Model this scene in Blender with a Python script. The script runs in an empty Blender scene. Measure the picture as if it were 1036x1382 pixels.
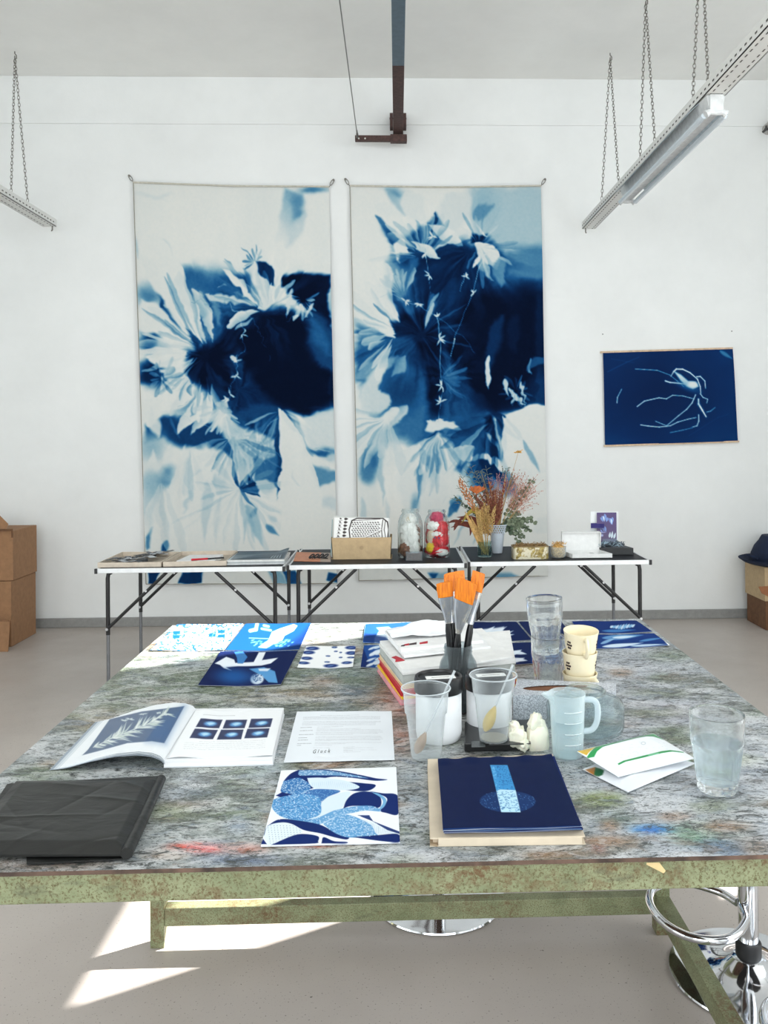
SKY=1.3; E_FRONT=170; E_LEFT=62; E_RIGHT=105; E_SUN=30; EXPO=0.10
import bpy, math, random
import numpy as np
from mathutils import Vector, Matrix
random.seed(7); rng=np.random.RandomState(11)
SC=bpy.context.scene; COL=SC.collection
PI=math.pi
# ---------------------------------------------------------------- camera
EYE=1.5; FPX=1120.0; YAW=math.radians(1.76); ROLL=math.radians(-.41)
_f=np.array([math.sin(YAW),math.cos(YAW),0.]); _r=np.array([math.cos(YAW),-math.sin(YAW),0.]); _u=np.array([0,0,1.])
CR=math.cos(ROLL)*_r+math.sin(ROLL)*_u; CU=-math.sin(ROLL)*_r+math.cos(ROLL)*_u; CF=_f
_d=np.array([0,1.,0]); CX=535-FPX*(_d@CR)/(_d@CF); CY=583+FPX*(_d@CU)/(_d@CF)
CAM=np.array([0,0,EYE])
def proj(p):
    d=np.asarray(p,float)-CAM; z=d@CF
    return CX+FPX*(d@CR)/z, CY-FPX*(d@CU)/z
def ray(px,py): return CF+(px-CX)/FPX*CR-(py-CY)/FPX*CU
def P(px,py,h):                      # point of the horizontal plane z=h
    d=ray(px,py); return Vector(CAM+(h-EYE)/d[2]*d)
def PY(px,py,Y):                     # point of the vertical plane y=Y
    d=ray(px,py); return Vector(CAM+Y/d[1]*d)
TT=.9                                # work table top
FT=.74                               # folding table top
WALL=6.54; CEIL=4.285
cam=bpy.data.cameras.new('camera'); co=bpy.data.objects.new('camera',cam); COL.objects.link(co)
cam.lens=FPX*36/1382; cam.sensor_width=36; cam.sensor_fit='AUTO'
cam.shift_x=(518-CX)/1382; cam.shift_y=(CY-691)/1382; cam.clip_start=.01; cam.clip_end=100
m=Matrix.Identity(4)
for i in range(3): m[i][0]=CR[i]; m[i][1]=CU[i]; m[i][2]=-CF[i]
m[2][3]=EYE
co.matrix_world=m; SC.camera=co
vs=SC.view_settings; vs.view_transform='Standard'; vs.look='None'; vs.gamma=1; vs.use_curve_mapping=False
# ---------------------------------------------------------------- colour
def lin(c):
    c=np.asarray(c,float)/255.; return np.where(c<=.04045,c/12.92,((c+.055)/1.055)**2.4)
def L4(c): return tuple(lin(c))+(1.,)
def sst(x): x=np.clip(x,0,1); return x*x*(3-2*x)
MATS={}
class NT:
    def __init__(s,name):
        s.m=bpy.data.materials.new(name); s.m.use_nodes=True; s.t=s.m.node_tree; s.b=s.t.nodes['Principled BSDF']; s.tc=None
    def n(s,typ,**kw):
        o=s.t.nodes.new(typ)
        for k,v in kw.items():
            if k.startswith('i_'): o.inputs[k[2:].replace('_',' ')].default_value=v
            else: setattr(o,k,v)
        return o
    def l(s,a,b): s.t.links.new(a,b)
    def coords(s,scale=(1,1,1),kind='Object'):
        if s.tc is None: s.tc=s.n('ShaderNodeTexCoord')
        mp=s.n('ShaderNodeMapping'); mp.inputs['Scale'].default_value=scale; s.l(s.tc.outputs[kind],mp.inputs[0]); return mp.outputs[0]
    def noise(s,scale,detail=4,rough=.6,vec=None,dist=0.):
        o=s.n('ShaderNodeTexNoise'); o.inputs['Scale'].default_value=scale; o.inputs['Detail'].default_value=detail; o.inputs['Roughness'].default_value=rough; o.inputs['Distortion'].default_value=dist
        if vec is not None: s.l(vec,o.inputs['Vector'])
        return o.outputs['Fac']
    def ramp(s,fac,stops,mode='LINEAR'):
        o=s.n('ShaderNodeValToRGB'); o.color_ramp.interpolation=mode; e=o.color_ramp.elements
        while len(e)<len(stops): e.new(.5)
        for el,(p,c) in zip(e,stops):
            el.position=p; el.color=c if len(c)==4 else L4(c)
        s.l(fac,o.inputs[0]); return o.outputs[0]
    def mix(s,fac,a,b,mode='MIX'):
        o=s.n('ShaderNodeMix',data_type='RGBA',blend_type=mode)
        for k,v in ((0,fac),(6,a),(7,b)):
            if isinstance(v,(int,float)): o.inputs[k].default_value=v
            elif isinstance(v,tuple): o.inputs[k].default_value=v if len(v)==4 else L4(v)
            else: s.l(v,o.inputs[k])
        return o.outputs[2]
    def bump(s,h,dist=.001,strength=.5):
        o=s.n('ShaderNodeBump'); o.inputs['Strength'].default_value=strength; o.inputs['Distance'].default_value=dist; s.l(h,o.inputs['Height']); s.l(o.outputs[0],s.b.inputs['Normal'])
    def vc(s):
        o=s.n('ShaderNodeVertexColor'); o.layer_name='Col'; return o.outputs[0]
    def set(s,**kw):
        for k,v in kw.items():
            i=s.b.inputs[k.replace('_',' ')]
            if hasattr(v,'is_output'): s.l(v,i)
            else: i.default_value=v
        return s
def mat(name,rgb=(200,200,200),rough=.6,metal=0.,var=.06,vs_=30,bump=0.,bs=200,**kw):
    if name in MATS: return MATS[name]
    t=NT(name); n=t.noise(vs_,3,.6,t.coords())
    c=np.asarray(rgb,float)
    col=t.ramp(n,[(.3,tuple(np.clip(c*(1-var),0,255))),(.7,tuple(np.clip(c*(1+var),0,255)))])
    t.set(Base_Color=col,Roughness=rough,Metallic=metal)
    if bump: t.bump(t.noise(bs,3,.6,t.coords()),bump,.6)
    for k,v in kw.items(): t.b.inputs[k.replace('_',' ')].default_value=v
    MATS[name]=t.m; return t.m
def mat_vc(name,rough=.6,bump=0.,bs=300,**kw):
    if name in MATS: return MATS[name]
    t=NT(name); t.set(Base_Color=t.vc(),Roughness=rough,Specular_IOR_Level=.45 if rough<.5 else .08)
    if bump: t.bump(t.noise(bs,3,.6,t.coords()),bump,.6)
    for k,v in kw.items(): t.b.inputs[k.replace('_',' ')].default_value=v
    MATS[name]=t.m; return t.m
def glassmat(name,rgb=(250,252,252),rough=0.,ior=1.47):
    if name in MATS: return MATS[name]
    t=NT(name); t.set(Base_Color=L4(rgb),Roughness=rough,IOR=ior,Transmission_Weight=1.)
    tr=t.n('ShaderNodeBsdfTransparent'); tr.inputs[0].default_value=L4(rgb); mx=t.n('ShaderNodeMixShader'); mx.inputs[0].default_value=.8
    t.l(tr.outputs[0],mx.inputs[1]); t.l(t.b.outputs[0],mx.inputs[2]); t.l(mx.outputs[0],t.t.nodes['Material Output'].inputs[0]); MATS[name]=t.m; return t.m
def thinmat(name,rgb=(240,245,248),opac=.08,rough=.1,body=(235,240,242)):
    """thin clear plastic: see-through with a fresnel sheen and a trace of body colour"""
    if name in MATS: return MATS[name]
    t=NT(name); t.set(Base_Color=L4(body),Roughness=rough)
    tr=t.n('ShaderNodeBsdfTransparent'); tr.inputs[0].default_value=L4(rgb)
    lw=t.n('ShaderNodeLayerWeight'); lw.inputs['Blend'].default_value=.22
    ma=t.n('ShaderNodeMath',operation='MULTIPLY_ADD'); t.l(lw.outputs['Facing'],ma.inputs[0]); ma.inputs[1].default_value=.55; ma.inputs[2].default_value=opac
    mx=t.n('ShaderNodeMixShader'); t.l(ma.outputs[0],mx.inputs[0]); t.l(tr.outputs[0],mx.inputs[1]); t.l(t.b.outputs[0],mx.inputs[2])
    t.l(mx.outputs[0],t.t.nodes['Material Output'].inputs[0]); MATS[name]=t.m; return t.m
# ---------------------------------------------------------------- object helpers
def tag(o,label=None,cat=None,group=None,kind=None):
    if label: o['label']=label
    if cat: o['category']=cat
    if group: o['group']=group
    if kind: o['kind']=kind
    return o
def empty(name,loc,rz=0.,label=None,cat=None,group=None):
    o=bpy.data.objects.new(name,None); o.empty_display_size=.05; COL.objects.link(o); o.location=loc; o.rotation_euler=(0,0,rz); return tag(o,label,cat,group)
def copy_tree(o,parent=None):
    c=o.copy(); COL.objects.link(c)
    if parent: c.parent=parent
    for ch in [x for x in bpy.data.objects if x.parent==o]: copy_tree(ch,c)
    return c
class MB:
    def __init__(s): s.v=[]; s.f=[]; s.mi=[]; s.col=None
    def add(s,v,f,mi=0):
        k=len(s.v); s.v+= [tuple(q) for q in v]; s.f+=[tuple(i+k for i in q) for q in f]; s.mi+=[mi]*len(f); return s
    def hexa(s,b,t,mi=0):                       # 4 bottom + 4 top points, counter-clockwise seen from above
        return s.add(list(b)+list(t),[(3,2,1,0),(4,5,6,7),(0,1,5,4),(1,2,6,5),(2,3,7,6),(3,0,4,7)],mi)
    def box(s,x0,y0,z0,x1,y1,z1,mi=0):
        return s.hexa([(x0,y0,z0),(x1,y0,z0),(x1,y1,z0),(x0,y1,z0)],[(x0,y0,z1),(x1,y0,z1),(x1,y1,z1),(x0,y1,z1)],mi)
    def obox(s,c,ax,size,mi=0):                 # oriented box; ax = 3 axes
        c=Vector(c); a=[Vector(q)*(d/2) for q,d in zip(ax,size)]
        pts=[c+a[0]*i+a[1]*j+a[2]*k for k in(-1,1) for i,j in((-1,-1),(1,-1),(1,1),(-1,1))]
        return s.hexa(pts[:4],pts[4:],mi)
    def tube(s,path,r,n=8,mi=0,cap=True,flat=1.):
        path=[Vector(p) for p in path]; N=len(path); rr=r if hasattr(r,'__len__') else [r]*N
        rings=[]; prev=None
        for i,p in enumerate(path):
            d=(path[min(i+1,N-1)]-path[max(i-1,0)])
            if d.length<1e-9: d=Vector((0,0,1))
            d.normalize()
            if prev is None:
                a=Vector((0,0,1)) if abs(d.z)<.9 else Vector((1,0,0)); x=a.cross(d).normalized()
            else:
                x=prev-d*prev.dot(d)
                x=x.normalized() if x.length>1e-6 else Vector((1,0,0))
            prev=x; y=d.cross(x)
            rings.append([p+x*(math.cos(2*PI*k/n)*rr[i])+y*(math.sin(2*PI*k/n)*rr[i]*flat) for k in range(n)])
        v=[q for R in rings for q in R]; f=[]
        for i in range(N-1):
            for k in range(n): f.append((i*n+k,i*n+(k+1)%n,(i+1)*n+(k+1)%n,(i+1)*n+k))
        if cap: f+=[tuple(range(n))[::-1],tuple((N-1)*n+k for k in range(n))]
        return s.add(v,f,mi)
    def lathe(s,prof,n=32,mi=0,c=(0,0,0),mod=None,closed=False,capb=True,capt=True):
        v=[];f=[];N=len(prof)
        for i,(r,z) in enumerate(prof):
            for k in range(n):
                a=2*PI*k/n; q=r*(mod(a,z,i) if mod else 1.); v.append((c[0]+q*math.cos(a),c[1]+q*math.sin(a),c[2]+z))
        for i in range(N if closed else N-1):
            j=(i+1)%N
            for k in range(n): f.append((i*n+k,i*n+(k+1)%n,j*n+(k+1)%n,j*n+k))
        if not closed:
            if capb: f.append(tuple(range(n))[::-1])
            if capt: f.append(tuple((N-1)*n+k for k in range(n)))
        return s.add(v,f,mi)
    def prism(s,pts,z0,z1,mi=0):
        n=len(pts); v=[(x,y,z0) for x,y in pts]+[(x,y,z1) for x,y in pts]
        return s.add(v,[tuple(range(n))[::-1],tuple(range(n,2*n))]+[(i,(i+1)%n,n+(i+1)%n,n+i) for i in range(n)],mi)
    def build(s,name,mats,parent=None,smooth=True,ang=40,bevel=0.,loc=None,rz=0.,sub=0):
        me=bpy.data.meshes.new(name); me.from_pydata(s.v,[],s.f); 
        for mm in (mats if isinstance(mats,(list,tuple)) else [mats]): me.materials.append(mm)
        me.polygons.foreach_set('material_index',s.mi)
        me.update()
        if s.col is not None:
            ca=me.color_attributes.new('Col','FLOAT_COLOR','POINT'); c=np.ones((len(s.v),4),np.float32); c[:,:3]=s.col; ca.data.foreach_set('color',c.ravel())
        o=bpy.data.objects.new(name,me); COL.objects.link(o)
        if parent: o.parent=parent
        if loc is not None: o.location=loc
        if rz: o.rotation_euler=(0,0,rz)
        if smooth:
            me.polygons.foreach_set('use_smooth',[True]*len(me.polygons)); me.set_sharp_from_angle(angle=math.radians(ang))
        if bevel:
            b=o.modifiers.new('bevel','BEVEL'); b.width=bevel; b.segments=2; b.limit_method='ANGLE'; b.angle_limit=math.radians(40)
        if sub:
            b=o.modifiers.new('sub','SUBSURF'); b.levels=sub; b.render_levels=sub
        return o
def struct(o): o['kind']='structure'; return o
def bez(p,n=24):                                # Catmull-Rom through points
    p=[Vector(q) for q in p]; out=[]; q=[p[0]*2-p[1]]+p+[p[-1]*2-p[-2]]
    for i in range(1,len(q)-2):
        for k in range(n):
            t=k/n; a,b,c,d=q[i-1],q[i],q[i+1],q[i+2]
            out.append(.5*((2*b)+(c-a)*t+(2*a-5*b+4*c-d)*t*t+(3*b-a-3*c+d)*t**3))
    out.append(p[-1]); return out
# ---------------------------------------------------------------- painter for printed designs
def vnoise(X,Y,sx,sy,seed=0,oct=3):
    r=np.random.RandomState(seed); out=np.zeros(X.shape); amp=1.; tot=0
    for o in range(oct):
        g=r.rand(64,64); x=X/sx*2**o; y=Y/sy*2**o
        xi=np.floor(x).astype(int); yi=np.floor(y).astype(int); fx=sst(x-xi); fy=sst(y-yi)
        a=g[yi%64,xi%64]; b=g[yi%64,(xi+1)%64]; c=g[(yi+1)%64,xi%64]; d=g[(yi+1)%64,(xi+1)%64]
        out+=amp*((a*(1-fx)+b*fx)*(1-fy)+(c*(1-fx)+d*fx)*fy); tot+=amp; amp*=.5
    return out/tot
class Cv:
    def __init__(s,x0,y0,x1,y1,step,bg):
        s.x0,s.y0,s.st=x0,y0,step; nx=int((x1-x0)/step)+1; ny=int((y1-y0)/step)+1
        s.X,s.Y=np.meshgrid(x0+step*np.arange(nx,dtype=float),y0+step*np.arange(ny,dtype=float)); bg=np.atleast_1d(np.asarray(bg,float)); s.a=np.ones((ny,nx,len(bg)))*bg
    def win(s,p,pad):
        p=np.asarray(p); lo=p.min(0)-pad; hi=p.max(0)+pad
        i0=max(0,int((lo[0]-s.x0)/s.st)); i1=min(s.a.shape[1],int((hi[0]-s.x0)/s.st)+2); j0=max(0,int((lo[1]-s.y0)/s.st)); j1=min(s.a.shape[0],int((hi[1]-s.y0)/s.st)+2)
        if i1<=i0 or j1<=j0: return None
        return (slice(j0,j1),slice(i0,i1))
    def _ap(s,w,cov,val,op,g):
        if g is not None:
            (ax,ay),(bx,by)=g; dx,dy=bx-ax,by-ay; t=((s.X[w]-ax)*dx+(s.Y[w]-ay)*dy)/(dx*dx+dy*dy); cov=cov*(1-sst(t))
        c=(cov*op)[...,None]; v=np.atleast_1d(np.asarray(val,float)); s.a[w]=s.a[w]*(1-c)+v*c
    def poly(s,pts,val,soft=3.,op=1.,g=None,sm=False):
        if sm: pts=[(q.x,q.y) for q in bez([(x,y,0) for x,y in list(pts)+[pts[0]]],6)[:-1]]
        pts=np.asarray(pts,float); w=s.win(pts,soft*1.2)
        if w is None: return s
        X,Y=s.X[w],s.Y[w]; d=np.full(X.shape,1e9); ins=np.zeros(X.shape,bool); n=len(pts)
        for i in range(n):
            ax,ay=pts[i]; bx,by=pts[(i+1)%n]; ex,ey=bx-ax,by-ay; wx,wy=X-ax,Y-ay; L=ex*ex+ey*ey+1e-9
            t=np.clip((wx*ex+wy*ey)/L,0,1); d=np.minimum(d,(wx-ex*t)**2+(wy-ey*t)**2)
            if abs(ey)>1e-9:
                c=((ay<=Y)&(by>Y))|((by<=Y)&(ay>Y)); ins^=c&(X<ax+(Y-ay)*ex/ey)
        sd=np.sqrt(d)*np.where(ins,1,-1); s._ap(w,sst(sd/(2*soft)+.5),val,op,g); return s
    def line(s,pts,w0,val,w1=None,soft=1.5,op=1.,g=None):
        w1=w0 if w1 is None else w1
        for i in range(len(pts)-1):
            (ax,ay),(bx,by)=pts[i],pts[i+1]; n=len(pts)-1; wa=w0+(w1-w0)*i/n; wb=w0+(w1-w0)*(i+1)/n
            w=s.win([(ax,ay),(bx,by)],max(wa,wb)+soft*1.5)
            if w is None: continue
            X,Y=s.X[w]-ax,s.Y[w]-ay; ex,ey=bx-ax,by-ay; t=np.clip((X*ex+Y*ey)/(ex*ex+ey*ey+1e-9),0,1)
            d=np.hypot(X-ex*t,Y-ey*t)-(wa+(wb-wa)*t)/2; s._ap(w,sst(.5-d/(2*soft)),val,op,g)
        return s
    def ell(s,cx,cy,rx,ry,val,rot=0.,soft=.3,op=1.,g=None):
        R=max(rx,ry)*(1+soft); w=s.win([(cx,cy)],R)
        if w is None: return s
        c,k=math.cos(rot),math.sin(rot); X,Y=s.X[w]-cx,s.Y[w]-cy; q=np.hypot((X*c+Y*k)/rx,(-X*k+Y*c)/ry); s._ap(w,sst((1+soft-q)/(2*soft)),val,op,g); return s
    def petal(s,a,b,wd,val,soft=2.,op=1.,fade=0.,bend=0.,pw=.7):
        ax,ay=a; bx,by=b; ex,ey=bx-ax,by-ay; L=math.hypot(ex,ey); w=s.win([a,b],wd+abs(bend)+soft*2)
        if w is None: return s
        X,Y=s.X[w]-ax,s.Y[w]-ay; t=(X*ex+Y*ey)/L/L; q=(-X*ey+Y*ex)/L-bend*np.sin(PI*np.clip(t,0,1)); tt=np.clip(t,1e-3,.999)
        hw=wd/2*np.sin(PI*tt**pw); d=hw-np.abs(q); cov=sst(d/(2*soft)+.5)*(t>0)*(t<1)
        if fade: cov=cov*(1-fade*sst((q/(wd/2)+1)/2))
        s._ap(w,cov,val,op,None); return s
    def fan(s,cx,cy,r0,r1,amp,seed,freq=14,a0=-PI,a1=PI,pw=1.):
        w=s.win([(cx-r1,cy-r1),(cx+r1,cy+r1)],0)
        X,Y=s.X[w]-cx,s.Y[w]-cy; r=np.hypot(X,Y); a=np.arctan2(Y,X)
        n=vnoise(a*freq/PI+60,r/180.+a*.3,1,1,seed,3)-.5; m=sst((r-r0*.5)/(r0+1))*sst((r1-r)/(r1*.6))*((a>=a0)&(a<=a1))
        s.a[w]=s.a[w]+(amp*2*n*m)[...,None]; return s
    def spikes(s,cx,cy,a0,a1,n,r0,r1,w,val,seed,op=.9,fade=.5,jit=.25,soft=3.,inward=True):
        R=random.Random(seed)
        for k in range(n):
            a=math.radians(a0+(a1-a0)*(k+.5+R.uniform(-jit,jit))/n); b=r0*R.uniform(.7,1.3); e=r1*R.uniform(.65,1.15); da=R.uniform(-.06,.06)
            v=val if not callable(val) else val(R); p=(cx+b*math.cos(a),cy+b*math.sin(a)); q=(cx+e*math.cos(a+da),cy+e*math.sin(a+da))
            if inward: s.petal(q,p,w*R.uniform(.5,1.3),v,soft,op*R.uniform(.6,1),fade*R.choice((0,1)),R.uniform(-w*.3,w*.3),.6)
            else: s.petal(p,q,w*R.uniform(.5,1.3),v,soft,op*R.uniform(.6,1),fade,R.uniform(-w*.3,w*.3),.6)
        return s
    def radialwarp(s,cents,seed=0):
        X,Y=s.X.copy(),s.Y.copy()
        for i,(cx,cy,R,amp,fr) in enumerate(cents):
            dx,dy=s.X-cx,s.Y-cy; r=np.hypot(dx,dy)+1e-6; a=np.arctan2(dy,dx); n=vnoise(a*fr/PI+40,r/260.,1,1,seed+i,3); n=1-np.abs(n*2-1)*2.2; m=np.exp(-(r/R)**2)*sst(r/60)
            X+=dx*amp*n*m; Y+=dy*amp*n*m
        s.a=s.sample(X,Y); return s
    def sample(s,x,y):
        gx=np.clip((np.asarray(x)-s.x0)/s.st,0,s.a.shape[1]-1.001); gy=np.clip((np.asarray(y)-s.y0)/s.st,0,s.a.shape[0]-1.001)
        i=gx.astype(int); j=gy.astype(int); fx=(gx-i)[...,None]; fy=(gy-j)[...,None]; a=s.a
        return (a[j,i]*(1-fx)+a[j,i+1]*fx)*(1-fy)+(a[j+1,i]*(1-fx)+a[j+1,i+1]*fx)*fy
BLUE=[(0,(228,230,226)),(.12,(205,218,222)),(.3,(150,190,208)),(.48,(60,130,172)),(.65,(16,80,136)),(.82,(5,42,92)),(1.,(2,20,56))]
def bluemap(e,stops=BLUE):
    e=np.clip(e,0,1); return np.stack([np.interp(e,[p for p,_ in stops],[c[k] for _,c in stops]) for k in range(3)],-1)
def sheet(name,c4,nx,ny,th,colfn,m,parent=None,bulge=None,label=None,cat=None,group=None,side=None,m2=None,kind=None):
    """printed sheet: corners TL,TR,BR,BL in the world, a real thickness, colour worked out per vertex"""
    TL,TR,BR,BL=[np.array(q,float) for q in c4]
    U,V=np.meshgrid(np.linspace(0,1,nx),np.linspace(0,1,ny)); u=U[...,None]; v=V[...,None]
    W=(TL*(1-u)+TR*u)*(1-v)+(BL*(1-u)+BR*u)*v
    nrm=np.cross(TR-TL,TL-BL); nrm/=np.linalg.norm(nrm)
    if nrm[2]<-.5: nrm=-nrm
    base=W.copy(); W=W.reshape(-1,3)
    if bulge is not None: W=W+np.asarray(bulge(U,V)).reshape(-1,1)*nrm
    top=W+nrm*th
    f=[(j*nx+i,(j+1)*nx+i,(j+1)*nx+i+1,j*nx+i+1) for j in range(ny-1) for i in range(nx-1)]
    border=[i for i in range(nx)]+[j*nx+nx-1 for j in range(1,ny)]+[(ny-1)*nx+i for i in range(nx-2,-1,-1)]+[j*nx for j in range(ny-2,0,-1)]
    n0=len(top); nb=len(border)
    if bulge is None:
        low=W[border]; lowrgb=border
        f2=[(border[k],border[(k+1)%nb],n0+(k+1)%nb,n0+k) for k in range(nb)]+[tuple(n0+k for k in range(nb))]
    else:
        low=W; lowrgb=list(range(n0))
        f2=[(border[k],border[(k+1)%nb],n0+border[(k+1)%nb],n0+border[k]) for k in range(nb)]+[tuple(n0+q for q in fc[::-1]) for fc in f]
    mb=MB(); mb.add(np.concatenate([top,low]).tolist(),f+f2); mb.mi=[0]*len(f)+[1 if m2 else 0]*len(f2)
    rgb=lin(np.clip(colfn(base.reshape(-1,3)),0,255))
    rgb=rgb*np.ones((n0,1)); sd=lin(side) if side is not None else None
    mb.col=np.concatenate([rgb,rgb[lowrgb] if sd is None else np.tile(sd,(len(low),1))])
    o=mb.build(name,[m,m2] if m2 else m,parent,smooth=True,ang=50)
    return tag(o,label,cat,group,kind)
def pxcol(cv,ox,oy,sc,fn=lambda e:e):
    def f(Wp):
        x,y=proj(Wp); return fn(cv.sample((x-ox)*sc,(y-oy)*sc))
    return f
# ================================================================ room shell
XL,XR,YF=-4.0,3.5,-3.4
def wallmat(name,rgb,rough=.85,spots=True):
    t=NT(name); c=np.array(rgb,float); v=t.coords()
    a=t.ramp(t.noise(1.3,5,.65,v),[(.3,tuple(c*.975)),(.7,tuple(np.minimum(c*1.015,255)))])
    s2=t.ramp(t.noise(9,6,.8,t.coords((1,1,.6))),[(.70,(0,0,0,1)),(.78,(1,1,1,1))])
    a=t.mix(s2,a,tuple(c*.95)) if spots else a
    t.set(Base_Color=a,Roughness=rough); t.bump(t.noise(40,5,.7,v),.002,.35); return t.m
M_wall=wallmat('painted_wall',(236,238,237)); M_ceil=wallmat('painted_ceiling',(240,240,237))
t=NT('sealed_floor'); v=t.coords()
c1=t.ramp(t.noise(.9,5,.6,v),[(.3,(170,161,154)),(.7,(188,180,173))])
c2=t.mix(t.ramp(t.noise(160,2,.5,v),[(.66,(0,0,0,1)),(.72,(1,1,1,1))]),c1,(112,104,98))
c3=t.mix(t.ramp(t.noise(45,3,.5,v),[(.74,(0,0,0,1)),(.76,(1,1,1,1))]),c2,(96,88,84))
t.set(Base_Color=c3,Roughness=t.ramp(t.noise(3,4,.6,v),[(.3,(150,)*3),(.7,(185,)*3)]),Specular_IOR_Level=.45); t.bump(t.noise(12,4,.6,v),.002,.25); M_floor=t.m
M_base=mat('grey_skirting_paint',(143,143,141),.55,var=.05)
def wallbox(name,a,b,m):
    mb=MB(); mb.box(*a,*b); return struct(mb.build(name,m,smooth=False))
wallbox('floor',(XL-.2,YF-.2,-.1),(XR+.2,WALL+.2,0),M_floor)
wallbox('ceiling',(XL-.2,YF-.2,CEIL),(XR+.2,WALL+.2,CEIL+.15),M_ceil)
# back wall, its upper part standing 12 mm proud above a horizontal ledge
mb=MB(); mb.box(XL-.2,WALL,0,XR+.2,WALL+.2,CEIL)
struct(mb.build('wall_back',M_wall,smooth=False))
zl=PY(535,169,WALL).z
mb=MB(); mb.box(XL,WALL-.012,zl,XR,WALL+.02,CEIL); struct(mb.build('trim_1',M_wall,smooth=False,bevel=.004))
wallbox('wall_left',(XL-.2,YF-.2,0),(XL,WALL+.2,CEIL),M_wall)
mb=MB(); mb.box(XL,WALL-.022,0,XR,WALL,.072); struct(mb.build('baseboard_back',M_base,smooth=False,bevel=.004))
# right wall with openings: list of (y0,y1,z0,z1)
def holed(name,axis,pos,th,lo,hi,holes,m):
    """wall slab in the plane x=pos or y=pos, rectangles cut out"""
    us=sorted({lo,hi,*[h[0] for h in holes],*[h[1] for h in holes]}); ws=sorted({0,CEIL,*[h[2] for h in holes],*[h[3] for h in holes]})
    mb=MB()
    for a,b in zip(us,us[1:]):
        for c,d in zip(ws,ws[1:]):
            if any(h[0]<=a and b<=h[1] and h[2]<=c and d<=h[3] for h in holes): continue
            if axis=='x': mb.box(pos,a,c,pos+th,b,d)
            else: mb.box(a,pos,c,b,pos+th,d)
    return struct(mb.build(name,m,smooth=False))
SUNW=[(4.47,5.3,1.9,2.83),(4.31,5.0,3.08,3.85),(3.9,4.5,.85,1.62)]
holed('wall_right','x',XR,.03,YF-.2,WALL+.2,SUNW,M_wall)
FW=(-3.0,2.9,.9,3.5)
holed('wall_front','y',YF-.2,.2,XL-.2,XR+.2,[FW],M_wall)
M_frame=mat('window_frame_paint',(225,226,224),.5)
def wframe_x(n,h):
    mb=MB(); y0,y1,z0,z1=h; x0,x1=XR+.03,XR+.06; w=.05
    mb.box(x0,y0-w,z0-w,x1,y1+w,z0); mb.box(x0,y0-w,z1,x1,y1+w,z1+w); mb.box(x0,y0-w,z0,x1,y0,z1); mb.box(x0,y1,z0,x1,y1+w,z1)
    struct(mb.build('window_%d'%n,M_frame,smooth=False))
for i,h in enumerate(SUNW): wframe_x(i+1,h)
mb=MB(); x0,x1,z0,z1=FW; y0,y1=YF-.16,YF-.08
for k in range(5):
    x=x0+(x1-x0)*k/4; mb.box(x-.03,y0,z0,x+.03,y1,z1)
for z in (z0,(z0+z1)/2,z1): mb.box(x0-.03,y0,z-.03,x1+.03,y1,z+.03)
struct(mb.build('window_4',M_frame,smooth=False))
# ================================================================ light
w=bpy.data.worlds.new('sky'); SC.world=w; w.use_nodes=True
w.node_tree.nodes['Background'].inputs[0].default_value=(.86,.93,1,1); w.node_tree.nodes['Background'].inputs[1].default_value=SKY
def area(name,loc,dirv,sx,sy,e,col):
    l=bpy.data.lights.new(name,'AREA'); l.shape='RECTANGLE'; l.size=sx; l.size_y=sy; l.energy=e; l.color=col
    o=bpy.data.objects.new(name,l); COL.objects.link(o); o.location=loc; o.rotation_euler=Vector(dirv).to_track_quat('-Z','Z').to_euler(); return o
area('daylight_front',((FW[0]+FW[1])/2,YF-.05,(FW[2]+FW[3])/2),(0,1,0),5.7,2.5,E_FRONT,(.93,.975,1))
area('fill_right',(XR-.03,1.2,2.3),(-1,0,0),4.8,2.5,E_RIGHT,(.93,.975,1))  # soft fill panel added against the solid right wall, no window behind it
area('fill_left',(XL+.03,.4,2.2),(1,0,0),4.0,2.6,E_LEFT,(.93,.975,1))  # fill panel added on the windowless left wall to balance the brightness
s=bpy.data.lights.new('sun','SUN'); s.energy=E_SUN; s.angle=math.radians(.4); s.color=(1,.97,.93)
so=bpy.data.objects.new('sun',s); COL.objects.link(so); so.location=(8,8,6)
so.rotation_euler=Vector((-1.56,-.81,-1)).to_track_quat('-Z','Y').to_euler()
# ================================================================ ceiling beam, arm, wire
M_rust=mat('rusty_brown_steel',(74,52,48),.7,var=.2,vs_=40,bump=.001)
M_bluegrey=mat('blue_grey_beam_paint',(84,100,112),.5,var=.05)
hb=EYE+(583-183)/FPX*6.42
b=empty('ceiling_beam',(0.02,5.0,hb),0,'dark square steel beam running under the ceiling, rusty at the wall end','beam'); b['kind']='thing'
xb=PY(537,170,6.42).x; xb2=PY(537.5,0,4.4).x
def beamseg(y0,y1,m,nm):
    mb=MB(); w=.038
    f=lambda y:xb+(xb2-xb)*(6.42-y)/2.02
    mb.hexa([(f(y0)-w,y0,hb),(f(y0)+w,y0,hb),(f(y1)+w,y1,hb),(f(y1)-w,y1,hb)],[(f(y0)-w,y0,hb+.09),(f(y0)+w,y0,hb+.09),(f(y1)+w,y1,hb+.09),(f(y1)-w,y1,hb+.09)])
    o=mb.build(nm,m,b,smooth=False,bevel=.003); o.location=-Vector(b.location); return o
beamseg(5.2,WALL-.001,M_rust,'rusty_beam_end'); beamseg(2.6,5.2,M_bluegrey,'painted_beam_length')
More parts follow.
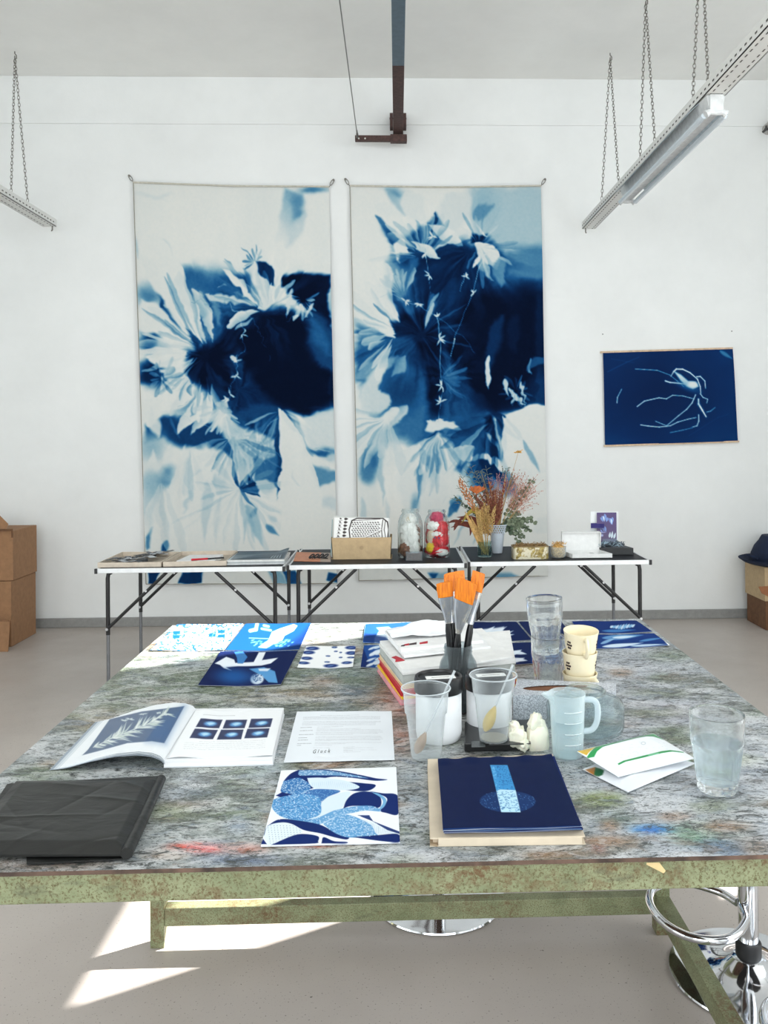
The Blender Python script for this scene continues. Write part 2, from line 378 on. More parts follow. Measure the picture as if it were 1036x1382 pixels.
for sx in (-1,1):
    mb=MB(); mb.box(xb+sx*.052-.012,6.46,PY(537,174,6.5).z,xb+sx*.052+.012,WALL,PY(537,155,6.5).z)
    mb.tube([(xb+sx*.066,6.5,PY(537,160,6.5).z),(xb+sx*.038,6.5,PY(537,160,6.5).z)],.008)
    o=mb.build('wall_bracket',M_rust,b,smooth=False); o.location=-Vector(b.location)
a0=PY(479,187,6.38); a1=PY(549,187,6.38)
arm=empty('steel_arm',((a0.x+a1.x)/2,6.38,a0.z),0,'short flat rusty steel arm fixed across the wall end of the ceiling beam','bracket')
mb=MB(); mb.box(a0.x-arm.location.x,-.02,-.022,a1.x-arm.location.x,.02,.02); mb.box(xb-.06-arm.location.x,-.028,-.03,xb+.066-arm.location.x,.028,.026)
o=mb.build('flat_bar',M_rust,arm,smooth=False,bevel=.003)
for px in (484,492.5):
    mb=MB(); q=PY(px,187,6.36)-arm.location; mb.tube([(q.x,-.026,q.z),(q.x,-.02,q.z)],.006); mb.build('bolt_hole',mat('pale_bolt',(215,215,210),.5),arm)
q0=PY(482,184,6.36); q1=P(458,0,q0.z+0.0) if False else None
d=Vector(ray(458,0)); tt=(q0.z-EYE)/d.z; wend=Vector(CAM)+d*tt
mb=MB(); mb.tube([q0+(wend-q0)*-.0,wend+(wend-q0)*.3],.0035,6); M_wire=mat('steel_wire',(120,118,114),.4,.7)
ws=empty('tension_wire',q0,0,'thin steel wire running from the rusty arm along the ceiling','wire')
o=mb.build('wire',M_wire,ws); o.location=-q0
mb=MB(); mb.tube([q0+Vector((0,.0,-.012)),q0+Vector((0,-.03,.012))],.009,8); mb.tube([q0+Vector((0,-.03,.012)),q0+Vector((0,-.09,.012))],.006,8); o=mb.build('turnbuckle',M_wire,ws); o.location=-q0
# ================================================================ hanging rails and chains
t=NT('perforated_rail_white'); t.set(Base_Color=L4((222,222,218)),Roughness=.45); M_rail=t.m
M_slot=mat('slot_shade',(90,88,84),.8)
M_chain=mat('chain_steel',(128,124,118),.4,.5)
def rail(x,y0,y1,z,label,flip):
    """perforated channel, thin dark strips on sides and underside painting the shade of its slots"""
    r=empty('cable_rail',(x,(y0+y1)/2,z),0,label,'ceiling rail','suspended perforated white rails')
    w,h,t_=.05,.055,.004; L=(y1-y0)/2
    mb=MB(); mb.box(-w,-L,-h,w,L,-h+t_); mb.box(-w,-L,-h,-w+t_,L,0); mb.box(w-t_,-L,-h,w,L,0)
    mb.build('channel',M_rail,r,smooth=False)
    mb=MB(); n=int(2*L/.05)
    for k in range(n):
        y=-L+.02+k*.05
        for sx in (-1,1): mb.box(sx*(w+.0006)-.0006,y,-h*.55-.004,sx*(w+.0006)+.0006,y+.02,-h*.55+.004)
        for xo in (-.026,.026): mb.box(xo-.003,y,-h-.0008,xo+.003,y+.024,-h+.0004)
    o=mb.build('slots',M_slot,r,smooth=False); o['kind']='stuff'
    mb=MB(); mb.tube([(flip*.03,L-.03,-h+.002),(flip*.03,L-.03,-h-.03),(flip*.03,L-.045,-h-.04)],.005,6); mb.build('end_hook',M_chain,r)
    return r
RZ=EYE+1.62
rr=rail(1.50,1.2,6.40,RZ,'long white perforated rail on chains at upper right carrying the tube lamp',-1)
rl=rail(-2.60,1.2,6.34,RZ,'short visible white perforated rail on one pair of chains at upper left',1)
def chain_pair(hook,ends,label,group='pairs of suspension chains'):
    e=empty('suspension_chain',hook,0,label,'chain',group)
    hk=MB(); hk.tube([(0,0,CEIL-hook.z),(0,0,.02),(.012,0,.005),(.012,0,-.015),(0,0,-.02)],.004,6); hk.build('ceiling_hook',M_chain,e)
    for p in ends:
        v=p-hook; n=max(4,int(v.length/.028)); d=v.normalized(); x=d.cross(Vector((0,1,0))).normalized(); y=d.cross(x); mb=MB()
        for k in range(n):
            c=v*((k+.5)/n); a=x if k%2 else y; hl,hw=.019,.008
            pts=[c+d*(hl*math.cos(q))+a*(hw*math.sin(q)) for q in [2*PI*j/8 for j in range(9)]]
            mb.tube(pts,.002,4,cap=False)
        mb.build('chain_strand',M_chain,e)
def rp(px,py,x): # point on a vertical plane x=const
    d=ray(px,py); t=x/d[0]; return Vector(CAM+t*d)
def railhook(px_h,py_h,x,pa,pb,label):
    A=rp(pa[0],pa[1],x); B=rp(pb[0],pb[1],x); A.z=B.z=RZ; A.x=B.x=x; h=P(px_h,py_h,CEIL-.035)
    chain_pair(h,[A,B],label)
railhook(823,78,1.50,(811,278),(835,252),'pair of thin chains holding the right rail nearest the back wall')
railhook(871,2,1.50,(863,222),(884,200),'pair of thin chains holding the right rail at its middle, knotted near the ceiling')
def pt_rail(px,x):                      # y where the rail at x shows at column px
    return rp(px,300,x).y
A=Vector((1.50,pt_rail(935,1.5),RZ)); B=Vector((1.50,pt_rail(957,1.5),RZ)); chain_pair(P(946,-95,CEIL-.035),[A,B],'pair of thin chains holding the right rail nearest the viewer')
A=Vector((-2.60,pt_rail(15,-2.6),RZ)); B=Vector((-2.60,pt_rail(38,-2.6),RZ)); chain_pair(P(20,76,CEIL-.035),[A,B],'pair of thin chains holding the left rail')
# tube lamp under the right rail
y0=rp(966,160,1.5).y; y1=rp(846,275,1.5).y
lp=empty('tube_lamp',(1.50,(y0+y1)/2,RZ-.0575),0,'white batten lamp with two unlit fluorescent tubes under the right rail','lamp'); L=(y1-y0)/2
M_lw=mat('lamp_white',(208,210,210),.45); M_tube=mat('unlit_tube_glass',(214,224,230),.15,var=.01)
mb=MB(); mb.hexa([(-.03,-L,-.075),(.03,-L,-.075),(.03,L,-.075),(-.03,L,-.075)],[(-.045,-L,0),(.045,-L,0),(.045,L,0),(-.045,L,0)]); mb.build('batten',M_lw,lp,smooth=False,bevel=.004)
for sx in (-1,1):
    mb=MB(); mb.tube([(sx*.048,-L+.02,-.09),(sx*.048,L-.02,-.09)],.014,14); mb.build('fluorescent_tube',M_tube,lp)
for sy in (-1,1):
    mb=MB(); pts=[]
    mb.tube([(-.05,sy*L,-.092),(-.03,sy*L,-.08),(0,sy*L,-.083),(.03,sy*L,-.08),(.05,sy*L,-.092)],[.019,.014,.014,.014,.019],10); mb.box(-.032,sy*L-.012,-.08,.032,sy*L+.012,-.0005); mb.build('end_cap',M_lw,lp,smooth=False,bevel=.003)
for sx in (-1,1):
    mb=MB(); mb.hexa([(sx*.1,-L+.1,-.05),(sx*.098,-L+.1,-.052),(sx*.098,L-.1,-.052),(sx*.1,L-.1,-.05)][::sx],[(sx*.046,-L+.1,0),(sx*.044,-L+.1,-.001),(sx*.044,L-.1,-.001),(sx*.046,L-.1,0)][::sx])
    mb.build('reflector',mat('lamp_reflector',(200,212,218),.25),lp,smooth=False)
# conduit clamp at the right edge
q=PY(1035,171,WALL-.06); e=empty('wall_clamp',(q.x+.03,WALL,q.z),0,'small grey pipe end in a dark wall clamp at the upper right edge','clamp')
mb=MB(); mb.tube([(0,-.15,0),(0,-.0005,0)],.045,16); mb.build('pipe_stub',mat('pipe_grey',(176,174,170),.5),e)
mb=MB(); mb.box(-.06,-.09,-.035,.06,-.07,-.02); mb.tube([(-.045,-.08,0),(-.05,-.08,-.03),(-.075,-.08,-.05)],.01,6); mb.build('clamp_band',mat('clamp_dark',(70,70,70),.6),e)
# ================================================================ work table
TX0,TX1,TY0,TY1=-.705,.769,1.155,2.62
tbl=empty('work_table',((TX0+TX1)/2,(TY0+TY1)/2,0),0,'large paint-crusted studio work table on a rusty pale green steel frame','table')
def off(o,p): o.location=-Vector(p.location); return o
cv=Cv(-100,820,1140,1200,4,(146,150,150))
cv.poly([(150,870),(480,845),(600,900),(520,960),(380,960),(120,990),(60,960)],(104,112,96),40)
cv.poly([(180,830),(860,830),(900,870),(150,900)],(150,156,150),15,.6)
cv.ell(330,920,110,22,(88,98,78),soft=.8).ell(420,945,90,12,(120,104,78),soft=.8).ell(480,905,50,18,(120,132,124),soft=.8)
cv.ell(560,950,50,22,(140,96,74),soft=.9).ell(540,985,22,30,(150,112,96),soft=.9).ell(130,975,40,14,(120,110,92),soft=.8)
cv.ell(240,960,60,10,(84,92,70),soft=.8).ell(200,1010,30,40,(132,142,140),soft=.8)
cv.poly([(790,860),(900,860),(1140,1060),(1140,1200),(820,1200),(760,1050)],(176,180,186),50,.85)  # whitish right side: grazing reflection of the wall painted into the tint
cv.ell(300,1080,90,50,(140,146,140),soft=.9).ell(270,1060,40,14,(176,182,186),soft=.9).ell(230,1100,25,10,(132,142,100),soft=.7)
cv.ell(268,1150,40,7,(186,56,36),soft=.5).ell(330,1152,30,8,(150,84,60),soft=.5).ell(220,1158,30,7,(120,92,66),soft=.6).ell(440,1146,60,4,(168,84,64),soft=.5,op=.8)
cv.ell(60,1172,90,10,(120,112,106),soft=.6).ell(330,1165,60,8,(108,116,130),soft=.6).ell(560,1160,70,8,(112,120,132),soft=.6)
cv.ell(880,1125,26,6,(40,110,165),soft=.6).ell(950,1130,40,14,(112,138,118),soft=.8).ell(810,1085,30,10,(120,130,84),soft=.8).ell(830,1110,22,10,(120,140,140),soft=.8)
cv.ell(960,1030,50,8,(150,160,130),soft=.8).ell(985,1120,30,20,(140,142,140),soft=.8).ell(806,1152,10,5,(150,84,84),soft=.6).ell(760,1158,60,8,(120,110,100),soft=.7)
cv.ell(560,1090,22,40,(150,158,164),soft=.8).ell(350,1030,26,30,(150,160,164),soft=.8).ell(890,965,50,12,(150,150,158),soft=.7).ell(1010,1150,30,12,(130,120,112),soft=.7)
for k in range(170):
    x=rng.uniform(0,1036); y=rng.uniform(860,1170); c=[(84,96,74),(176,180,182),(134,104,80),(88,106,126),(196,197,198),(112,118,96),(70,74,72)][rng.randint(7)]
    cv.ell(x,y,rng.uniform(12,40),rng.uniform(3,9),c,soft=.9,op=.75)
cv.a=np.clip(cv.a.mean(-1,keepdims=True)+(cv.a-cv.a.mean(-1,keepdims=True))*1.5,20,235)
t=NT('paint_crusted_board'); vc=t.vc()
v1=t.coords((1,2.2,1)); v2=t.coords((1,1.5,1))
nA=t.noise(24,9,.8,v1,.8); nB=t.noise(95,6,.75,v1,1.2); nC=t.noise(5,5,.65,v2,.8)
vo=t.n('ShaderNodeTexVoronoi',feature='DISTANCE_TO_EDGE'); vo.inputs['Scale'].default_value=26
ad=t.n('ShaderNodeVectorMath',operation='MULTIPLY_ADD'); nz=t.n('ShaderNodeTexNoise'); nz.inputs['Scale'].default_value=11; nz.inputs['Detail'].default_value=6; t.l(v1,nz.inputs['Vector'])
t.l(nz.outputs['Color'],ad.inputs[0]); ad.inputs[1].default_value=(.35,.35,.35); t.l(v1,ad.inputs[2]); t.l(ad.outputs[0],vo.inputs['Vector'])
crack=t.ramp(vo.outputs['Distance'],[(.0,(1,1,1,1)),(.045,(0,0,0,1))])
gate=t.ramp(t.noise(7,4,.7,v2),[(.45,(0,0,0,1)),(.6,(1,1,1,1))])
ck=t.mix(1.,crack,gate,'MULTIPLY')
nD=t.noise(5.5,10,.72,v1,1.2); nE=t.noise(3.2,6,.6,v2,.6); nF=t.noise(8,7,.7,t.coords((1.3,2.6,1)),1.5)
wash=t.mix(t.ramp(nE,[(.40,(.75,.75,.75,1)),(.50,(0,0,0,1))]),vc,(92,98,82))
wash=t.mix(t.ramp(nF,[(.54,(0,0,0,1)),(.62,(.7,.7,.7,1))]),wash,(122,134,148))
wash=t.mix(t.ramp(nF,[(.36,(.6,.6,.6,1)),(.43,(0,0,0,1))]),wash,(118,100,82))
col=t.mix(t.ramp(nD,[(.49,(0,0,0,1)),(.56,(.85,.85,.85,1))]),wash,t.mix(.5,vc,(230,231,232)))
col=t.mix(t.ramp(nA,[(.52,(0,0,0,1)),(.60,(.8,.8,.8,1))]),col,t.mix(.38,vc,(222,224,226)))
col=t.mix(t.ramp(nA,[(.41,(.95,.95,.95,1)),(.475,(0,0,0,1))]),col,(54,58,56))
col=t.mix(t.ramp(nB,[(.40,(.8,.8,.8,1)),(.46,(0,0,0,1))]),col,(62,66,62))
col=t.mix(t.ramp(nB,[(.58,(0,0,0,1)),(.66,(.7,.7,.7,1))]),col,(214,216,216))
# a few bold colour smears keep their own hue on top
col=t.mix(ck,col,(44,48,48))
t.set(Base_Color=col,Roughness=t.ramp(nB,[(.3,(132,)*3),(.7,(160,)*3)]),Specular_IOR_Level=.5)
bp=t.n('ShaderNodeMath',operation='SUBTRACT'); t.l(nA,bp.inputs[0]); m2=t.n('ShaderNodeMath',operation='MULTIPLY'); t.l(ck,m2.inputs[0]); m2.inputs[1].default_value=.3; t.l(m2.outputs[0],bp.inputs[1]); t.bump(bp.outputs[0],.003,.5)
M_board=t.m
def tcol(W):
    x,y=proj(W); return cv.sample(x,y)
o=sheet('tabletop',[(TX0,TY1,TT-.006),(TX1,TY1,TT-.006),(TX1,TY0,TT-.006),(TX0,TY0,TT-.006)],200,200,.006,tcol,M_board,tbl,side=(72,58,50),m2=mat('board_edge',(84,66,56),.8,var=.35,vs_=25)); off(o,tbl)
# green frame
t=NT('rusty_green_paint'); v=t.coords()
g=t.ramp(t.noise(9,5,.7,v),[(.35,(112,120,88)),(.6,(140,146,112))])
g=t.mix(t.ramp(t.noise(260,4,.75,v),[(.50,(0,0,0,1)),(.62,(1,1,1,1))]),g,(92,84,52))
g=t.mix(t.mix(1.,t.ramp(t.noise(6,6,.75,t.coords((1,1,2))),[(.49,(0,0,0,1)),(.64,(.9,.9,.9,1))]),t.ramp(t.noise(90,5,.8,v),[(.42,(0,0,0,1)),(.56,(1,1,1,1))]),'MULTIPLY'),g,(100,70,42))
g=t.mix(t.ramp(t.noise(5,6,.7,t.coords((1,1,3))),[(.58,(0,0,0,1)),(.66,(.7,.7,.7,1))]),g,(86,86,66))
g=t.mix(t.ramp(t.noise(8,4,.7,t.coords((1.3,1,1))),[(.74,(0,0,0,1)),(.75,(1,1,1,1))]),g,(222,224,220))
t.set(Base_Color=g,Roughness=.55); t.bump(t.noise(150,4,.7,v),.0006,.5); M_green=t.m
zt=TT-.0065
def fbox(name,a,b,m=M_green,par=tbl,bev=.002):
    mb=MB(); mb.box(*a,*b); o=mb.build(name,m,par,smooth=False,bevel=bev); off(o,par); return o
AZ=.041; i=.004
fbox('apron_rail',(TX0+i,TY0+i,zt-AZ),(TX1-i,TY0+i+.04,zt)); fbox('apron_rail',(TX0+i,TY1-i-.04,zt-AZ),(TX1-i,TY1-i,zt))
fbox('apron_rail',(TX0+i,TY0+i+.041,zt-AZ),(TX0+i+.04,TY1-i-.041,zt)); fbox('apron_rail',(TX1-i-.04,TY0+i+.041,zt-AZ),(TX1-i,TY1-i-.041,zt))
lw=.041; xl=P(208.5,1268,0).x; xr=P(881,1254,0).x; yb=2.44
for x,y in ((xl,yb),(xr,yb),(xl,TY0+.03),(xr,TY0+.03)): fbox('leg',(x,y,0),(x+lw,y+lw+.004,zt-AZ-.0005) if y>2 else (x+lw,y+lw,zt-AZ-.0005))
fbox('stretcher',(xl+lw+.0005,yb+.002,.062),(xr-.0005,yb+.04,.115))
fbox('stretcher',(xr+.001,TY0+.03+lw+.0005,.062),(xr+lw,yb-.0005,.115))
# splinter of bare wood and white drips on the front rail
mb=MB(); p=PY(872,1164,TY0+i-.0008); q=PY(897,1177,TY0+i-.0008)
mb.hexa([(p.x,p.y,p.z-.003),(p.x+.012,p.y,p.z-.003),(q.x,p.y+.0007,q.z),(q.x-.002,p.y+.0007,q.z-.002)],[(p.x,p.y-.0006,p.z),(p.x+.018,p.y-.0006,p.z),(q.x+.001,p.y,q.z+.002),(q.x,p.y,q.z)])
off(mb.build('bare_wood_chip',mat('bare_wood',(214,190,140),.7),tbl),tbl)
# ================================================================ bar stools
M_chrome=mat('chrome',(222,224,228),.07,1.,var=.02,vs_=8); M_rub=mat('black_rubber',(22,22,24),.5); M_seat=mat('black_seat_vinyl',(30,30,32),.45)
def stool(loc,rz,seat_h,label,ringz):
    s=empty('bar_stool',loc,rz,label,'stool','chrome bar stools')
    mb=MB(); mb.lathe([(0.0,0),(.208,0),(.212,.003),(.210,.007),(.19,.010),(.15,.014),(.11,.021),(.08,.031),(.058,.043),(.045,.052),(.038,.057),(.0,.057)],64,capb=False,capt=False); mb.build('base',M_chrome,s)
    mb=MB(); mb.lathe([(.033,.057),(.034,.059),(.034,.093),(.031,.098),(0,.098)],32,capt=False); mb.build('collar',M_rub,s)
    mb=MB(); mb.lathe([(.027,.098),(.027,seat_h-.12),(.021,seat_h-.118),(.021,seat_h-.03)],32); mb.build('column',M_chrome,s)
    # footrest: an open chrome loop out to one side, both ends welded to the column
    z=ringz; pts=[(-.026,.012,z+.002),(-.05,.075,z),(-.13,.135,z),(-.215,.12,z),(-.262,.05,z),(-.262,-.05,z),(-.215,-.12,z),(-.13,-.135,z),(-.05,-.075,z),(-.026,-.012,z+.002)]
    mb=MB(); mb.tube(bez(pts,8),.011,12); mb.build('footrest',M_chrome,s)
    mb=MB(); mb.lathe([(.0,seat_h-.05),(.12,seat_h-.05),(.18,seat_h-.035),(.19,seat_h-.015),(.185,seat_h-.004),(.15,seat_h),(0,seat_h-.004)],40,capb=False,capt=False); mb.build('seat',M_seat,s)
    mb=MB(); mb.lathe([(.022,seat_h-.08),(.06,seat_h-.052),(.0,seat_h-.051)],24,capt=False); mb.build('seat_plate',M_chrome,s)
    mb=MB(); mb.tube([(.02,0,seat_h-.07),(.12,.0,seat_h-.075),(.2,.0,seat_h-.085)],.006,8); mb.build('lever',M_chrome,s)
    return s
stool((.125,2.675,0),math.radians(90),.78,'chrome bar stool beyond the table, only its round foot seen under the green stretcher',.32)
stool((.955,2.25,0),math.radians(6),.6,'chrome bar stool right of the table with its trumpet foot and column in view',.195)
stool((1.10,1.84,0),math.radians(0),.6,'chrome bar stool nearest the viewer, only its foot loop entering at the bottom right corner',.13)
# ================================================================ large cyanotype banners
def E_paint1():
    c=Cv(40,70,1040,1990,3,.03); p=c.poly; G=c.petal
    c.a[...,0]+= .05*(vnoise(c.X,c.Y,160,400,3)-.4)
    # pale washes
    p([(768,120),(860,150),(820,300),(745,470),(695,450),(740,300)],.42,14,.9,((840,120),(660,330)) ); c.ell(835,175,30,32,.45,soft=.8); c.ell(838,232,26,30,.45,soft=.9); c.ell(910,128,60,16,.5,soft=.9)
    G((870,230),(790,390),60,.18,14,.8); G((190,350),(250,440),40,.2,12,.8); G((80,340),(90,440),14,.35,8,.6)
    c.ell(370,560,150,72,.55,soft=.9); c.ell(330,520,80,40,.6,soft=.9); c.ell(470,560,90,50,.62,soft=.8); c.ell(560,560,80,40,.7,soft=.8,rot=.3)
    c.ell(130,610,50,50,.5,soft=.9); c.ell(140,830,48,52,.8,soft=.7); c.ell(150,980,70,70,.88,soft=.5); c.ell(210,880,30,40,.3,soft=.9)
    p([(170,560),(260,690),(380,830),(360,870),(250,790),(180,680)],.72,14)
    p([(320,640),(420,600),(560,570),(680,650),(700,760),(560,900),(400,880),(360,800)],.66,26)
    # main dark body
    p([(380,860),(440,830),(500,720),(590,680),(670,670),(770,660),(870,690),(960,740),(1005,800),(1012,1150),(900,1180),(790,1150),(765,1280),(660,1260),(560,1240),(520,1180),(450,1110),(390,1070),(330,1040),(300,960),(330,900)],.84,24)
    p([(300,880),(400,850),(470,830),(540,980),(520,1090),(400,1060),(320,1000)],.98,34); p([(560,800),(680,690),(820,680),(880,760),(910,900),(1010,980),(1010,1120),(870,1180),(770,1130),(700,1100),(620,1020)],1.,26)
    p([(760,520),(860,505),(990,520),(1000,790),(900,690),(840,640),(775,570)],.97,14)
    p([(640,455),(690,450),(740,500),(735,560),(700,560),(650,500)],.8,6)
    p([(870,690),(950,700),(1000,790),(1008,960),(930,900),(890,790)],.72,16,1,None,True); G((900,720),(1000,900),60,.55,20,.7)
    # folds in the dark
    c.fan(400,900,30,330,.20,5,16); c.fan(690,690,30,330,.22,9,18); c.fan(760,1140,20,260,.18,12,14,0,PI*.6); c.fan(560,1060,10,200,.14,14,16)
    p([(520,1190),(620,1130),(755,1135),(765,1290),(690,1295),(600,1250)],.72,16)
    # band left below
    p([(118,1230),(200,1190),(300,1180),(430,1200),(500,1290),(540,1400),(470,1350),(400,1310),(310,1340),(200,1290),(118,1310)],.74,18); c.ell(150,1330,60,60,.3,soft=.9)
    c.ell(330,1130,90,60,.4,soft=.9); c.ell(450,1100,40,60,.8,soft=.7)
    # pale petals
    G((150,330),(380,845),120,.04,3,1,0,-10,.62); G((100,420),(330,840),80,.05,9,1,0,-18); p([(105,640),(160,650),(230,720),(320,810),(300,835),(220,835),(180,790),(105,790)],.05,10,1,None,True)
    G((275,495),(345,680),54,.12,4,.9,.4,18); G((300,560),(400,850),56,.07,3,1,.5,6); G((345,575),(430,840),56,.08,3,1,.4,-14)
    G((380,590),(420,700),30,.3,6,.7); G((440,640),(460,760),40,.35,14,.7)
    p([(480,490),(515,495),(590,560),(665,655),(610,625),(545,570)],.03,3); p([(410,600),(500,618),(640,636),(655,660),(560,655),(470,650),(430,640)],.16,7)
    G((500,770),(675,678),46,.05,2.5,1,.3,-14); G((540,780),(640,720),20,.2,3,.8); G((520,900),(575,925),24,.05,2,.9)
    p([(655,500),(690,520),(735,650),(700,672),(665,668),(662,580)],.1,4,1,((690,640),(720,740)) ); G((768,350),(748,590),60,.04,3,1,0,4,.9); G((760,560),(740,640),24,.2,4,.9)
    for a,b,w in (((575,380),(630,455),7),((640,370),(648,430),6),((490,430),(530,475),5),((700,460),(735,470),12)): G(a,b,w,.55 if b[0]!=735 else .05,2,.8)
    for a,b in (((820,575),(800,720)),((845,640),(810,650)),((860,650),(880,690)),((935,645),(870,720)),((850,700),(830,730))): G(a,b,18,.1,2,.9)
    # left cut shards
    p([(108,905),(180,885),(300,880),(302,905),(270,940),(280,960),(250,950),(190,955),(140,930)],.05,5); p([(190,965),(280,960),(315,1010),(345,1050),(250,1080),(220,1040),(190,1010)],.14,5)
    p([(120,1110),(200,1090),(345,1064),(300,1130),(230,1168),(190,1160),(150,1230),(120,1220)],.05,6,1,None,True); G((200,1010),(260,1040),26,.7,4,.8); G((160,960),(210,1010),26,.75,6,.9)
    G((385,1080),(262,1275),66,.05,3,1,.2,-8,.8); G((430,1095),(330,1280),56,.06,3,1,.5,-6,.75); G((500,1100),(415,1255),50,.1,3,.9,.3,-8,.75); G((520,1180),(470,1280),40,.15,4,.9,.2)
    G((350,1120),(330,1190),30,.45,4,.8); G((440,1140),(540,1190),40,.3,4,.8,.4); G((140,1150),(180,1290),50,.08,10,.9,0,0,1.1); G((230,1200),(275,1290),16,.5,6,.6)
    # region below the body
    p([(500,1210),(560,1240),(660,1290),(760,1290),(750,1500),(700,1560),(560,1530),(520,1400),(490,1290)],.20,18); c.fan(640,1330,10,170,.30,21,12)
    for k in range(9): x=560+k*22; G((x,1300+rng.randint(30)),(x-10+rng.randint(20),1400+rng.randint(60)),16,.42,5,.6)
    p([(735,1290),(760,1260),(765,1500),(745,1580),(735,1500)],.75,5); p([(640,1380),(740,1370),(745,1500),(690,1480),(640,1490),(620,1400)],.62,8,.9)
    p([(752,1138),(775,1150),(840,1250),(880,1320),(920,1450),(950,1560),(985,1961),(735,1961),(742,1600),(762,1400)],.035,3.5)
    G((770,1140),(865,1285),44,.72,5,1,.3,14); G((800,1160),(880,1290),26,.4,6,.8); p([(870,1190),(1012,1150),(1012,1330),(900,1330)],.13,12,.9); c.ell(950,1350,66,20,.62,soft=.8)
    p([(895,1410),(1012,1440),(1012,1480),(935,1525),(915,1480)],.45,12); p([(815,1430),(855,1515),(845,1520),(825,1480)],.75,3); c.ell(990,1380,30,14,.2,soft=.9); p([(940,1570),(1012,1560),(1012,1620),(960,1600)],.15,12)
    # left lower part: blunt folds
    for k,(x,y,l,w) in enumerate(((160,1340,170,50),(230,1310,190,50),(300,1330,170,46),(370,1345,170,40),(430,1330,150,50),(480,1370,150,40))): G((x,y),(x-8,y+l),w,.06,9,.9,0,0,1.2)
    for x,y,rx,ry,e in ((200,1490,60,40,.42),(150,1520,40,70,.3),(400,1480,50,40,.45),(330,1520,40,60,.35),(470,1500,40,70,.16),(230,1440,30,30,.4)): c.ell(x,y,rx,ry,e,soft=.9)
    p([(270,1460),(200,1560),(130,1760),(110,1961),(560,1961),(560,1530),(470,1560),(420,1540),(330,1560),(350,1440),(300,1330)],.05,16)
    G((330,1450),(160,1700),80,.05,8,1); G((440,1410),(290,1700),90,.05,8,1,0,20)
    # star of folds at the lower centre
    for (x,y,w,e) in ((600,1460,26,.05),(650,1420,30,.7),(470,1500,26,.1),(630,1620,30,.12),(500,1640,18,.15),(590,1720,16,.2),(700,1560,40,.06),(530,1380,30,.1)): G((557,1522),(x,y),w,e,2.5,.9)
    G((525,1380),(560,1525),24,.78,3,1,0,6,1.2); G((557,1522),(665,1565),42,.78,3,1,0,-16); G((600,1462),(665,1568),34,.82,3,1); G((557,1522),(632,1620),20,.66,3,.9); G((480,1300),(530,1400),50,.72,8,.9)
    for a,b,w,e in (((590,1600),(680,1790),50,.35),((410,1480),(400,1780),50,.2),((470,1560),(450,1780),30,.16),((590,1640),(585,1780),12,.3),((690,1690),(760,1740),30,.6),((640,1620),(600,1660),30,.5),((350,1500),(300,1640),24,.22),((740,1680),(700,1640),20,.3)): G(a,b,w,e,8,.8)
    p([(132,1740),(160,1700),(150,1790),(132,1800)],.5,8); G((232,1760),(195,1840),34,.7,6,1); c.ell(140,1620,20,60,.2,soft=.9)
    # strip below the table
    p([(132,1905),(195,1900),(165,1961),(132,1961)],.78,3); p([(300,1905),(398,1900),(385,1961),(280,1961)],.78,4); p([(690,1900),(720,1961),(790,1961),(760,1905)],.35,8); p([(765,1900),(790,1960),(850,1961),(830,1905)],.7,6); p([(975,1905),(1020,1910),(1020,1961),(970,1950)],.7,5)
    # fine bright crease lines
    cr=lambda pts,w=2.5,e=.2,op=.8:c.line(pts,w,e,1.2,1.3,op)
    cr([(520,660),(555,700),(578,760),(582,870),(566,920),(545,985),(520,1050),(495,1120),(480,1180)],3,.12); cr([(600,680),(640,740),(670,830),(682,860)],2,.3); cr([(700,900),(712,930)],2,.35)
    for x,y in ((566,915),(580,805),(545,990),(508,1072),(495,1112)):
        for a in rng.uniform(0,2*PI,4): G((x,y),(x+30*math.cos(a),y+26*math.sin(a)),7,.08,1.5,.95)
    cr([(330,640),(400,640),(480,660),(560,600)],2,.35); cr([(200,700),(240,740),(270,760)],2,.1); cr([(260,1160),(340,1210),(440,1230),(500,1250)],2.5,.2); cr([(500,1250),(560,1290),(640,1300),(700,1330),(760,1380)],2.5,.1); cr([(640,1330),(700,1240),(750,1190)],3,.1); cr([(270,1140),(310,1110)],2,.6)
    cr([(430,600),(440,640)],3,.1); cr([(470,575),(510,570)],4,.1); cr([(800,730),(860,690),(900,660)],2,.3); cr([(880,1330),(940,1330),(1000,1350)],3,.1)
    c.fan(560,1520,8,240,.05,31,20); c.fan(380,860,30,260,.06,33,22,PI*.6,PI); c.fan(380,860,30,300,.07,34,22,-PI,-PI*.3)
    i=int((1000-c.x0)/c.st); c.a[:,i:]=c.a[:,i:i+1]; c.radialwarp([(400,870,420,.09,15),(700,680,380,.06,17),(760,1140,360,.08,15),(560,1522,300,.07,14)],70)
    lt=lambda R:R.choice((.03,.06,.12)); dk=lambda R:R.choice((.5,.62,.75))
    c.spikes(400,870,125,245,13,70,300,30,lt,1,.85,.6); c.spikes(400,880,200,260,7,60,360,22,dk,2,.55,.5); c.spikes(400,900,70,140,8,130,300,34,lt,3,.9,.6); c.spikes(400,900,80,150,6,120,260,20,dk,4,.6,.5)
    c.spikes(700,680,195,330,11,20,170,22,lambda R:R.choice((.08,.2,.35)),5,.7,.6); c.spikes(690,690,180,250,7,30,330,18,dk,6,.5,.5); c.spikes(860,640,-30,200,12,16,90,13,lambda R:R.choice((.1,.25)),7,.8,.4)
    c.spikes(480,1150,20,190,14,30,130,18,lambda R:R.choice((.08,.2)),8,.8,.5); c.spikes(760,1150,20,160,9,30,240,24,lambda R:R.choice((.05,.15,.4)),9,.6,.6)
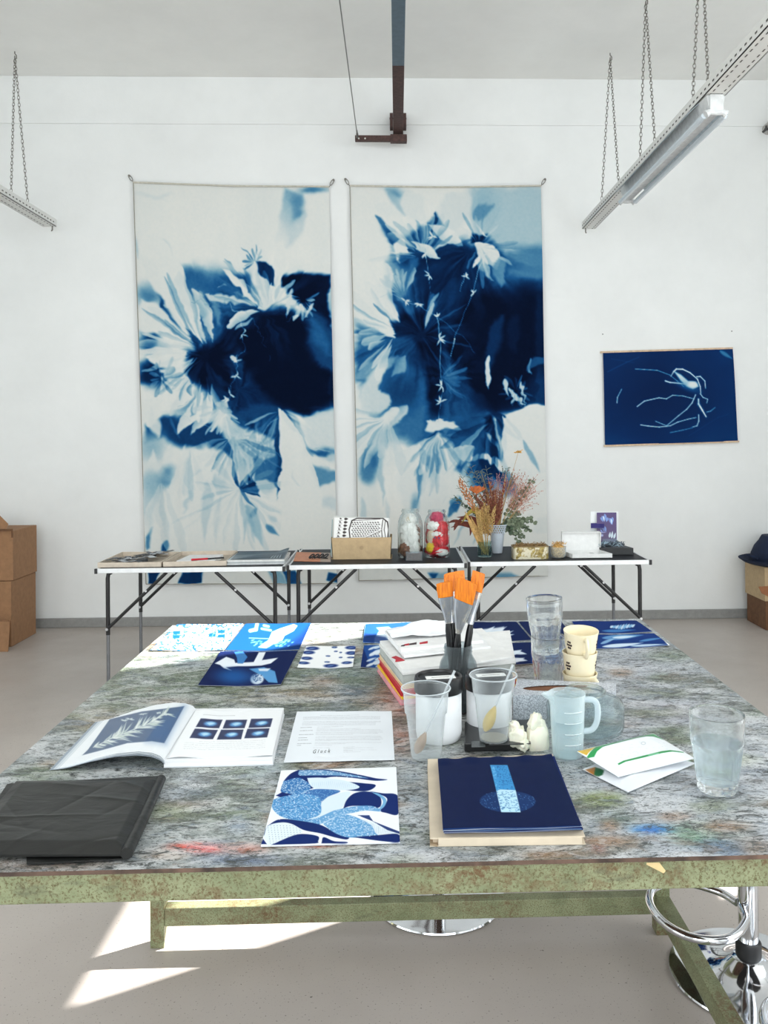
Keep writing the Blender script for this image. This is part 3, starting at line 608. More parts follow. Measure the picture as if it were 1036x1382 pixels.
    c.spikes(540,1270,20,160,16,30,230,22,lambda R:R.choice((.1,.2,.45,.6)),10,.6,.6); c.spikes(557,1522,0,360,18,10,230,26,lambda R:R.choice((.04,.1,.2,.35)),12,.55,.7); c.spikes(557,1522,20,160,9,30,330,26,lambda R:R.choice((.15,.25,.3)),13,.5,.8)
    c.spikes(210,1000,0,360,14,10,90,20,lambda R:R.choice((.05,.3,.75)),14,.6,.5); c.spikes(330,1330,60,120,9,10,260,36,lambda R:R.choice((.05,.12,.25)),15,.6,.7); c.spikes(640,470,150,320,9,6,70,10,lambda R:R.choice((.5,.8)),16,.7,.2)
    c.spikes(200,1480,70,110,6,10,330,40,lambda R:R.choice((.05,.15,.2)),17,.5,.8)
    p([(752,1150),(775,1150),(840,1250),(880,1320),(920,1450),(950,1560),(960,1900),(760,1900),(762,1400)],.035,3.5,.9)
    c.ell(140,150,60,9,.16,soft=.9,rot=.25,op=.5); c.ell(210,150,40,9,.16,soft=.9,rot=-.25,op=.5)
    return c
def E_paint2():
    c=Cv(40,70,1040,1960,3,.03); p=c.poly; G=c.petal
    c.a[...,0]+= .05*(vnoise(c.X,c.Y,160,400,8)-.4)
    # light teal top right
    p([(640,110),(1000,100),(1000,560),(900,600),(760,560),(700,420),(650,300)],.24,30); p([(790,390),(1000,380),(1000,640),(880,620),(800,520)],.5,34)
    c.ell(690,190,60,70,.3,soft=.9); c.ell(270,140,50,26,.5,soft=.9); G((240,120),(330,240),60,.28,14,.8); G((650,250),(750,190),60,.5,10,.7)
    # large body
    p([(215,280),(300,340),(400,300),(480,250),(560,380),(660,390),(720,330),(780,400),(830,520),(960,550),(965,1130),(790,1170),(720,1180),(790,1380),(640,1400),(420,1290),(300,1200),(220,1060),(105,1020),(100,760),(270,800),(220,600),(260,440)],.68,22)
    p([(100,740),(180,780),(280,810),(420,760),(500,900),(500,1190),(420,1240),(330,1120),(230,940),(110,1000)],.72,30); c.ell(150,900,70,90,.62,soft=.9)
    p([(360,430),(480,380),(660,390),(720,440),(760,560),(960,560),(965,1120),(830,1160),(740,1180),(660,1140),(560,900),(500,760),(420,700),(360,560)],.86,34)
    p([(560,760),(640,600),(760,590),(960,600),(965,930),(870,1120),(760,1170),(640,1040),(540,900)],.99,36); p([(380,820),(500,830),(510,1000),(490,1180),(430,1160),(420,960)],.97,28); p([(270,700),(400,690),(480,720),(560,800),(400,830),(270,800)],.9,22)
    c.ell(600,460,70,90,.85,soft=.8); c.ell(300,500,60,80,.5,soft=.9); c.ell(330,430,50,50,.75,soft=.8)
    p([(215,285),(300,345),(420,295),(480,240),(500,290),(400,360),(480,430),(350,430),(300,360)],.75,14); p([(650,320),(720,320),(700,370),(650,370)],.9,8); p([(430,290),(480,230),(470,290)],.78,5)
    # left lower wash
    p([(105,1020),(230,960),(330,900),(420,1100),(430,1280),(400,1330),(330,1300),(200,1300),(150,1180)],.56,30); c.ell(300,1070,80,90,.72,soft=.9)
    # lower body toward the right
    p([(500,1190),(720,1180),(745,1290),(775,1390),(900,1500),(860,1560),(640,1530),(480,1400),(400,1280)],.62,30); p([(700,1190),(740,1180),(790,1380),(800,1440),(740,1390)],.92,10); c.ell(610,1260,80,60,.7,soft=.8)
    c.fan(405,800,20,300,.22,41,18,-PI*.9,PI*.2); c.fan(405,800,30,380,.16,47,20,PI*.4,PI); c.fan(640,400,20,400,.18,43,20,0,PI); c.fan(560,1000,30,260,.14,49,20); c.fan(750,1180,20,300,.14,45,16,PI*.4,PI)
    for a,b,w,e in (((470,600),(420,760),50,.5),((560,540),(530,720),50,.75),((790,700),(720,1030),60,.72),((620,960),(560,1150),50,.78),((250,440),(300,600),50,.35),((320,560),(300,650),50,.4),((380,430),(330,520),40,.55),((860,700),(840,900),60,.9)): G(a,b,w,e,14,.7)
    # white petals
    p([(78,110),(230,120),(320,250),(200,260),(260,400),(220,470),(260,640),(300,730),(90,700)],.035,14); 
    G((190,190),(320,245),60,.06,8,.9); G((190,240),(310,350),26,.6,6,.9); p([(300,350),(322,345),(345,410),(300,405),(290,455),(275,380)],.05,4)
    G((340,120),(420,290),110,.08,10,.9); G((560,130),(560,340),140,.12,18,.85); G((430,285),(600,388),66,.04,2.5,1,.25,-12,1.2); G((350,355),(495,438),46,.06,2.5,1,.2,-6,1.2); G((600,140),(640,240),60,.1,10,.8)
    G((668,365),(770,500),78,.03,3,1,.1,-10,.8); G((680,440),(750,545),36,.25,5,.9,.4); G((770,440),(790,580),60,.42,9,.9); G((690,420),(660,490),20,.04,2,1); G((665,270),(720,340),12,.05,1.5,1)
    p([(95,580),(160,620),(230,680),(275,800),(262,815),(190,780),(110,720)],.04,6,1,None,True); G((140,560),(300,740),60,.05,4,.95,.1,-10); G((190,560),(250,670),36,.06,4,.9); G((230,460),(270,620),50,.06,8,.9,.4)
    G((100,1010),(300,900),80,.3,12,.7); 
    p([(110,1060),(190,960),(230,930),(215,1010),(200,1060),(260,1110),(220,1160),(130,1160)],.12,10,.95,None,True); G((335,900),(250,1010),50,.3,6,.8,.3); G((330,1130),(250,1250),50,.1,8,.9,.4); G((290,1150),(200,1240),50,.12,6,.9)
    p([(110,1150),(200,1180),(290,1160),(260,1220),(230,1300),(290,1330),(260,1400),(200,1500),(230,1700),(130,1760),(110,1500)],.06,16,.95,None,True)
    c.ell(165,1400,46,80,.58,soft=.7); c.ell(150,1450,30,40,.5,soft=.9); c.ell(230,1290,50,40,.35,soft=.9)
    # centre white bow and lower petals
    p([(430,1205),(500,1200),(560,1205),(600,1250),(540,1250),(500,1240),(470,1255),(430,1245)],.08,6); G((500,1250),(420,1300),30,.8,5,.9); G((510,1250),(590,1290),40,.5,8,.7)
    p([(490,1255),(540,1310),(590,1400),(560,1440),(520,1560),(440,1760),(330,1700),(290,1500),(330,1400),(400,1330)],.07,12,.95); G((400,1300),(290,1480),90,.05,5,1,.1,10,.8)
    for a,b,w,e in (((395,1310),(470,1480),44,.5),((470,1350),(440,1500),36,.35),((395,1380),(385,1620),22,.55),((560,1340),(620,1400),60,.2),((640,1320),(600,1420),60,.2),((530,1560),(500,1600),10,.2),((480,1420),(440,1560),24,.3),((130,1560),(150,1780),30,.2),((240,1560),(260,1800),18,.16),((205,1380),(230,1600),24,.25)): G(a,b,w,e,6,.85)
    c.ell(372,1600,22,44,.4,soft=.8)
    p([(560,1440),(640,1470),(760,1480),(800,1530),(700,1600),(620,1961),(420,1961),(470,1700)],.06,20)
    for a,b,w,e in (((640,1400),(600,1480),30,.25),((560,1560),(575,1640),60,.5),((590,1580),(530,1660),46,.62),((650,1600),(560,1780),14,.3),((720,1650),(650,1780),18,.35)): G(a,b,w,e,6,.85)
    # right white big shape
    p([(752,1222),(790,1190),(830,1170),(900,1140),(1000,1120),(1000,1961),(900,1961),(880,1600),(830,1500),(790,1400),(760,1300)],.035,5); G((740,1170),(905,1320),60,.84,4,1,.2,-6,.8); G((880,1290),(960,1440),26,.35,5,.9); G((760,1200),(790,1400),40,.85,5,.9,.2,-14); G((785,1185),(870,1290),18,.12,2,.9)
    p([(665,1390),(720,1380),(800,1430),(810,1480),(700,1460)],.85,8,.9); G((700,1290),(790,1420),60,.8,6,.9); G((720,1260),(770,1350),18,.15,4,.8); p([(640,1370),(720,1370),(800,1400),(850,1440),(800,1440),(720,1400),(640,1385)],.04,4)
    c.ell(860,1480,60,50,.5,soft=.8); G((960,1650),(975,1760),40,.4,7,.9); p([(930,1720),(975,1600),(985,1740)],.4,8); c.ell(700,1500,60,40,.75,soft=.8)
    # right edge highlights
    G((735,920),(720,1060),26,.1,3,1); G((740,900),(720,950),20,.05,3,.9); G((910,910),(920,990),14,.25,3,.8); G((960,900),(900,960),40,.55,6,.7)
    for a,b,w in (((800,1000),(830,1080),18),((830,1040),(905,1140),20),((880,1010),(905,1130),14),((860,1080),(840,1120),12),((840,1060),(880,1100),22)): G(a,b,w,.12,2,.95)
    i=int((955-c.x0)/c.st); c.a[:,i:]=c.a[:,i:i+1]; c.radialwarp([(405,800,420,.09,16),(640,400,380,.07,16),(750,1190,380,.08,15),(480,1260,300,.07,14)],90)
    lt=lambda R:R.choice((.04,.08,.16)); dk=lambda R:R.choice((.5,.62,.75)); md=lambda R:R.choice((.3,.45,.9))
    c.spikes(300,780,110,260,15,60,260,34,lt,21,.85,.6); c.spikes(320,800,100,250,10,80,280,22,md,22,.5,.6); c.spikes(420,440,170,330,13,40,240,34,lt,23,.7,.7); c.spikes(430,420,150,350,10,40,220,22,dk,24,.5,.6)
    c.spikes(405,800,-120,60,14,20,230,16,lambda R:R.choice((.5,.6,.98)),25,.5,.7); c.spikes(680,380,-150,120,14,20,180,20,lambda R:R.choice((.1,.3,.5)),26,.6,.6); c.spikes(480,1250,60,150,11,20,300,40,lambda R:R.choice((.05,.1,.3)),27,.75,.6); c.spikes(480,1250,50,130,9,20,260,24,dk,28,.55,.6)
    c.spikes(250,1180,70,190,10,20,260,36,lt,29,.8,.6); c.spikes(250,1180,80,200,7,30,240,22,lambda R:R.choice((.3,.5)),30,.6,.6); c.spikes(740,1200,70,170,12,20,300,26,lambda R:R.choice((.1,.3,.7,.9)),31,.6,.6); c.spikes(500,1000,-60,60,14,6,130,16,lambda R:R.choice((.45,.55)),32,.6,.8)
    c.spikes(330,620,200,300,10,30,130,20,lambda R:R.choice((.1,.2)),33,.7,.7); c.spikes(850,1060,0,360,12,6,80,12,lambda R:R.choice((.2,.5)),34,.6,.5)
    p([(790,1200),(830,1175),(900,1145),(1000,1125),(1000,1900),(930,1900),(900,1600),(850,1500),(800,1400),(770,1300)],.035,5,.9); G((880,1290),(960,1440),26,.35,5,.9)
    cr=lambda pts,w=2.5,e=.15,op=.85:c.line(pts,w,e,1.2,1.3,op)
    cr([(485,730),(497,820),(500,900),(498,980),(505,1060),(498,1140),(495,1210)],3.5,.12); cr([(220,620),(260,605),(330,640),(400,670),(460,710),(520,750),(600,810),(660,890)],2.2,.25); cr([(700,430),(660,550),(620,680),(575,800),(545,900)],3,.15); cr([(430,400),(440,500),(455,610)],2.5,.25); cr([(610,520),(585,600)],2.5,.2); cr([(570,820),(548,900)],5,.08)
    for x,y,r in ((495,825,34),(498,1040,34),(500,1110,30),(495,1190,26),(430,420,30),(460,345,28),(445,520,30),(488,725,24),(690,440,44),(650,600,22),(615,530,20),(395,660,20),(340,640,26)):
        for a in rng.uniform(0,2*PI,5): G((x,y),(x+r*math.cos(a),y+r*math.sin(a)),7,.1,1.5,.95)
    G((498,600),(430,690),14,.3,3,.8); G((470,650),(415,770),22,.2,3,.9)
    p([(455,1900),(560,1905),(640,1961),(500,1961)],.4,12,.8); p([(760,1905),(830,1910),(890,1950),(700,1961)],.45,12,.9); p([(430,1905),(480,1905),(470,1945)],.75,8,.9)
    return c
M_cloth=mat_vc('printed_cotton',.9,bump=.0008,bs=900)
BST=[(0,(224,224,219)),(.12,(203,211,211)),(.28,(152,184,196)),(.46,(78,134,168)),(.62,(26,86,138)),(.8,(6,40,82)),(1.,(1,12,36))]
def banner(cv,ox,oy,corn,label,seed):
    sc=1036/300.
    X,Y=cv.X,cv.Y
    # slightly organic edges: resample through a small warp
    wx=(vnoise(X,Y,70,70,seed,3)-.5)*26; wy=(vnoise(X,Y,70,70,seed+1,3)-.5)*26
    g=cv.sample(X+wx,Y+wy); cv.a=g+ (.035*(vnoise(X,Y,9,9,seed+3,2)-.5))[...,None]
    Yp=WALL-.02
    c4=[PY(ox+a/sc,oy+b/sc,Yp) for a,b in corn]
    e=empty('printed_banner',((c4[0]+c4[1])/2).to_tuple(),0,label,'banner','large blue cyanotype cloths hung on the wall')
    def bulge(U,V):
        f=.006*np.sin(U*9+V*1.5+seed)+.007*np.sin(U*23+V*3)*V+.004*np.sin(V*17+U*4)+.010*np.exp(-((U-.12)/.03)**2)*V+.006*np.exp(-((U-.2)/.02)**2)*V
        return (f+.012)*np.clip(V*6,0,1)*.8
    bl=lambda e_:bluemap(e_[...,0],BST)
    def cf(W):
        x,y=proj(W); cx,cy=(x-ox)*sc,(y-oy)*sc; col=bl(cv.sample(cx,cy))
        # woven selvedge and stitched hem, a little darker than the cloth
        return col
    o=sheet('cloth',c4,330,660,.0015,cf,M_cloth,e,bulge); off(o,e)
    # hems
    M_hem=mat('hem_tape',(196,192,180),.9)
    mb=MB(); mb.tube([c4[0]+Vector((0,-.012,.0)),(c4[0]+c4[1])/2+Vector((0,-.014,-.012)),c4[1]+Vector((0,-.012,0))],.007,6); off(mb.build('top_hem',M_hem,e),e)
    mb=MB(); M_sc=mat('hem_edge_cord',(150,146,134),.9); mb.tube([c4[3]+Vector((0,-.015,.0)),c4[2]+Vector((0,-.015,0))],.0035,6); off(mb.build('bottom_cord',M_sc,e),e); mb=MB(); mb.tube([c4[0]+Vector((0,-.01,0)),(c4[0]+c4[3])/2+Vector((0.004,-.013,0)),c4[3]+Vector((0,-.013,0))],.003,6); off(mb.build('side_cord',mat('hem_edge_cord',(150,146,134),.9),e),e)  # thin cords, darker than the top hem, along bottom and left edges
    return e,c4
cvb=E_paint1()
e1,k1=banner(cvb,160,220,[(70,92),(980,112),(1020,1958),(130,1961)],'left of the two tall blue and white cyanotype banners, hung higher up',5)
cvb=E_paint2()
e2,k2=banner(cvb,450,220,[(76,108),(965,108),(997,1922),(118,1945)],'right of the two tall cyanotype banners, with a pale teal top right corner',17)
def clip(p,sx,label):
    q=Vector((p.x+sx*.035,WALL-.018,p.z+.055)); e=empty('wall_hook',q,0,label,'hook','small metal hooks at the banner corners')
    a=math.atan2(.055,sx*.035); ux,uz=math.cos(a),math.sin(a); pts=[]
    for k in range(13):
        t=2*PI*k/12; l,w=.028*math.cos(t),.010*math.sin(t); pts.append((l*ux-w*uz-ux*.02,0,l*uz+w*ux-uz*.02))
    mb=MB(); mb.tube(pts,.0032,6,cap=False); mb.build('spring_ring',M_chain,e)
    mb=MB(); mb.tube([(0,.0175,0),(0,-.006,0)],.004,6); mb.build('screw',M_chain,e); mb=MB(); mb.tube([(-ux*.044,0,-uz*.044),(p.x-q.x,-.0,p.z-q.z)],.003,6); mb.build('hook_stem',M_chain,e)
clip(k1[0],-1,'small metal hook at the top left corner of the left banner'); clip(k1[1],1,'small metal hook at the top right corner of the left banner')
clip(k2[0],-1,'small metal hook at the top left corner of the right banner'); clip(k2[1],1,'small metal hook at the top right corner of the right banner')
# ================================================================ small wall print on the right
def wp():
    c=Cv(100,100,900,680,2,.80); a=c.a[...,0]; a+=.12*(vnoise(c.X,c.Y,200,160,61)-.4); c.ell(450,380,300,190,.93,soft=.9,op=.8)
    for p_,w,e in (([(310,235),(360,238),(430,242),(500,268),(540,300),(575,330)],3,.3),([(475,300),(500,308),(545,312),(585,318)],6,.1),([(520,250),(535,235),(570,236),(610,255),(650,290),(665,330),(668,368)],6,.02),([(520,250),(505,275)],4,.1),([(645,278),(665,275),(690,300),(694,340)],5,.1),([(320,440),(360,410),(440,392),(480,398),(515,378),(570,382),(630,398)],4,.12),([(640,375),(620,420),(590,455),(545,490),(480,545),(420,520)],4,.15),([(340,540),(380,546),(440,552),(500,545),(540,525),(600,508),(640,500)],4,.1),([(655,485),(655,520),(645,545),(620,552)],5,.2),([(500,582),(560,570),(620,556)],3,.35),([(665,370),(680,390),(705,400),(700,420)],4,.15),([(655,425),(675,460),(695,495)],9,.05),([(210,420),(212,390),(235,345)],4,.2),([(700,470),(720,465),(745,445)],4,.35),([(655,400),(655,430)],8,.2)):
        c.line(p_,w*2.6,.6,w*2,6,.45); c.line(p_,w,e,w*.6,2,.95)
    c.poly([(520,245),(560,265),(600,300),(640,305),(655,330),(625,345),(590,330),(560,300)],.12,7,.95); c.ell(600,330,60,20,.5,rot=.4,soft=.9,op=.6); c.ell(625,320,26,16,.05,soft=.6)
    c.petal((770,135),(840,180),20,.45,6,.8); c.line([(160,250),(260,200),(330,170)],4,.68,2,5,.8); c.line([(180,180),(300,200)],3,.7,2,5,.6); c.line([(600,600),(760,500),(820,480)],3,.72,2,5,.5)
    return c
cvw=wp(); cr_=[(134,146),(842,124),(870,628),(146,652)]; s4=1036/256.
c4=[PY(780+a/s4,440+b/s4,WALL-.012) for a,b in cr_]
e=empty('framed_wall_print',((c4[0]+c4[1])/2).to_tuple(),0,'deep blue wall print of pale drifting threads between two thin wooden strips','print')
off(sheet('print_sheet',c4,240,160,.0008,pxcol(cvw,780,440,s4,lambda q:bluemap(q[...,0])),mat_vc('printed_paper',.7),e,lambda U,V:.006*np.sin(U*6+1)*np.sin(V*5)+.004*U*V+.006),e)
M_strip=mat('pale_wood_strip',(206,180,152),.6,var=.1)
for a,b in ((0,1),(3,2)):
    d=Vector((0,0,.004 if a==0 else -.004)); mb=MB(); mb.obox((c4[a]+c4[b])/2+d+Vector((-.01 if a==0 else 0,-.002,0)),[(c4[b]-c4[a]).normalized(),(0,1,0),(0,0,1)],((c4[b]-c4[a]).length+.02,.016,.014)); off(mb.build('wooden_strip',M_strip,e,smooth=False,bevel=.001),e)
for px,py,lb in ((813,451,'small pin hole mark above the left end of the wall print'),(987,447,'small pin hole mark above the right end of the wall print')):
    q=PY(px,py,WALL); mb=MB(); mb.tube([(0,-.004,0),(0,.001,0)],.005,8); tag(mb.build('wall_nail',mat('nail_grey',(120,120,118),.5),None,loc=q),lb,'nail','nails above the wall print')
# ================================================================ folding tables by the wall
M_ftop=mat('black_laminate',(34,36,40),.5,var=.05,Specular_IOR_Level=.25); M_alu=mat('aluminium_edge',(226,229,231),.38,.25,var=.02); M_blk=mat('black_powder_coat',(26,26,28),.4); M_gry=mat('grey_tube',(122,124,128),.35,.6); M_corner=mat('black_corner_cap',(34,34,36),.5); M_rivet=mat('rivet',(200,202,205),.3,.8)
TD=.66
def folding_table(x0,x1,y0,label):
    e=empty('folding_table',((x0+x1)/2,y0+TD/2,0),0,label,'table','folding tables in a row along the wall')
    def B(name,m,fn,**k):
        mb=MB(); fn(mb); return off(mb.build(name,m,e,**k),e)
    y1=y0+TD; e_=.012
    B('top_panel',M_ftop,lambda q:q.box(x0+e_,y0+e_,FT-.018,x1-e_,y1-e_,FT-.001),smooth=False)
    def edge(q):
        q.box(x0,y0,FT-.026,x1,y0+e_-.0005,FT); q.box(x0,y1-e_+.0005,FT-.026,x1,y1,FT); q.box(x0,y0+e_,FT-.026,x0+e_-.0005,y1-e_,FT); q.box(x1-e_+.0005,y0+e_,FT-.026,x1,y1-e_,FT)
    B('edge_strip',M_alu,edge,smooth=False,bevel=.002)
    for cx,cy in ((x0,y0),(x1,y0),(x0,y1),(x1,y1)): B('corner_cap',M_corner,lambda q:q.box(cx-.008,cy-.006,FT-.028,cx+.008,cy+.006,FT+.001) ,smooth=False,bevel=.002)
    for sx,xe in ((1,x0+.055),(-1,x1-.055)):
        for yl in (y0+.03,y1-.03):
            r=.0115
            lg=B('leg',M_blk,lambda q:q.tube([(xe,yl,.36),(xe,yl,FT-.06),(xe+sx*.004,yl,FT-.035),(xe+sx*.02,yl,FT-.0265)],r,10))
            mb=MB(); mb.tube([(xe,yl,.001),(xe,yl,.375)],.0095,10); mb.build('lower_tube',M_gry,lg)
            mb=MB(); mb.tube([(xe,yl,0.),(xe,yl,.02)],.013,10); mb.build('foot_cap',M_blk,lg)
            def br(q):
                q.tube([(xe,yl-.014,.395),(xe+sx*.335,yl-.014,FT-.027)],.0095,8)
            b=B('brace',M_blk,br)
            mb=MB(); mb.tube([(xe,yl-.026,.395),(xe,yl-.02,.395)],.008,8); mb.build('rivet',M_rivet,b); mb=MB(); mb.tube([(xe+sx*.22,yl-.026,.61),(xe+sx*.22,yl-.02,.61)],.007,8); mb.build('rivet',M_rivet,b)
    return e
t1=folding_table(P(124.5,770,FT).x,P(383.5,764,FT).x,4.735,'left of the three black folding tables in a row, carrying cardboard trays')
t2=folding_table(P(388,763.5,FT).x,P(628,760,FT).x,4.775,'middle of the three black folding tables, carrying two big glass jars')
t3=folding_table(P(632.5,758.5,FT).x,P(877.5,755.8,FT).x,4.815,'right of the three black folding tables, carrying dried flowers and a white box')
fp=lambda px,py,h=FT:P(px,py,h)
def obj1(name,mb,m,label,cat,group=None,loc=None,**k):
    """a thing that is one mesh, origin at loc"""
    if loc is not None:
        L=Vector(loc); mb.v=[(a-L.x,b-L.y,c-L.z) for a,b,c in mb.v]
    o=mb.build(name,m,None,loc=loc,**k); return tag(o,label,cat,group)
M_card=mat('tray_board',(204,192,176),.8,var=.04); M_cardin=mat('tray_board_inside',(186,174,158),.85,var=.05)
def tray(fl,fr,br,bl,h,label,m=M_card,w=.005,name='cardboard_tray'):
    """open tray: fl..bl are the four table points"""
    b=[Vector((q.x,q.y,FT+.0005)) for q in (fl,fr,br,bl)]; e=empty(name,(b[0]+b[2])/2,0,label,'tray','open trays on the left folding table')
    mb=MB(); mb.hexa(b,[q+Vector((0,0,.003)) for q in b]); off(mb.build('bottom',M_cardin,e,smooth=False),e)
    c=(b[0]+b[2])/2; inn=[c+(q-c)*(1-2*w/((q-c).length)) for q in b]; mb=MB()
    for k in range(4):
        j=(k+1)%4; z0,z1=Vector((0,0,.003)),Vector((0,0,h)); mb.hexa([b[k]+z0,b[j]+z0,inn[j]+z0,inn[k]+z0],[b[k]+z1,b[j]+z1,inn[j]+z1,inn[k]+z1])
    off(mb.build('side_walls',m,e,smooth=False),e); return e,inn
h=.028
A=[fp(131.6,766.3),fp(217.4,765.3)]; Bk=[fp(242,744.6,FT+h),fp(165,744.8,FT+h)]
tray(A[0],A[1],Vector((Bk[0].x,Bk[0].y,0)),Vector((Bk[1].x,Bk[1].y,0)),h,'open cardboard tray of black and grey film scraps at the far left')
A2=[fp(220,765.2),fp(305.5,763.5)]; Bk2=[fp(320.5,743.0,FT+h),fp(244,744.3,FT+h)]
tray(A2[0],A2[1],Vector((Bk2[0].x,Bk2[0].y,0)),Vector((Bk2[1].x,Bk2[1].y,0)),h,'open cardboard tray with white paper and red tongs, second from the left')
scr_c=[(30,30,32),(62,64,68),(160,164,168),(96,98,102),(40,40,44),(196,198,200)]
SM=[mat('film_scrap_%s'%n,c,.45) for n,c in zip(('black','grey','pale','mid','dark','white'),scr_c)]
cx=(A[0].x+Bk[0].x)/2-.01; cy=(A[0].y+Bk[0].y)/2
for k in range(40):
    x=cx+random.uniform(-.09,.09); y=cy+random.uniform(-.19,.19); x+= (y-cy)*.1; L=random.uniform(.07,.13); W_=random.uniform(.02,.04); a=random.uniform(0,PI); n=random.uniform(.3,1); mb=MB(); z0=FT+.010+.0007*k
    pts=[]
    for j in range(7):
        t_=j/6-.5; zz=z0+.010*n*(math.sin(j*1.2+k)*.5+.5); pts.append((t_,zz))
    v=[];f=[]
    for t_,zz in pts:
        for s_ in(-1,1):
            for dz in (0,.0012): v.append((x+math.cos(a)*t_*L-math.sin(a)*s_*W_/2,y+math.sin(a)*t_*L+math.cos(a)*s_*W_/2,zz+dz))
    for j in range(6):
        q=4*j; f+=[(q,q+2,q+6,q+4),(q+1,q+5,q+7,q+3),(q,q+4,q+5,q+1),(q+2,q+3,q+7,q+6)]
    f+=[(0,1,3,2),(24,26,27,25)]; mb.add(v,f)
    obj1('film_scrap',mb,SM[k%6],'curled film or paper scrap in the far left tray','scrap','film scraps in the far left tray',loc=(x,y,z0))
# second tray: paper sheets + red tongs
M_pap=mat('white_paper',(232,233,232),.8,var=.02)
def flatq(q,th,z):
    b=[Vector((p.x,p.y,z)) for p in q]; mb=MB(); mb.hexa(b,[p+Vector((0,0,th)) for p in b]); return mb
q=[fp(238,757.2,FT+.026),fp(290,756.2,FT+.026),fp(301,748.5,FT+.026),fp(256,749.2,FT+.026)]
obj1('paper_sheet',flatq(q,.023,FT+.0045),M_pap,'stack of white paper in the second tray','paper',loc=(q[0].x,q[0].y,FT+.003),smooth=False)
a=fp(258,755.6,FT+.033); b=fp(302,752.6,FT+.033); e=empty('tongs',a,0,'thin red and black tongs lying on the paper in the second tray','tongs'); d=b-a
mb=MB(); mb.tube([a,a+d*.5],.0055,8); mb.tube([a+Vector((0,.01,0)),a+d*.5+Vector((0,.004,0))],.0055,8); off(mb.build('red_arm',mat('red_plastic',(196,24,44),.4),e),e)
mb=MB(); mb.tube([a+d*.5,b],.0045,8); off(mb.build('dark_handle',M_blk,e),e)
# magazines pile (third): several sheets and one thick one, the top one with a grey photograph
def magp():
    c=Cv(180,50,720,220,2,(128,136,140)); c.poly([(290,90),(665,62),(650,120),(250,140)],(72,84,90),3); c.poly([(250,138),(650,118),(625,170),(215,175)],(120,130,134),4)
    c.poly([(300,160),(420,135),(560,125),(640,130),(600,165),(420,168)],(70,78,84),6,.8); c.petal((220,172),(520,150),16,(50,56,60),3,.9)
    for k in range(9): c.petal((505+k*11,160),(535+k*9,138),7,(205,212,214) if k%2 else (36,40,42),1.5,.9)
    c.poly([(285,92),(300,92),(222,172),(205,172)],(190,196,196),3); c.a+=20*(vnoise(c.X,c.Y,14,6,5)[...,None]-.5); return c
mc=magp(); sM=1036/190.
fl,fr,br,bl=fp(306.8,763.2),fp(384.5,761.9),fp(391.8,744.2,FT+.03),fp(323,744.8,FT+.03)
mats_=[mat('magazine_page_edge_a',(206,210,210),.7),mat('magazine_page_edge_b',(176,182,184),.7),mat('magazine_page_edge_c',(222,224,222),.7)]
zz=FT+.001
for k in range(4):
    th=(.009,.008,.009,.004)[k]; d=.004*k; q=[Vector((p.x+random.uniform(-.006,.004),p.y+random.uniform(0,.01),0)) for p in (fl,fr,Vector((br.x,br.y-.02,0)),Vector((bl.x,bl.y-.02,0)))]
    if k<3: obj1('magazine',flatq(q,th,zz),mats_[k],('lowest','second lowest','third from the bottom')[k]+' magazine in the grey pile on the left folding table','magazine','magazines piled on the left folding table',loc=(q[0].x,q[0].y,zz),smooth=False)
    else:
        c4=[Vector((q[3].x,q[3].y,zz)),Vector((q[2].x,q[2].y,zz)),Vector((q[1].x,q[1].y,zz)),Vector((q[0].x,q[0].y,zz))]
        sheet('magazine',c4,120,60,.003,pxcol(mc,270,725,sM),mat_vc('glossy_page',.35),None,lambda U,V:.001+.022*sst((U-.72)/.28)*(1-V)*1.0,'topmost magazine of the grey pile, a dark photograph with a curled corner','magazine','magazines piled on the left folding table',side=(190,194,194))
    zz+=th+.0005
# middle table: orange card with black glasses
q=[fp(395.8,757.6),fp(446,758.8),fp(446.5,746.8),fp(400,745.8)]; zb=FT+.001
e=empty('orange_card',(q[0].x,q[0].y,zb),0,'copper orange card with a dull beige end lying on the middle table','card')
mid=lambda a,b,t_:a+(b-a)*t_
off(flatq([q[0],mid(q[0],q[1],.72),mid(q[3],q[2],.72),q[3]],.003,zb).build('copper_area',mat('copper_card',(206,136,100),.5),e,smooth=False),e)
off(flatq([mid(q[0],q[1],.722),q[1],q[2],mid(q[3],q[2],.722)],.003,zb).build('beige_area',mat('beige_card',(176,160,148),.6),e,smooth=False),e)
e=empty('folded_eyeglasses',fp(430,754,FT+.004),0,'folded dark glasses or small clips on the orange card','glasses'); o=Vector((0,0,0))
mb=MB()
for k in range(4):
    cx_=(-.042+.028*k); pts=[(cx_+.015*math.cos(t_),.012*math.sin(t_)*1.3,.016+.010*math.sin(t_+1)) for t_ in [2*PI*j/12 for j in range(13)]]; mb.tube(pts,.004,6,cap=False)
mb.build('frame',M_blk,e); mb=MB(); mb.tube([(-.055,-.01,.014),(.055,-.014,.004)],.004,6); mb.build('temple',M_blk,e); mb=MB(); mb.tube([(-.05,.02,.004),(-.045,0,.016),(-.035,-.02,.004)],.003,6); mb.build('loop',mat('tortoise_brown',(96,54,30),.4),e)
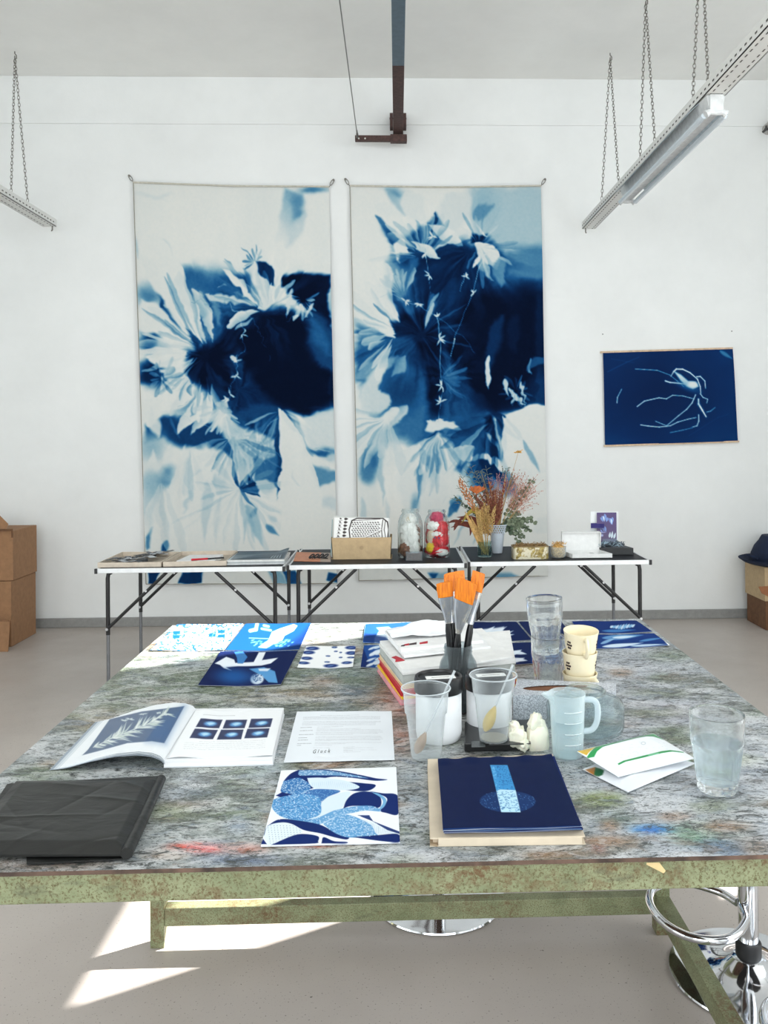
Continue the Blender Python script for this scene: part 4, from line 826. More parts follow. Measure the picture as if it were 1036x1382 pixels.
# cardboard box with graphic prints
yb=fp(488,755).y; x0=PY(448.5,754,yb).x; x1=PY(527.3,754,yb).x; z1=PY(448,727,yb).z; dy=.17
e=empty('cardboard_box',((x0+x1)/2,yb+dy/2,FT),0,'tan cardboard box holding black and white graphic prints on the middle table','box'); M_kraft=mat('tan_board',(184,160,124),.8,var=.04)
mb=MB(); hz=z1-FT; hw=(x1-x0)/2; fl_=.008
mb.hexa([(-hw,-dy/2,0.001),(hw,-dy/2,0.001),(hw,dy/2,.001),(-hw,dy/2,.001)],[(-hw-fl_,-dy/2,.004),(hw+fl_,-dy/2,.004),(hw+fl_,dy/2,.004),(-hw-fl_,dy/2,.004)])
for a_,b_ in (((-hw,-dy/2),(hw,-dy/2)),((hw,-dy/2),(hw,dy/2)),((hw,dy/2),(-hw,dy/2)),((-hw,dy/2),(-hw,-dy/2))):
    A_=Vector((*a_,.004)); B_=Vector((*b_,.004)); n_=Vector((-(B_-A_).y,(B_-A_).x,0)).normalized()*.004; up=Vector((0,0,hz)); fx=lambda v:Vector((v.x*(1+fl_/hw),v.y,v.z))
    mb.hexa([A_,B_,B_+n_,A_+n_],[fx(A_+up),fx(B_+up),fx(B_+up)+n_,fx(A_+up)+n_])
mb.build('box_body',M_kraft,e,smooth=False)
mb=MB(); mb.tube([(0,-dy/2-.001,.07),(0,-dy/2-.0004,.07)],.012,16); mb.build('embossed_mark',mat('tan_board_mark',(170,146,112),.8),e)
def gpr():
    c=Cv(40,80,520,290,1.5,(230,231,230)); K=(52,46,46)
    for k in range(6): c.petal((105+k*-4,112+k*27),(122+k*-4,118+k*27),12,K,1.5,.95); c.petal((140-k*3,118+k*26),(172-k*3,116+k*26),20,K,2,.9); c.line([(100-k*4,130+k*26),(125-k*4,128+k*26)],3,K,soft=1.5,op=.8)
    c.line([(185,262),(178,200),(200,130),(240,112),(440,112),(475,140),(485,200),(478,262)],9,K,soft=2); c.line([(440,125),(430,200),(435,262)],6,K,soft=2); c.line([(205,130),(420,118)],4,K,soft=2)
    for k in range(8):
        for j in range(11): c.petal((196+j*20+(k%2)*8,142+k*15),(212+j*20+(k%2)*8,148+k*15+3*math.sin(j)),9,K,1.5,.9)
    c.line([(200,190),(300,140),(430,180)],4,(235,235,235),soft=2); c.line([(300,260),(425,200)],10,(225,225,225),soft=2); c.line([(310,262),(428,208)],3,K,soft=1.5); c.line([(460,130),(450,200),(462,262)],5,K,soft=2)
    return c
gc=gpr(); sg=1036/180.
for k,(px0,px1,top,lean) in enumerate(((448,522,701,.0),(455,526,699,.0),(449,519,698,.012),(451,524,698.5,.02))):
    y=yb+.12-.03*k; a_=PY(px0,top,y); b_=PY(px1,top+.5,y); c4=[a_,b_,Vector((b_.x,y-.02,FT+.01)),Vector((a_.x-.01,y-.02,FT+.01))]
    if k<3: c4[0]=c4[0]+Vector((0,0,.003*k))
    col=pxcol(gc,440,680,sg) if k==3 else (lambda W,k=k:np.tile(((150,182,188),(214,216,214),(206,208,204))[k],(len(W),1)))
    sheet('graphic_print',c4,160 if k==3 else 4,90 if k==3 else 4,.0015,col,mat_vc('printed_paper',.7),None,None,('rearmost print in the tan box, a blue corner showing','second print from the back in the tan box','print standing just behind the front one in the tan box','front black and white patterned print standing in the tan box')[k],'print','prints standing in the tan box',side=(220,220,216))
# big glass jars
G_jar=glassmat('jar_glass',(246,250,250),.0,1.3)
def bigjar(px,pybase,ptop,r,name,label):
    c=fp(px,pybase); h_=PY(px,ptop,c.y).z-FT; e=empty('glass_jar',c,0,label,'jar','big glass jars on the middle folding table')
    pr=[(0,.001),(r*.9,.001),(r*.98,.012),(r,.03),(r,h_*.62),(r*.96,h_*.74),(r*.8,h_*.86),(r*.68,h_*.9),(r*.66,h_*.93),(r*.7,h_*.95),(r*.7,h_*.965),(r*.66,h_*.975),(r*.66,h_)]
    q=.0035; inner=[(max(a-q,0),b+ (q if i<3 else 0)) for i,(a,b) in enumerate(pr)][::-1]
    mb=MB(); mb.lathe(pr+inner,40,capb=False,capt=False); mb.build('jar_body',G_jar,e,ang=60); return c,h_,e
M_thin=thinmat('thin_jar_glass')
def lump(c,r,seed,m,name,label,cat,group,n=3,amp=.35,sc=(1,1,1),fr=2.2,parent=None):
    """crumpled lump: icosphere pushed by a few sine folds"""
    import bmesh
    bm=bmesh.new(); bmesh.ops.create_icosphere(bm,subdivisions=n,radius=1.); R_=random.Random(seed); ks=[(Vector((R_.uniform(-1,1),R_.uniform(-1,1),R_.uniform(-1,1))).normalized()*fr*R_.uniform(.7,2),R_.uniform(0,6)) for _ in range(6)]
    for v in bm.verts:
        d=v.co.normalized(); s_=sum(abs(math.sin(d.dot(k_)*1.6+p_)) for k_,p_ in ks)/6; v.co=d*(1-amp+amp*1.7*s_); v.co=Vector((v.co.x*sc[0],v.co.y*sc[1],v.co.z*sc[2]))*r
    me=bpy.data.meshes.new(name); bm.to_mesh(me); bm.free(); me.materials.append(m); me.polygons.foreach_set('use_smooth',[True]*len(me.polygons)); me.set_sharp_from_angle(angle=math.radians(55))
    o=bpy.data.objects.new(name,me); COL.objects.link(o); o.location=c
    if parent: o.parent=parent
    return tag(o,label,cat,group)
c,hj,_=bigjar(553.7,751.5,687,.077,'a','big glass jar filled with white plaster and brown crumpled material'); jr=.077
Wp=mat('white_plaster_scrap',(232,230,226),.8,var=.04); Bp=mat('brown_scrap',(120,84,66),.8,var=.3,vs_=60); Rp=mat('red_scrap',(206,34,48),.6,var=.15,vs_=60); Pk=mat('pink_scrap',(196,60,96),.7); Yp_=mat('yellow_scrap',(226,190,40),.6); Be=mat('beige_scrap',(206,190,168),.8,var=.12,vs_=60); Bl=mat('blue_scrap',(60,80,130),.6)
def fill(c,hj,items,what):
    for k,(dx,dy,z,r,sc,m,nm) in enumerate(items): lump(c+Vector((dx*.9,dy*.9,z)),r*1.12,k*7+3,m,nm+'_scrap',what%nm,'scrap','crumpled scraps inside the big jars',4,.42,sc,3.4)
fill(c,hj,[(.0,.02,.12,.034,(1.5,1.1,2.6),Wp,'white'),(0,0.02,.045,.04,(1.5,1.1,.9),Bp,'brown'),(-.035,-.03,.05,.03,(.9,.9,1.2),Bp,'brown'),(.022,-.03,.06,.028,(1.,1.,1.6),Wp,'white'),(0,-.02,.13,.042,(1.05,.9,1.5),Wp,'white'),(-.012,-.03,.17,.036,(1.1,.8,1.1),Wp,'white'),(.044,-.01,.13,.023,(.7,1,2.2),Bp,'brown'),(0,0,.225,.03,(1.1,1.1,1.1),Wp,'white'),(-.01,-.03,.232,.014,(1,.6,.9),Be,'beige')],'%s crumpled lump inside the left big jar')
c,hj,_=bigjar(589.5,751,688,.079,'b','big glass jar filled with red and white crumpled material')
fill(c,hj,[(.0,.02,.12,.036,(1.55,1.1,2.7),Rp,'red'),(0,.01,.04,.038,(1.6,1.3,.8),Rp,'red'),(.03,-.04,.03,.022,(1.5,.8,.8),Wp,'white'),(-.045,-.035,.06,.02,(1,.8,1.3),Yp_,'yellow'),(.015,-.005,.11,.04,(1.2,1.1,1.3),Rp,'red'),(-.04,-.02,.12,.025,(.8,1,1.5),Be,'beige'),(.0,-.045,.14,.02,(1.5,.6,.7),Wp,'white'),(0,-.052,.12,.012,(1.5,.5,.5),Bl,'blue'),(.035,-.02,.17,.03,(1,1,1.4),Rp,'red'),(-.025,-.03,.19,.026,(1.2,.8,.9),Wp,'white'),(0,0,.235,.03,(1.15,1.1,1.1),Pk,'pink')],'%s crumpled lump inside the right big jar')
yb=fp(558,757).y; x0=PY(547.5,757,yb).x; x1=PY(569.5,757,yb).x; z1=PY(548,745.5,yb).z
e=empty('small_glass_block',((x0+x1)/2,yb+.02,FT),0,'small clear box of dark brown bits in front of the left big jar','box'); hw=(x1-x0)/2
mb=MB(); mb.box(-hw+.003,-.017,.003,hw-.003,.017,(z1-FT)*.8); mb.build('brown_contents',mat('dark_brown_bits',(88,66,58),.8,var=.4,vs_=120),e,smooth=False)
mb=MB(); mb.box(-hw,-.02,0.0005,hw,.02,.0025); mb.box(-hw,-.02,.0025,hw,-.0185,z1-FT); mb.box(-hw,.0185,.0025,hw,.02,z1-FT); mb.box(-hw,-.0185,.0025,-hw+.0015,.0185,z1-FT); mb.box(hw-.0015,-.0185,.0025,hw,.0185,z1-FT); mb.build('clear_case',M_thin,e,smooth=False)
# ---------------------------------------------------------------- right table
def pot_profile(e,m,name,pr,th,n=32,mod=None):
    inner=[(max(a-th,0),b+(th if i<2 else 0)) for i,(a,b) in enumerate(pr)][::-1]; mb=MB(); mb.lathe(pr+inner,n,capb=False,capt=False,mod=mod); return mb.build(name,m,e,ang=60)
cv_=fp(653.8,751); e=empty('glass_tumbler',cv_,0,'small round glass of dried wheat at the left end of the right folding table','vase')
hv=PY(653,730.5,cv_.y).z-FT; G_grn=glassmat('greenish_glass',(214,232,230),.0,1.2)
pot_profile(e,G_grn,'glass_body',[(0,.001),(.040,.001),(.0425,.006),(.043,hv*.8),(.041,hv*.92),(.043,hv)],.003)
# wheat bunch
M_wh=mat('dried_wheat',(172,138,84),.8,var=.2,vs_=90); M_wh2=mat('pale_wheat',(188,158,100),.8,var=.15,vs_=90); M_stem=mat('straw_stem',(176,146,92),.8)
wb=empty('wheat_bunch',cv_+Vector((0,0,.006)),0,'golden dried wheat ears and long leaves standing in the small round glass','dried wheat')
def ear(p0,p1,r,m,n=22,parent=None,name='wheat_ear'):
    d=(p1-p0); L=d.length; d=d.normalized(); x=d.cross(Vector((0,1,0))).normalized(); y=d.cross(x); mb=MB()
    for k in range(n):
        t_=k/n; c_=p0+(p1-p0)*t_; a_=2.4*k; o_=x*math.cos(a_)+y*math.sin(a_); w=r*(.55+.9*math.sin(PI*min(1,t_*.9+.08)))
        mb.tube([c_,c_+o_*w*.9+d*L*.05,c_+o_*w*.9+d*L*.13],[.0015,r*.33,.0006],5)
    return mb.build(name,m,parent)
tips=[((-.15,.0,.43),.0),((-.045,-.01,.29),.0),((-.005,-.03,.27),0),((.03,-.02,.29),0),((.05,.01,.28),0),((-.02,.03,.30),0),((.015,.02,.33),0)]
for k in range(13):
    a_=random.uniform(-.05,.062); L=random.uniform(.24,.31); p0=Vector((random.uniform(-.02,.02),random.uniform(-.02,.02),.004)); tp=Vector((a_,random.uniform(-.05,.04),L)); mb=MB(); md=p0+(tp-p0)*.45; mb.tube([p0,md],.0015,5); s_=mb.build('stem',M_stem,wb)
    ear(md,tp,.0085,M_wh2 if k%3 else M_wh,26,wb)
def leafm(pts,w,parent,name,m,up=Vector((0,-1,0)),curl=.3):
    pts=bez(pts,6); mb=MB(); v=[]; N=len(pts)
    for i,p in enumerate(pts):
        d=(pts[min(i+1,N-1)]-pts[max(i-1,0)]).normalized(); s_=d.cross(up)
        s_=s_.normalized() if s_.length>1e-4 else Vector((1,0,0)); n_=s_.cross(d); ww=w*math.sin(PI*min(.985,(i/(N-1))*.97+.03))**.8
        v+=[p-s_*ww+n_*ww*curl,p-n_*.0006,p+s_*ww+n_*ww*curl,p+n_*.0008]
    f=[]
    for i in range(N-1):
        a_=4*i; f+=[(a_,a_+1,a_+5,a_+4),(a_+1,a_+2,a_+6,a_+5),(a_+2,a_+3,a_+7,a_+6),(a_+3,a_,a_+4,a_+7)]
    f+=[(0,3,2,1),(4*N-4,4*N-3,4*N-2,4*N-1)]; mb.add(v,f); return mb.build(name,m,parent,ang=60)
for tp,w_ in (((-.12,-.02,.27),.016),((-.085,-.01,.24),.013),((-.06,-.02,.31),.012)): leafm([(0,0,.01),(tp[0]*.4,tp[1]*.5,.12),tp],w_,wb,'long_leaf',M_wh)
# tall curved grass head at left of bunch
mb=MB(); mb.tube(bez([(-.0,.01,.006),(-.03,.01,.2),(-.08,.01,.34)],6),.002,5); mb.build('stem',M_stem,wb); ear(Vector((-.055,.01,.27)),Vector((-.148,.0,.455)),.016,mat('rust_grass',(170,112,70),.8,var=.2),34,wb,'grass_head')
# white pot + bouquet
cp=fp(671,746.5); e=empty('flower_pot',cp,0,'slim white tapered pot with a lacy rim behind the wheat','pot'); hp=PY(672,708,cp.y).z-FT
M_wpot=mat('white_pot_enamel',(216,226,236),.35,var=.02)
pot_profile(e,M_wpot,'pot_body',[(0,.001),(.028,.001),(.030,.004),(.044,hp*.70),(.047,hp*.72)],.003)
mb=MB(); 
for k in range(22):
    for z_ in range(4):
        a_=2*PI*(k+.5*(z_%2))/22; r_=.047+.0035*z_; c_=Vector((r_*math.cos(a_),r_*math.sin(a_),hp*(.74+.075*z_))); t_=Vector((-math.sin(a_),math.cos(a_),0)); mb.tube([c_+t_*.006*math.cos(q)+Vector((0,0,.007*math.sin(q))) for q in [2*PI*j/8 for j in range(9)]],.0016,4,cap=False)
mb.tube([(.062*math.cos(q),.062*math.sin(q),hp) for q in [2*PI*j/32 for j in range(33)]],.003,6,cap=False); o=mb.build('lacy_rim',M_wpot,e)
bq=empty('dried_flower_bouquet',cp+Vector((0,0,.006)),0,'wide dried bouquet of rust grasses, pink sprays and eucalyptus in the white pot','dried flowers')
def lp_(px,py,dy=0.): q_=PY(px,py,cp.y+dy); return q_-bq.location
M_euc=mat('eucalyptus_green',(104,116,94),.7,var=.2,vs_=60); M_euc2=mat('eucalyptus_dark',(64,80,62),.7,var=.2,vs_=60); M_rg=mat('rust_red_grass',(136,82,64),.85,var=.25,vs_=80); M_org=mat('orange_dried_bloom',(196,112,62),.85,var=.15,vs_=80); M_drk=mat('dark_red_leaf',(104,48,34),.7,var=.25,vs_=50); M_gold=mat('gold_green_leaf',(150,132,52),.7,var=.2,vs_=50); M_pink=mat('pink_tan_spray',(176,128,112),.85,var=.2,vs_=80); M_fern=mat('grey_green_fern',(96,110,98),.8,var=.2,vs_=80); M_plume=mat('red_plume',(136,50,36),.85,var=.25,vs_=90); M_yel=mat('yellow_dried_head',(206,160,84),.8,var=.2,vs_=90)
root=Vector((0,0,.02))
def branch(tip,mid_=None,r=.0018,m=M_stem,name='stem'):
    pts=bez([root,mid_ if mid_ is not None else Vector((tip.x*.35,tip.y*.4,tip.z*.55)),tip],8); mb=MB(); mb.tube(pts,r,5); mb.build(name,m,bq); return pts
def disc(mb,c_,n_,r,th=.0012,e_=1.25):
    n_=n_.normalized(); x=n_.cross(Vector((.3,.2,1))).normalized(); y=n_.cross(x); k=8; a_=[c_+x*math.cos(2*PI*j/k)*r*e_+y*math.sin(2*PI*j/k)*r+n_*th*1.5*math.cos(4*PI*j/k) for j in range(k)]; b_=[q-n_*th for q in a_]
    mb.add(a_+b_,[tuple(range(k)),tuple(range(2*k-1,k-1,-1))]+[(j,k+j,k+(j+1)%k,(j+1)%k) for j in range(k)])
R2=random.Random(4)
def eucal(tipx,tipy,dy,m,n=16,r=.015,mid_=None):
    tip=lp_(tipx,tipy,dy); pts=branch(tip,mid_,m=M_euc2,name='eucalyptus_stem'); mb=MB(); N=len(pts)
    for k in range(n):
        t_=.42+.6*k/n; p=pts[min(N-1,int(t_*(N-1)))]
        for s_ in (-1,1): disc(mb,p+Vector((s_*R2.uniform(.006,.018),R2.uniform(-.012,.012),R2.uniform(-.012,.012))),Vector((R2.uniform(-1,1),-1.2,R2.uniform(-.8,.8))),r*R2.uniform(.6,1.05)*(1.15-.4*t_))
    mb.build('eucalyptus_leaves',m,bq)
for a in ((716,715,.01),(688,712,-.03),(702,735,-.02),(718,700,.02),(721,645,.0),(724,704,-.02),(708,727,-.03),(700,690,.02),(690,705,-.04),(712,712,.0),(695,722,-.02),(705,700,.03)): eucal(*a,M_euc if R2.random()<.5 else M_euc2,mid_=(Vector((.06,0,.17)) if a[1]>680 else None))
for a in ((615,672,.0),(612,668,.03),(636,664,.02)): eucal(*a,M_euc2,8,.010)
def spray(tipx,tipy,dy,m,n=70,rad=.05,sz=.004,name='flower_spray'):
    tip=lp_(tipx,tipy,dy); pts=branch(tip); mb=MB()
    for k in range(n):
        d=Vector((R2.gauss(0,1),R2.gauss(0,.7),R2.gauss(0,1)))*rad*.55; b_=pts[R2.randint(len(pts)*3//5,len(pts)-1)]; q=tip+d; mb.tube([b_+(q-b_)*.35,q],.0006,3); mb.tube([q+Vector((0,0,-sz)),q,q+Vector((0,0,sz))],[.0008,sz*.8,.0008],5)
    mb.build(name,m,bq)
for a in ((700,655,0),(712,668,-.02),(690,648,.02),(715,655,.02),(694,672,-.03),(704,680,0)): spray(*a,M_pink,60,.06,.004)
for a in ((684,655,.03),(672,650,0)): spray(*a,mat('mauve_spray',(170,130,134),.85,var=.2),60,.05,.003)
def plume(tipx,tipy,dy,m,w=.02,n=60,name='grass_plume'):
    tip=lp_(tipx,tipy,dy); pts=branch(tip); mb=MB(); N=len(pts)
    for k in range(n):
        t_=.55+.45*k/n; p=pts[min(N-1,int(t_*(N-1)))]; d=Vector((R2.uniform(-1,1),R2.uniform(-1,1),R2.uniform(.6,1.8)))*w*(1.3-.6*t_); mb.tube([p,p+d*.5,p+d],[.0009,.002,.0005],4)
    mb.build(name,m,bq)
for a in ((652,655,.02),(660,650,.0),(668,660,-.01),(636,662,.0),(676,672,-.02),(648,680,-.03),(655,662,0),(648,668,-.01),(662,655,.01),(668,668,-.02),(640,672,.0),(675,662,0),(658,676,-.03),(670,680,-.03),(650,658,.02),(664,690,-.04),(645,685,-.03)): plume(*a,M_rg,.028,80)
plume(682,647,0,M_plume,.016,90,'red_plume'); plume(681,655,-.01,M_plume,.016,70,'red_plume')
# orange fan-shaped bloom
tip=lp_(643,660,-.02); branch(tip); mb=MB()
for k in range(60):
    a_=R2.uniform(-1.2,1.25); l=R2.uniform(.03,.062); q=tip+Vector((math.sin(a_)*l,R2.uniform(-.01,.01),math.cos(a_)*l*.55-.01)); mb.tube([tip+Vector((0,0,-.03)),q],[.001,.0035],5)
mb.build('orange_bloom',M_org,bq)
for x_,y_,x2,y2,w_,m_ in ((612,716,622,706,.016,M_drk),(617,703,632,700,.013,M_drk),(608,712,630,706,.011,M_drk),(622,706,640,690,.012,M_gold),(634,723,640,705,.016,M_drk),(626,696,645,688,.012,M_gold),(603,706,620,704,.010,M_drk),(616,698,640,700,.011,M_drk)):
    leafm([root+Vector((-.01,0,.08)),lp_(x2,y2,-.02),lp_(x_,y_,-.03)],w_,bq,'broad_leaf',m_)
def fern(tx,ty,dy,n=16):
    tip=lp_(tx,ty,dy); pts=branch(tip,None,.0012,M_fern,'fern_stem'); mb=MB(); N=len(pts)
    for k in range(n):
        i=int((.4+.6*k/n)*(N-1)); p=pts[i]
        for s_ in (-1,1):
            q=p+Vector((s_*R2.uniform(.02,.038),R2.uniform(-.01,.01),R2.uniform(.0,.02))); mb.tube([p,(p+q)/2+Vector((0,0,.004)),q],[.0008,.0018,.0005],4)
    mb.build('fern_fronds',M_fern,bq)
for a in ((632,625,.02),(620,640,.03),(616,655,.02),(610,672,.01),(628,634,.0),(655,628,.04),(623,660,-.01),(640,634,.03)): fern(*a)
tip=lp_(699,611,0); branch(tip,Vector((.03,0,.25)),.0012); mb=MB()
for k in range(40):
    d=Vector((R2.gauss(0,1),R2.gauss(0,.6),abs(R2.gauss(0,.6))))*.014; mb.tube([tip,tip+d],[.0008,.0028],5)
mb.build('yellow_head',M_yel,bq)
for px_,py_ in ((683,636),(690,643),(650,640)):
    spray(px_,py_,.0,M_fern,14,.03,.005,'green_buds')
# old tin and glass bowl with dried things
def rbox(mb,hx,hy,r,z0,z1,n=6,t_=0.,mi=0):
    """rounded-rectangle wall ring"""
    pts=[]
    for cx_,cy_,a0 in ((hx-r,hy-r,0),(-hx+r,hy-r,PI/2),(-hx+r,-hy+r,PI),(hx-r,-hy+r,1.5*PI)):
        for k in range(n+1): a_=a0+PI/2*k/n; pts.append((cx_+r*math.cos(a_),cy_+r*math.sin(a_)))
    if not t_: mb.prism(pts,z0,z1,mi); return
    k_=1-t_/min(hx,hy); N=len(pts); v=[(x,y,z0) for x,y in pts]+[(x,y,z1) for x,y in pts]+[(x*k_,y*k_,z1) for x,y in pts]+[(x*k_,y*k_,z0+t_) for x,y in pts]
    f=[]
    for L in range(3): f+=[(L*N+i,L*N+(i+1)%N,(L+1)*N+(i+1)%N,(L+1)*N+i) for i in range(N)]
    f+=[tuple(range(N))[::-1],tuple(3*N+i for i in range(N))]; mb.add(v,f,mi)
yt=fp(717,755).y; x0=PY(692.5,754,yt).x; x1=PY(741,754,yt).x; ht=PY(715,736.5,yt).z-FT
t=NT('worn_gilded_tin'); v=t.coords(); t.set(Base_Color=t.mix(t.ramp(t.noise(24,4,.7,v,1.),[(.5,(0,0,0,1)),(.56,(1,1,1,1))]),(206,200,176),t.ramp(t.noise(60,4,.6,v),[(.35,(110,92,44)),(.65,(176,158,96))])),Roughness=.35,Metallic=.35); M_tin=t.m
e=empty('old_tin',((x0+x1)/2,yt+.055,FT+.0005),0,'worn gilded rectangular tin with rounded corners, full of dried moss','tin'); hx=(x1-x0)/2
mb=MB(); rbox(mb,hx,.055,.025,0,ht*.9,t_=.003); mb.build('tin_body',M_tin,e,ang=30)
mb=MB(); N=40; mb.tube([(p[0],p[1],ht*.9) for p in [(max(-hx,min(hx,(hx+.0)*math.copysign(abs(math.cos(a_))**.35,math.cos(a_)))),.055*math.copysign(abs(math.sin(a_))**.35,math.sin(a_))) for a_ in [2*PI*k/N for k in range(N+1)]]],.0035,6,cap=False); mb.build('rolled_rim',mat('tin_rim',(150,130,90),.4,.4),e)
def moss(e,hx,hy,z,m,n,seed,name='dried_moss'):
    r_=random.Random(seed); mb=MB()
    for k in range(n):
        p=Vector((r_.uniform(-hx,hx),r_.uniform(-hy,hy),z+r_.uniform(-.01,.004))); q=p+Vector((r_.uniform(-.03,.03),r_.uniform(-.02,.02),r_.uniform(0,.022))); q.x=max(-hx,min(hx,q.x)); mb.tube([p,(p+q)/2+Vector((0,0,.008)),q],[.0015,.002,.0008],4)
    return mb.build(name,m,e)
M_moss=mat('dried_moss_brown',(132,106,70),.9,var=.3,vs_=120); M_gchip=mat('golden_shavings',(206,166,100),.85,var=.25,vs_=100)
mo=empty('dried_moss_heap',e.location+Vector((0,0,ht*.35)),0,'tangle of brown dried moss and twigs filling the old tin','dried moss'); moss(mo,hx*.9,.046,ht*.5,M_moss,220,3,'moss_strands')
mb=MB(); rbox(mb,hx*.9,.046,.02,0,ht*.48); mb.build('packed_moss',M_moss,mo)
cb=fp(753,752.5); hb_=PY(753,740,cb.y-.04).z-FT; e=empty('glass_bowl',cb,0,'small squat glass of golden shavings beside the old tin','bowl')
pot_profile(e,thinmat('thin_tumbler_glass',opac=.12),'glass_body',[(0,.001),(.034,.001),(.044,.008),(.048,.03),(.047,hb_+.006)],.002)
sh=empty('wood_shavings',cb+Vector((0,0,.004)),0,'golden dried shavings heaped in the small squat glass','shavings')
mb=MB(); mb.lathe([(0,0),(.034,0),(.044,.02),(.042,hb_*.9),(.02,hb_*1.2),(0,hb_*1.25)],16,capb=False,capt=False); mb.build('packed_shavings',M_gchip,sh); 
r_=random.Random(9); mb=MB()
for k in range(150):
    a_=r_.uniform(0,2*PI); q=r_.uniform(0,.043); p=Vector((q*math.cos(a_),q*math.sin(a_),hb_*r_.uniform(.85,1.35))); d=Vector((r_.uniform(-1,1),r_.uniform(-1,1),r_.uniform(-.2,1.)))*.02; mb.tube([p,p+d*.5+Vector((0,0,.004)),p+d],[.001,.003,.001],4,flat=.4)
mb.build('curled_shavings',M_gchip,sh)
# white box with open lid
yb=fp(800,753.8).y; x0=PY(772.3,753,yb).x; x1=PY(826,753,yb).x; hb2=PY(800,747.4,yb).z-FT; dy=.17
xc=(x0+x1)/2; e=empty('white_box',(xc,yb+dy/2,FT),0,'flat white cardboard box standing open with its lid raised','box'); hw=(x1-x0)/2; M_wb=mat('white_box_board',(228,229,228),.7,var=.02); sh_=-.035
mb=MB(); 
def sk(x,y): return x+sh_*(y+dy/2)/dy
def wall4(mb,hx,hy,z0,z1,t_):
    P4=[(-hx,-hy),(hx,-hy),(hx,hy),(-hx,hy)]; I4=[(-hx+t_,-hy+t_),(hx-t_,-hy+t_),(hx-t_,hy-t_),(-hx+t_,hy-t_)]
    for k in range(4):
        j=(k+1)%4; mb.hexa([(sk(*P4[k]),P4[k][1],z0),(sk(*P4[j]),P4[j][1],z0),(sk(*I4[j]),I4[j][1],z0),(sk(*I4[k]),I4[k][1],z0)],[(sk(*P4[k]),P4[k][1],z1),(sk(*P4[j]),P4[j][1],z1),(sk(*I4[j]),I4[j][1],z1),(sk(*I4[k]),I4[k][1],z1)])
wall4(mb,hw,dy/2,.001,hb2,.004); mb.hexa([(sk(a_,b_),b_,.001) for a_,b_ in ((-hw,-dy/2),(hw,-dy/2),(hw,dy/2),(-hw,dy/2))],[(sk(a_,b_),b_,.004) for a_,b_ in ((-hw,-dy/2),(hw,-dy/2),(hw,dy/2),(-hw,dy/2))]); mb.build('box_tray',M_wb,e,smooth=False)
mb=MB(); mb.hexa([(-.014,-dy/2+.004,hb2),(.014,-dy/2+.004,hb2),(.012,-dy/2+.03,hb2+.002),(-.012,-dy/2+.03,hb2+.002)],[(-.013,-dy/2+.004,hb2+.002),(.013,-dy/2+.004,hb2+.002),(.010,-dy/2+.03,hb2+.004),(-.010,-dy/2+.03,hb2+.004)]); mb.build('tuck_tab',mat('grey_tab_board',(200,200,200),.7),e,smooth=False)  # tab in a greyer tone than the box board
ybk=yb+dy; TLp=PY(757,717.5,ybk+.03)-e.location; TRp=PY(808.5,717.5,ybk+.03)-e.location; BLp=Vector((-hw+sh_,dy/2+.001,hb2)); BRp=Vector((hw+sh_,dy/2+.001,hb2)); fw=Vector((0,-.004,0))
mb=MB(); mb.hexa([BLp,BRp,TRp,TLp],[BLp+fw,BRp+fw,TRp+fw,TLp+fw])
for a_,b_ in ((BLp,TLp),(BRp,TRp),(TLp,TRp)):
    o_=Vector((0,-.028,-.004)); s_=Vector((.004,0,0)) if a_ is not TLp else Vector((0,0,.004)); mb.hexa([a_+fw,b_+fw,b_+fw+s_,a_+fw+s_],[a_+fw+o_*(.3 if a_ is not TLp else 1),b_+fw+o_,b_+fw+o_+s_,a_+fw+o_*(.3 if a_ is not TLp else 1)+s_])
mb.build('raised_lid',M_wb,e,smooth=False)
# postcards standing behind, black box
def pc():
    c=Cv(560,40,780,280,1,(72,52,104)); c.poly([(560,180),(780,180),(780,290),(560,290)],(84,70,104),30,.6)
    lb=(120,160,222)
    for a,b,w in (((650,80),(668,120),18),((668,66),(680,118),18),((690,90),(680,122),16),((700,95),(722,140),22),((722,88),(712,140),20),((640,90),(660,122),12),((618,150),(650,165),14),((625,140),(655,160),12),((650,140),(668,190),14),((670,150),(678,192),14),((640,170),(660,200),10)): c.petal(a,b,w,lb,2,.9,.3); 
    c.petal((660,80),(668,118),8,(214,230,246),2,.9); c.petal((712,100),(716,135),8,(206,224,246),2,.9); c.line([(672,120),(660,170),(655,215)],3,(52,64,110),soft=2); c.ell(650,190,26,3,(150,150,190)); c.ell(652,210,8,8,(160,170,210),soft=.6)
    for a,b,w in (((700,225),(706,185),14),((715,230),(722,180),16),((730,232),(742,190),14)): c.petal(a,b,w,(206,226,232),2,.9)
    c.poly([(655,235),(760,232),(760,290),(655,290)],(110,128,144),8,.8); return c
pcv=pc(); s5=1036/210.; yk=yb+dy+.075
def card(c4p,y,label,col,m,nx=2,ny=2,lean=.03,name='postcard'):
    c4=[PY(*q,y+ (lean if i<2 else 0)) for i,q in enumerate(c4p)]
    for i in (2,3): c4[i].z=max(c4[i].z,FT+.001)
    return sheet(name,c4,nx,ny,.0012,col,m,None,None,label,'postcard','cards standing at the right end of the folding tables',side=(225,225,225))
card([(805,691.8),(831.5,691.6),(832,742),(805,742)],yk,'purple postcard with pale blue irises standing at the back',pxcol(pcv,680,680,s5),mat_vc('glossy_page',.35),90,120)
card([(796.5,690.5),(834,690.5),(834,743),(796.5,743)],yk+.02,'blank white card standing directly behind the iris postcard',lambda W:np.tile((228,232,234),(len(W),1)),mat_vc('printed_paper',.7))
card([(797,706.2),(815,706.2),(815,713),(797,713)],yk-.006,'small plain violet card clipped in front of the iris postcard',lambda W:np.tile((62,58,112),(len(W),1)),mat_vc('printed_paper',.7),lean=.03)
yq=fp(830,753.5).y+.12
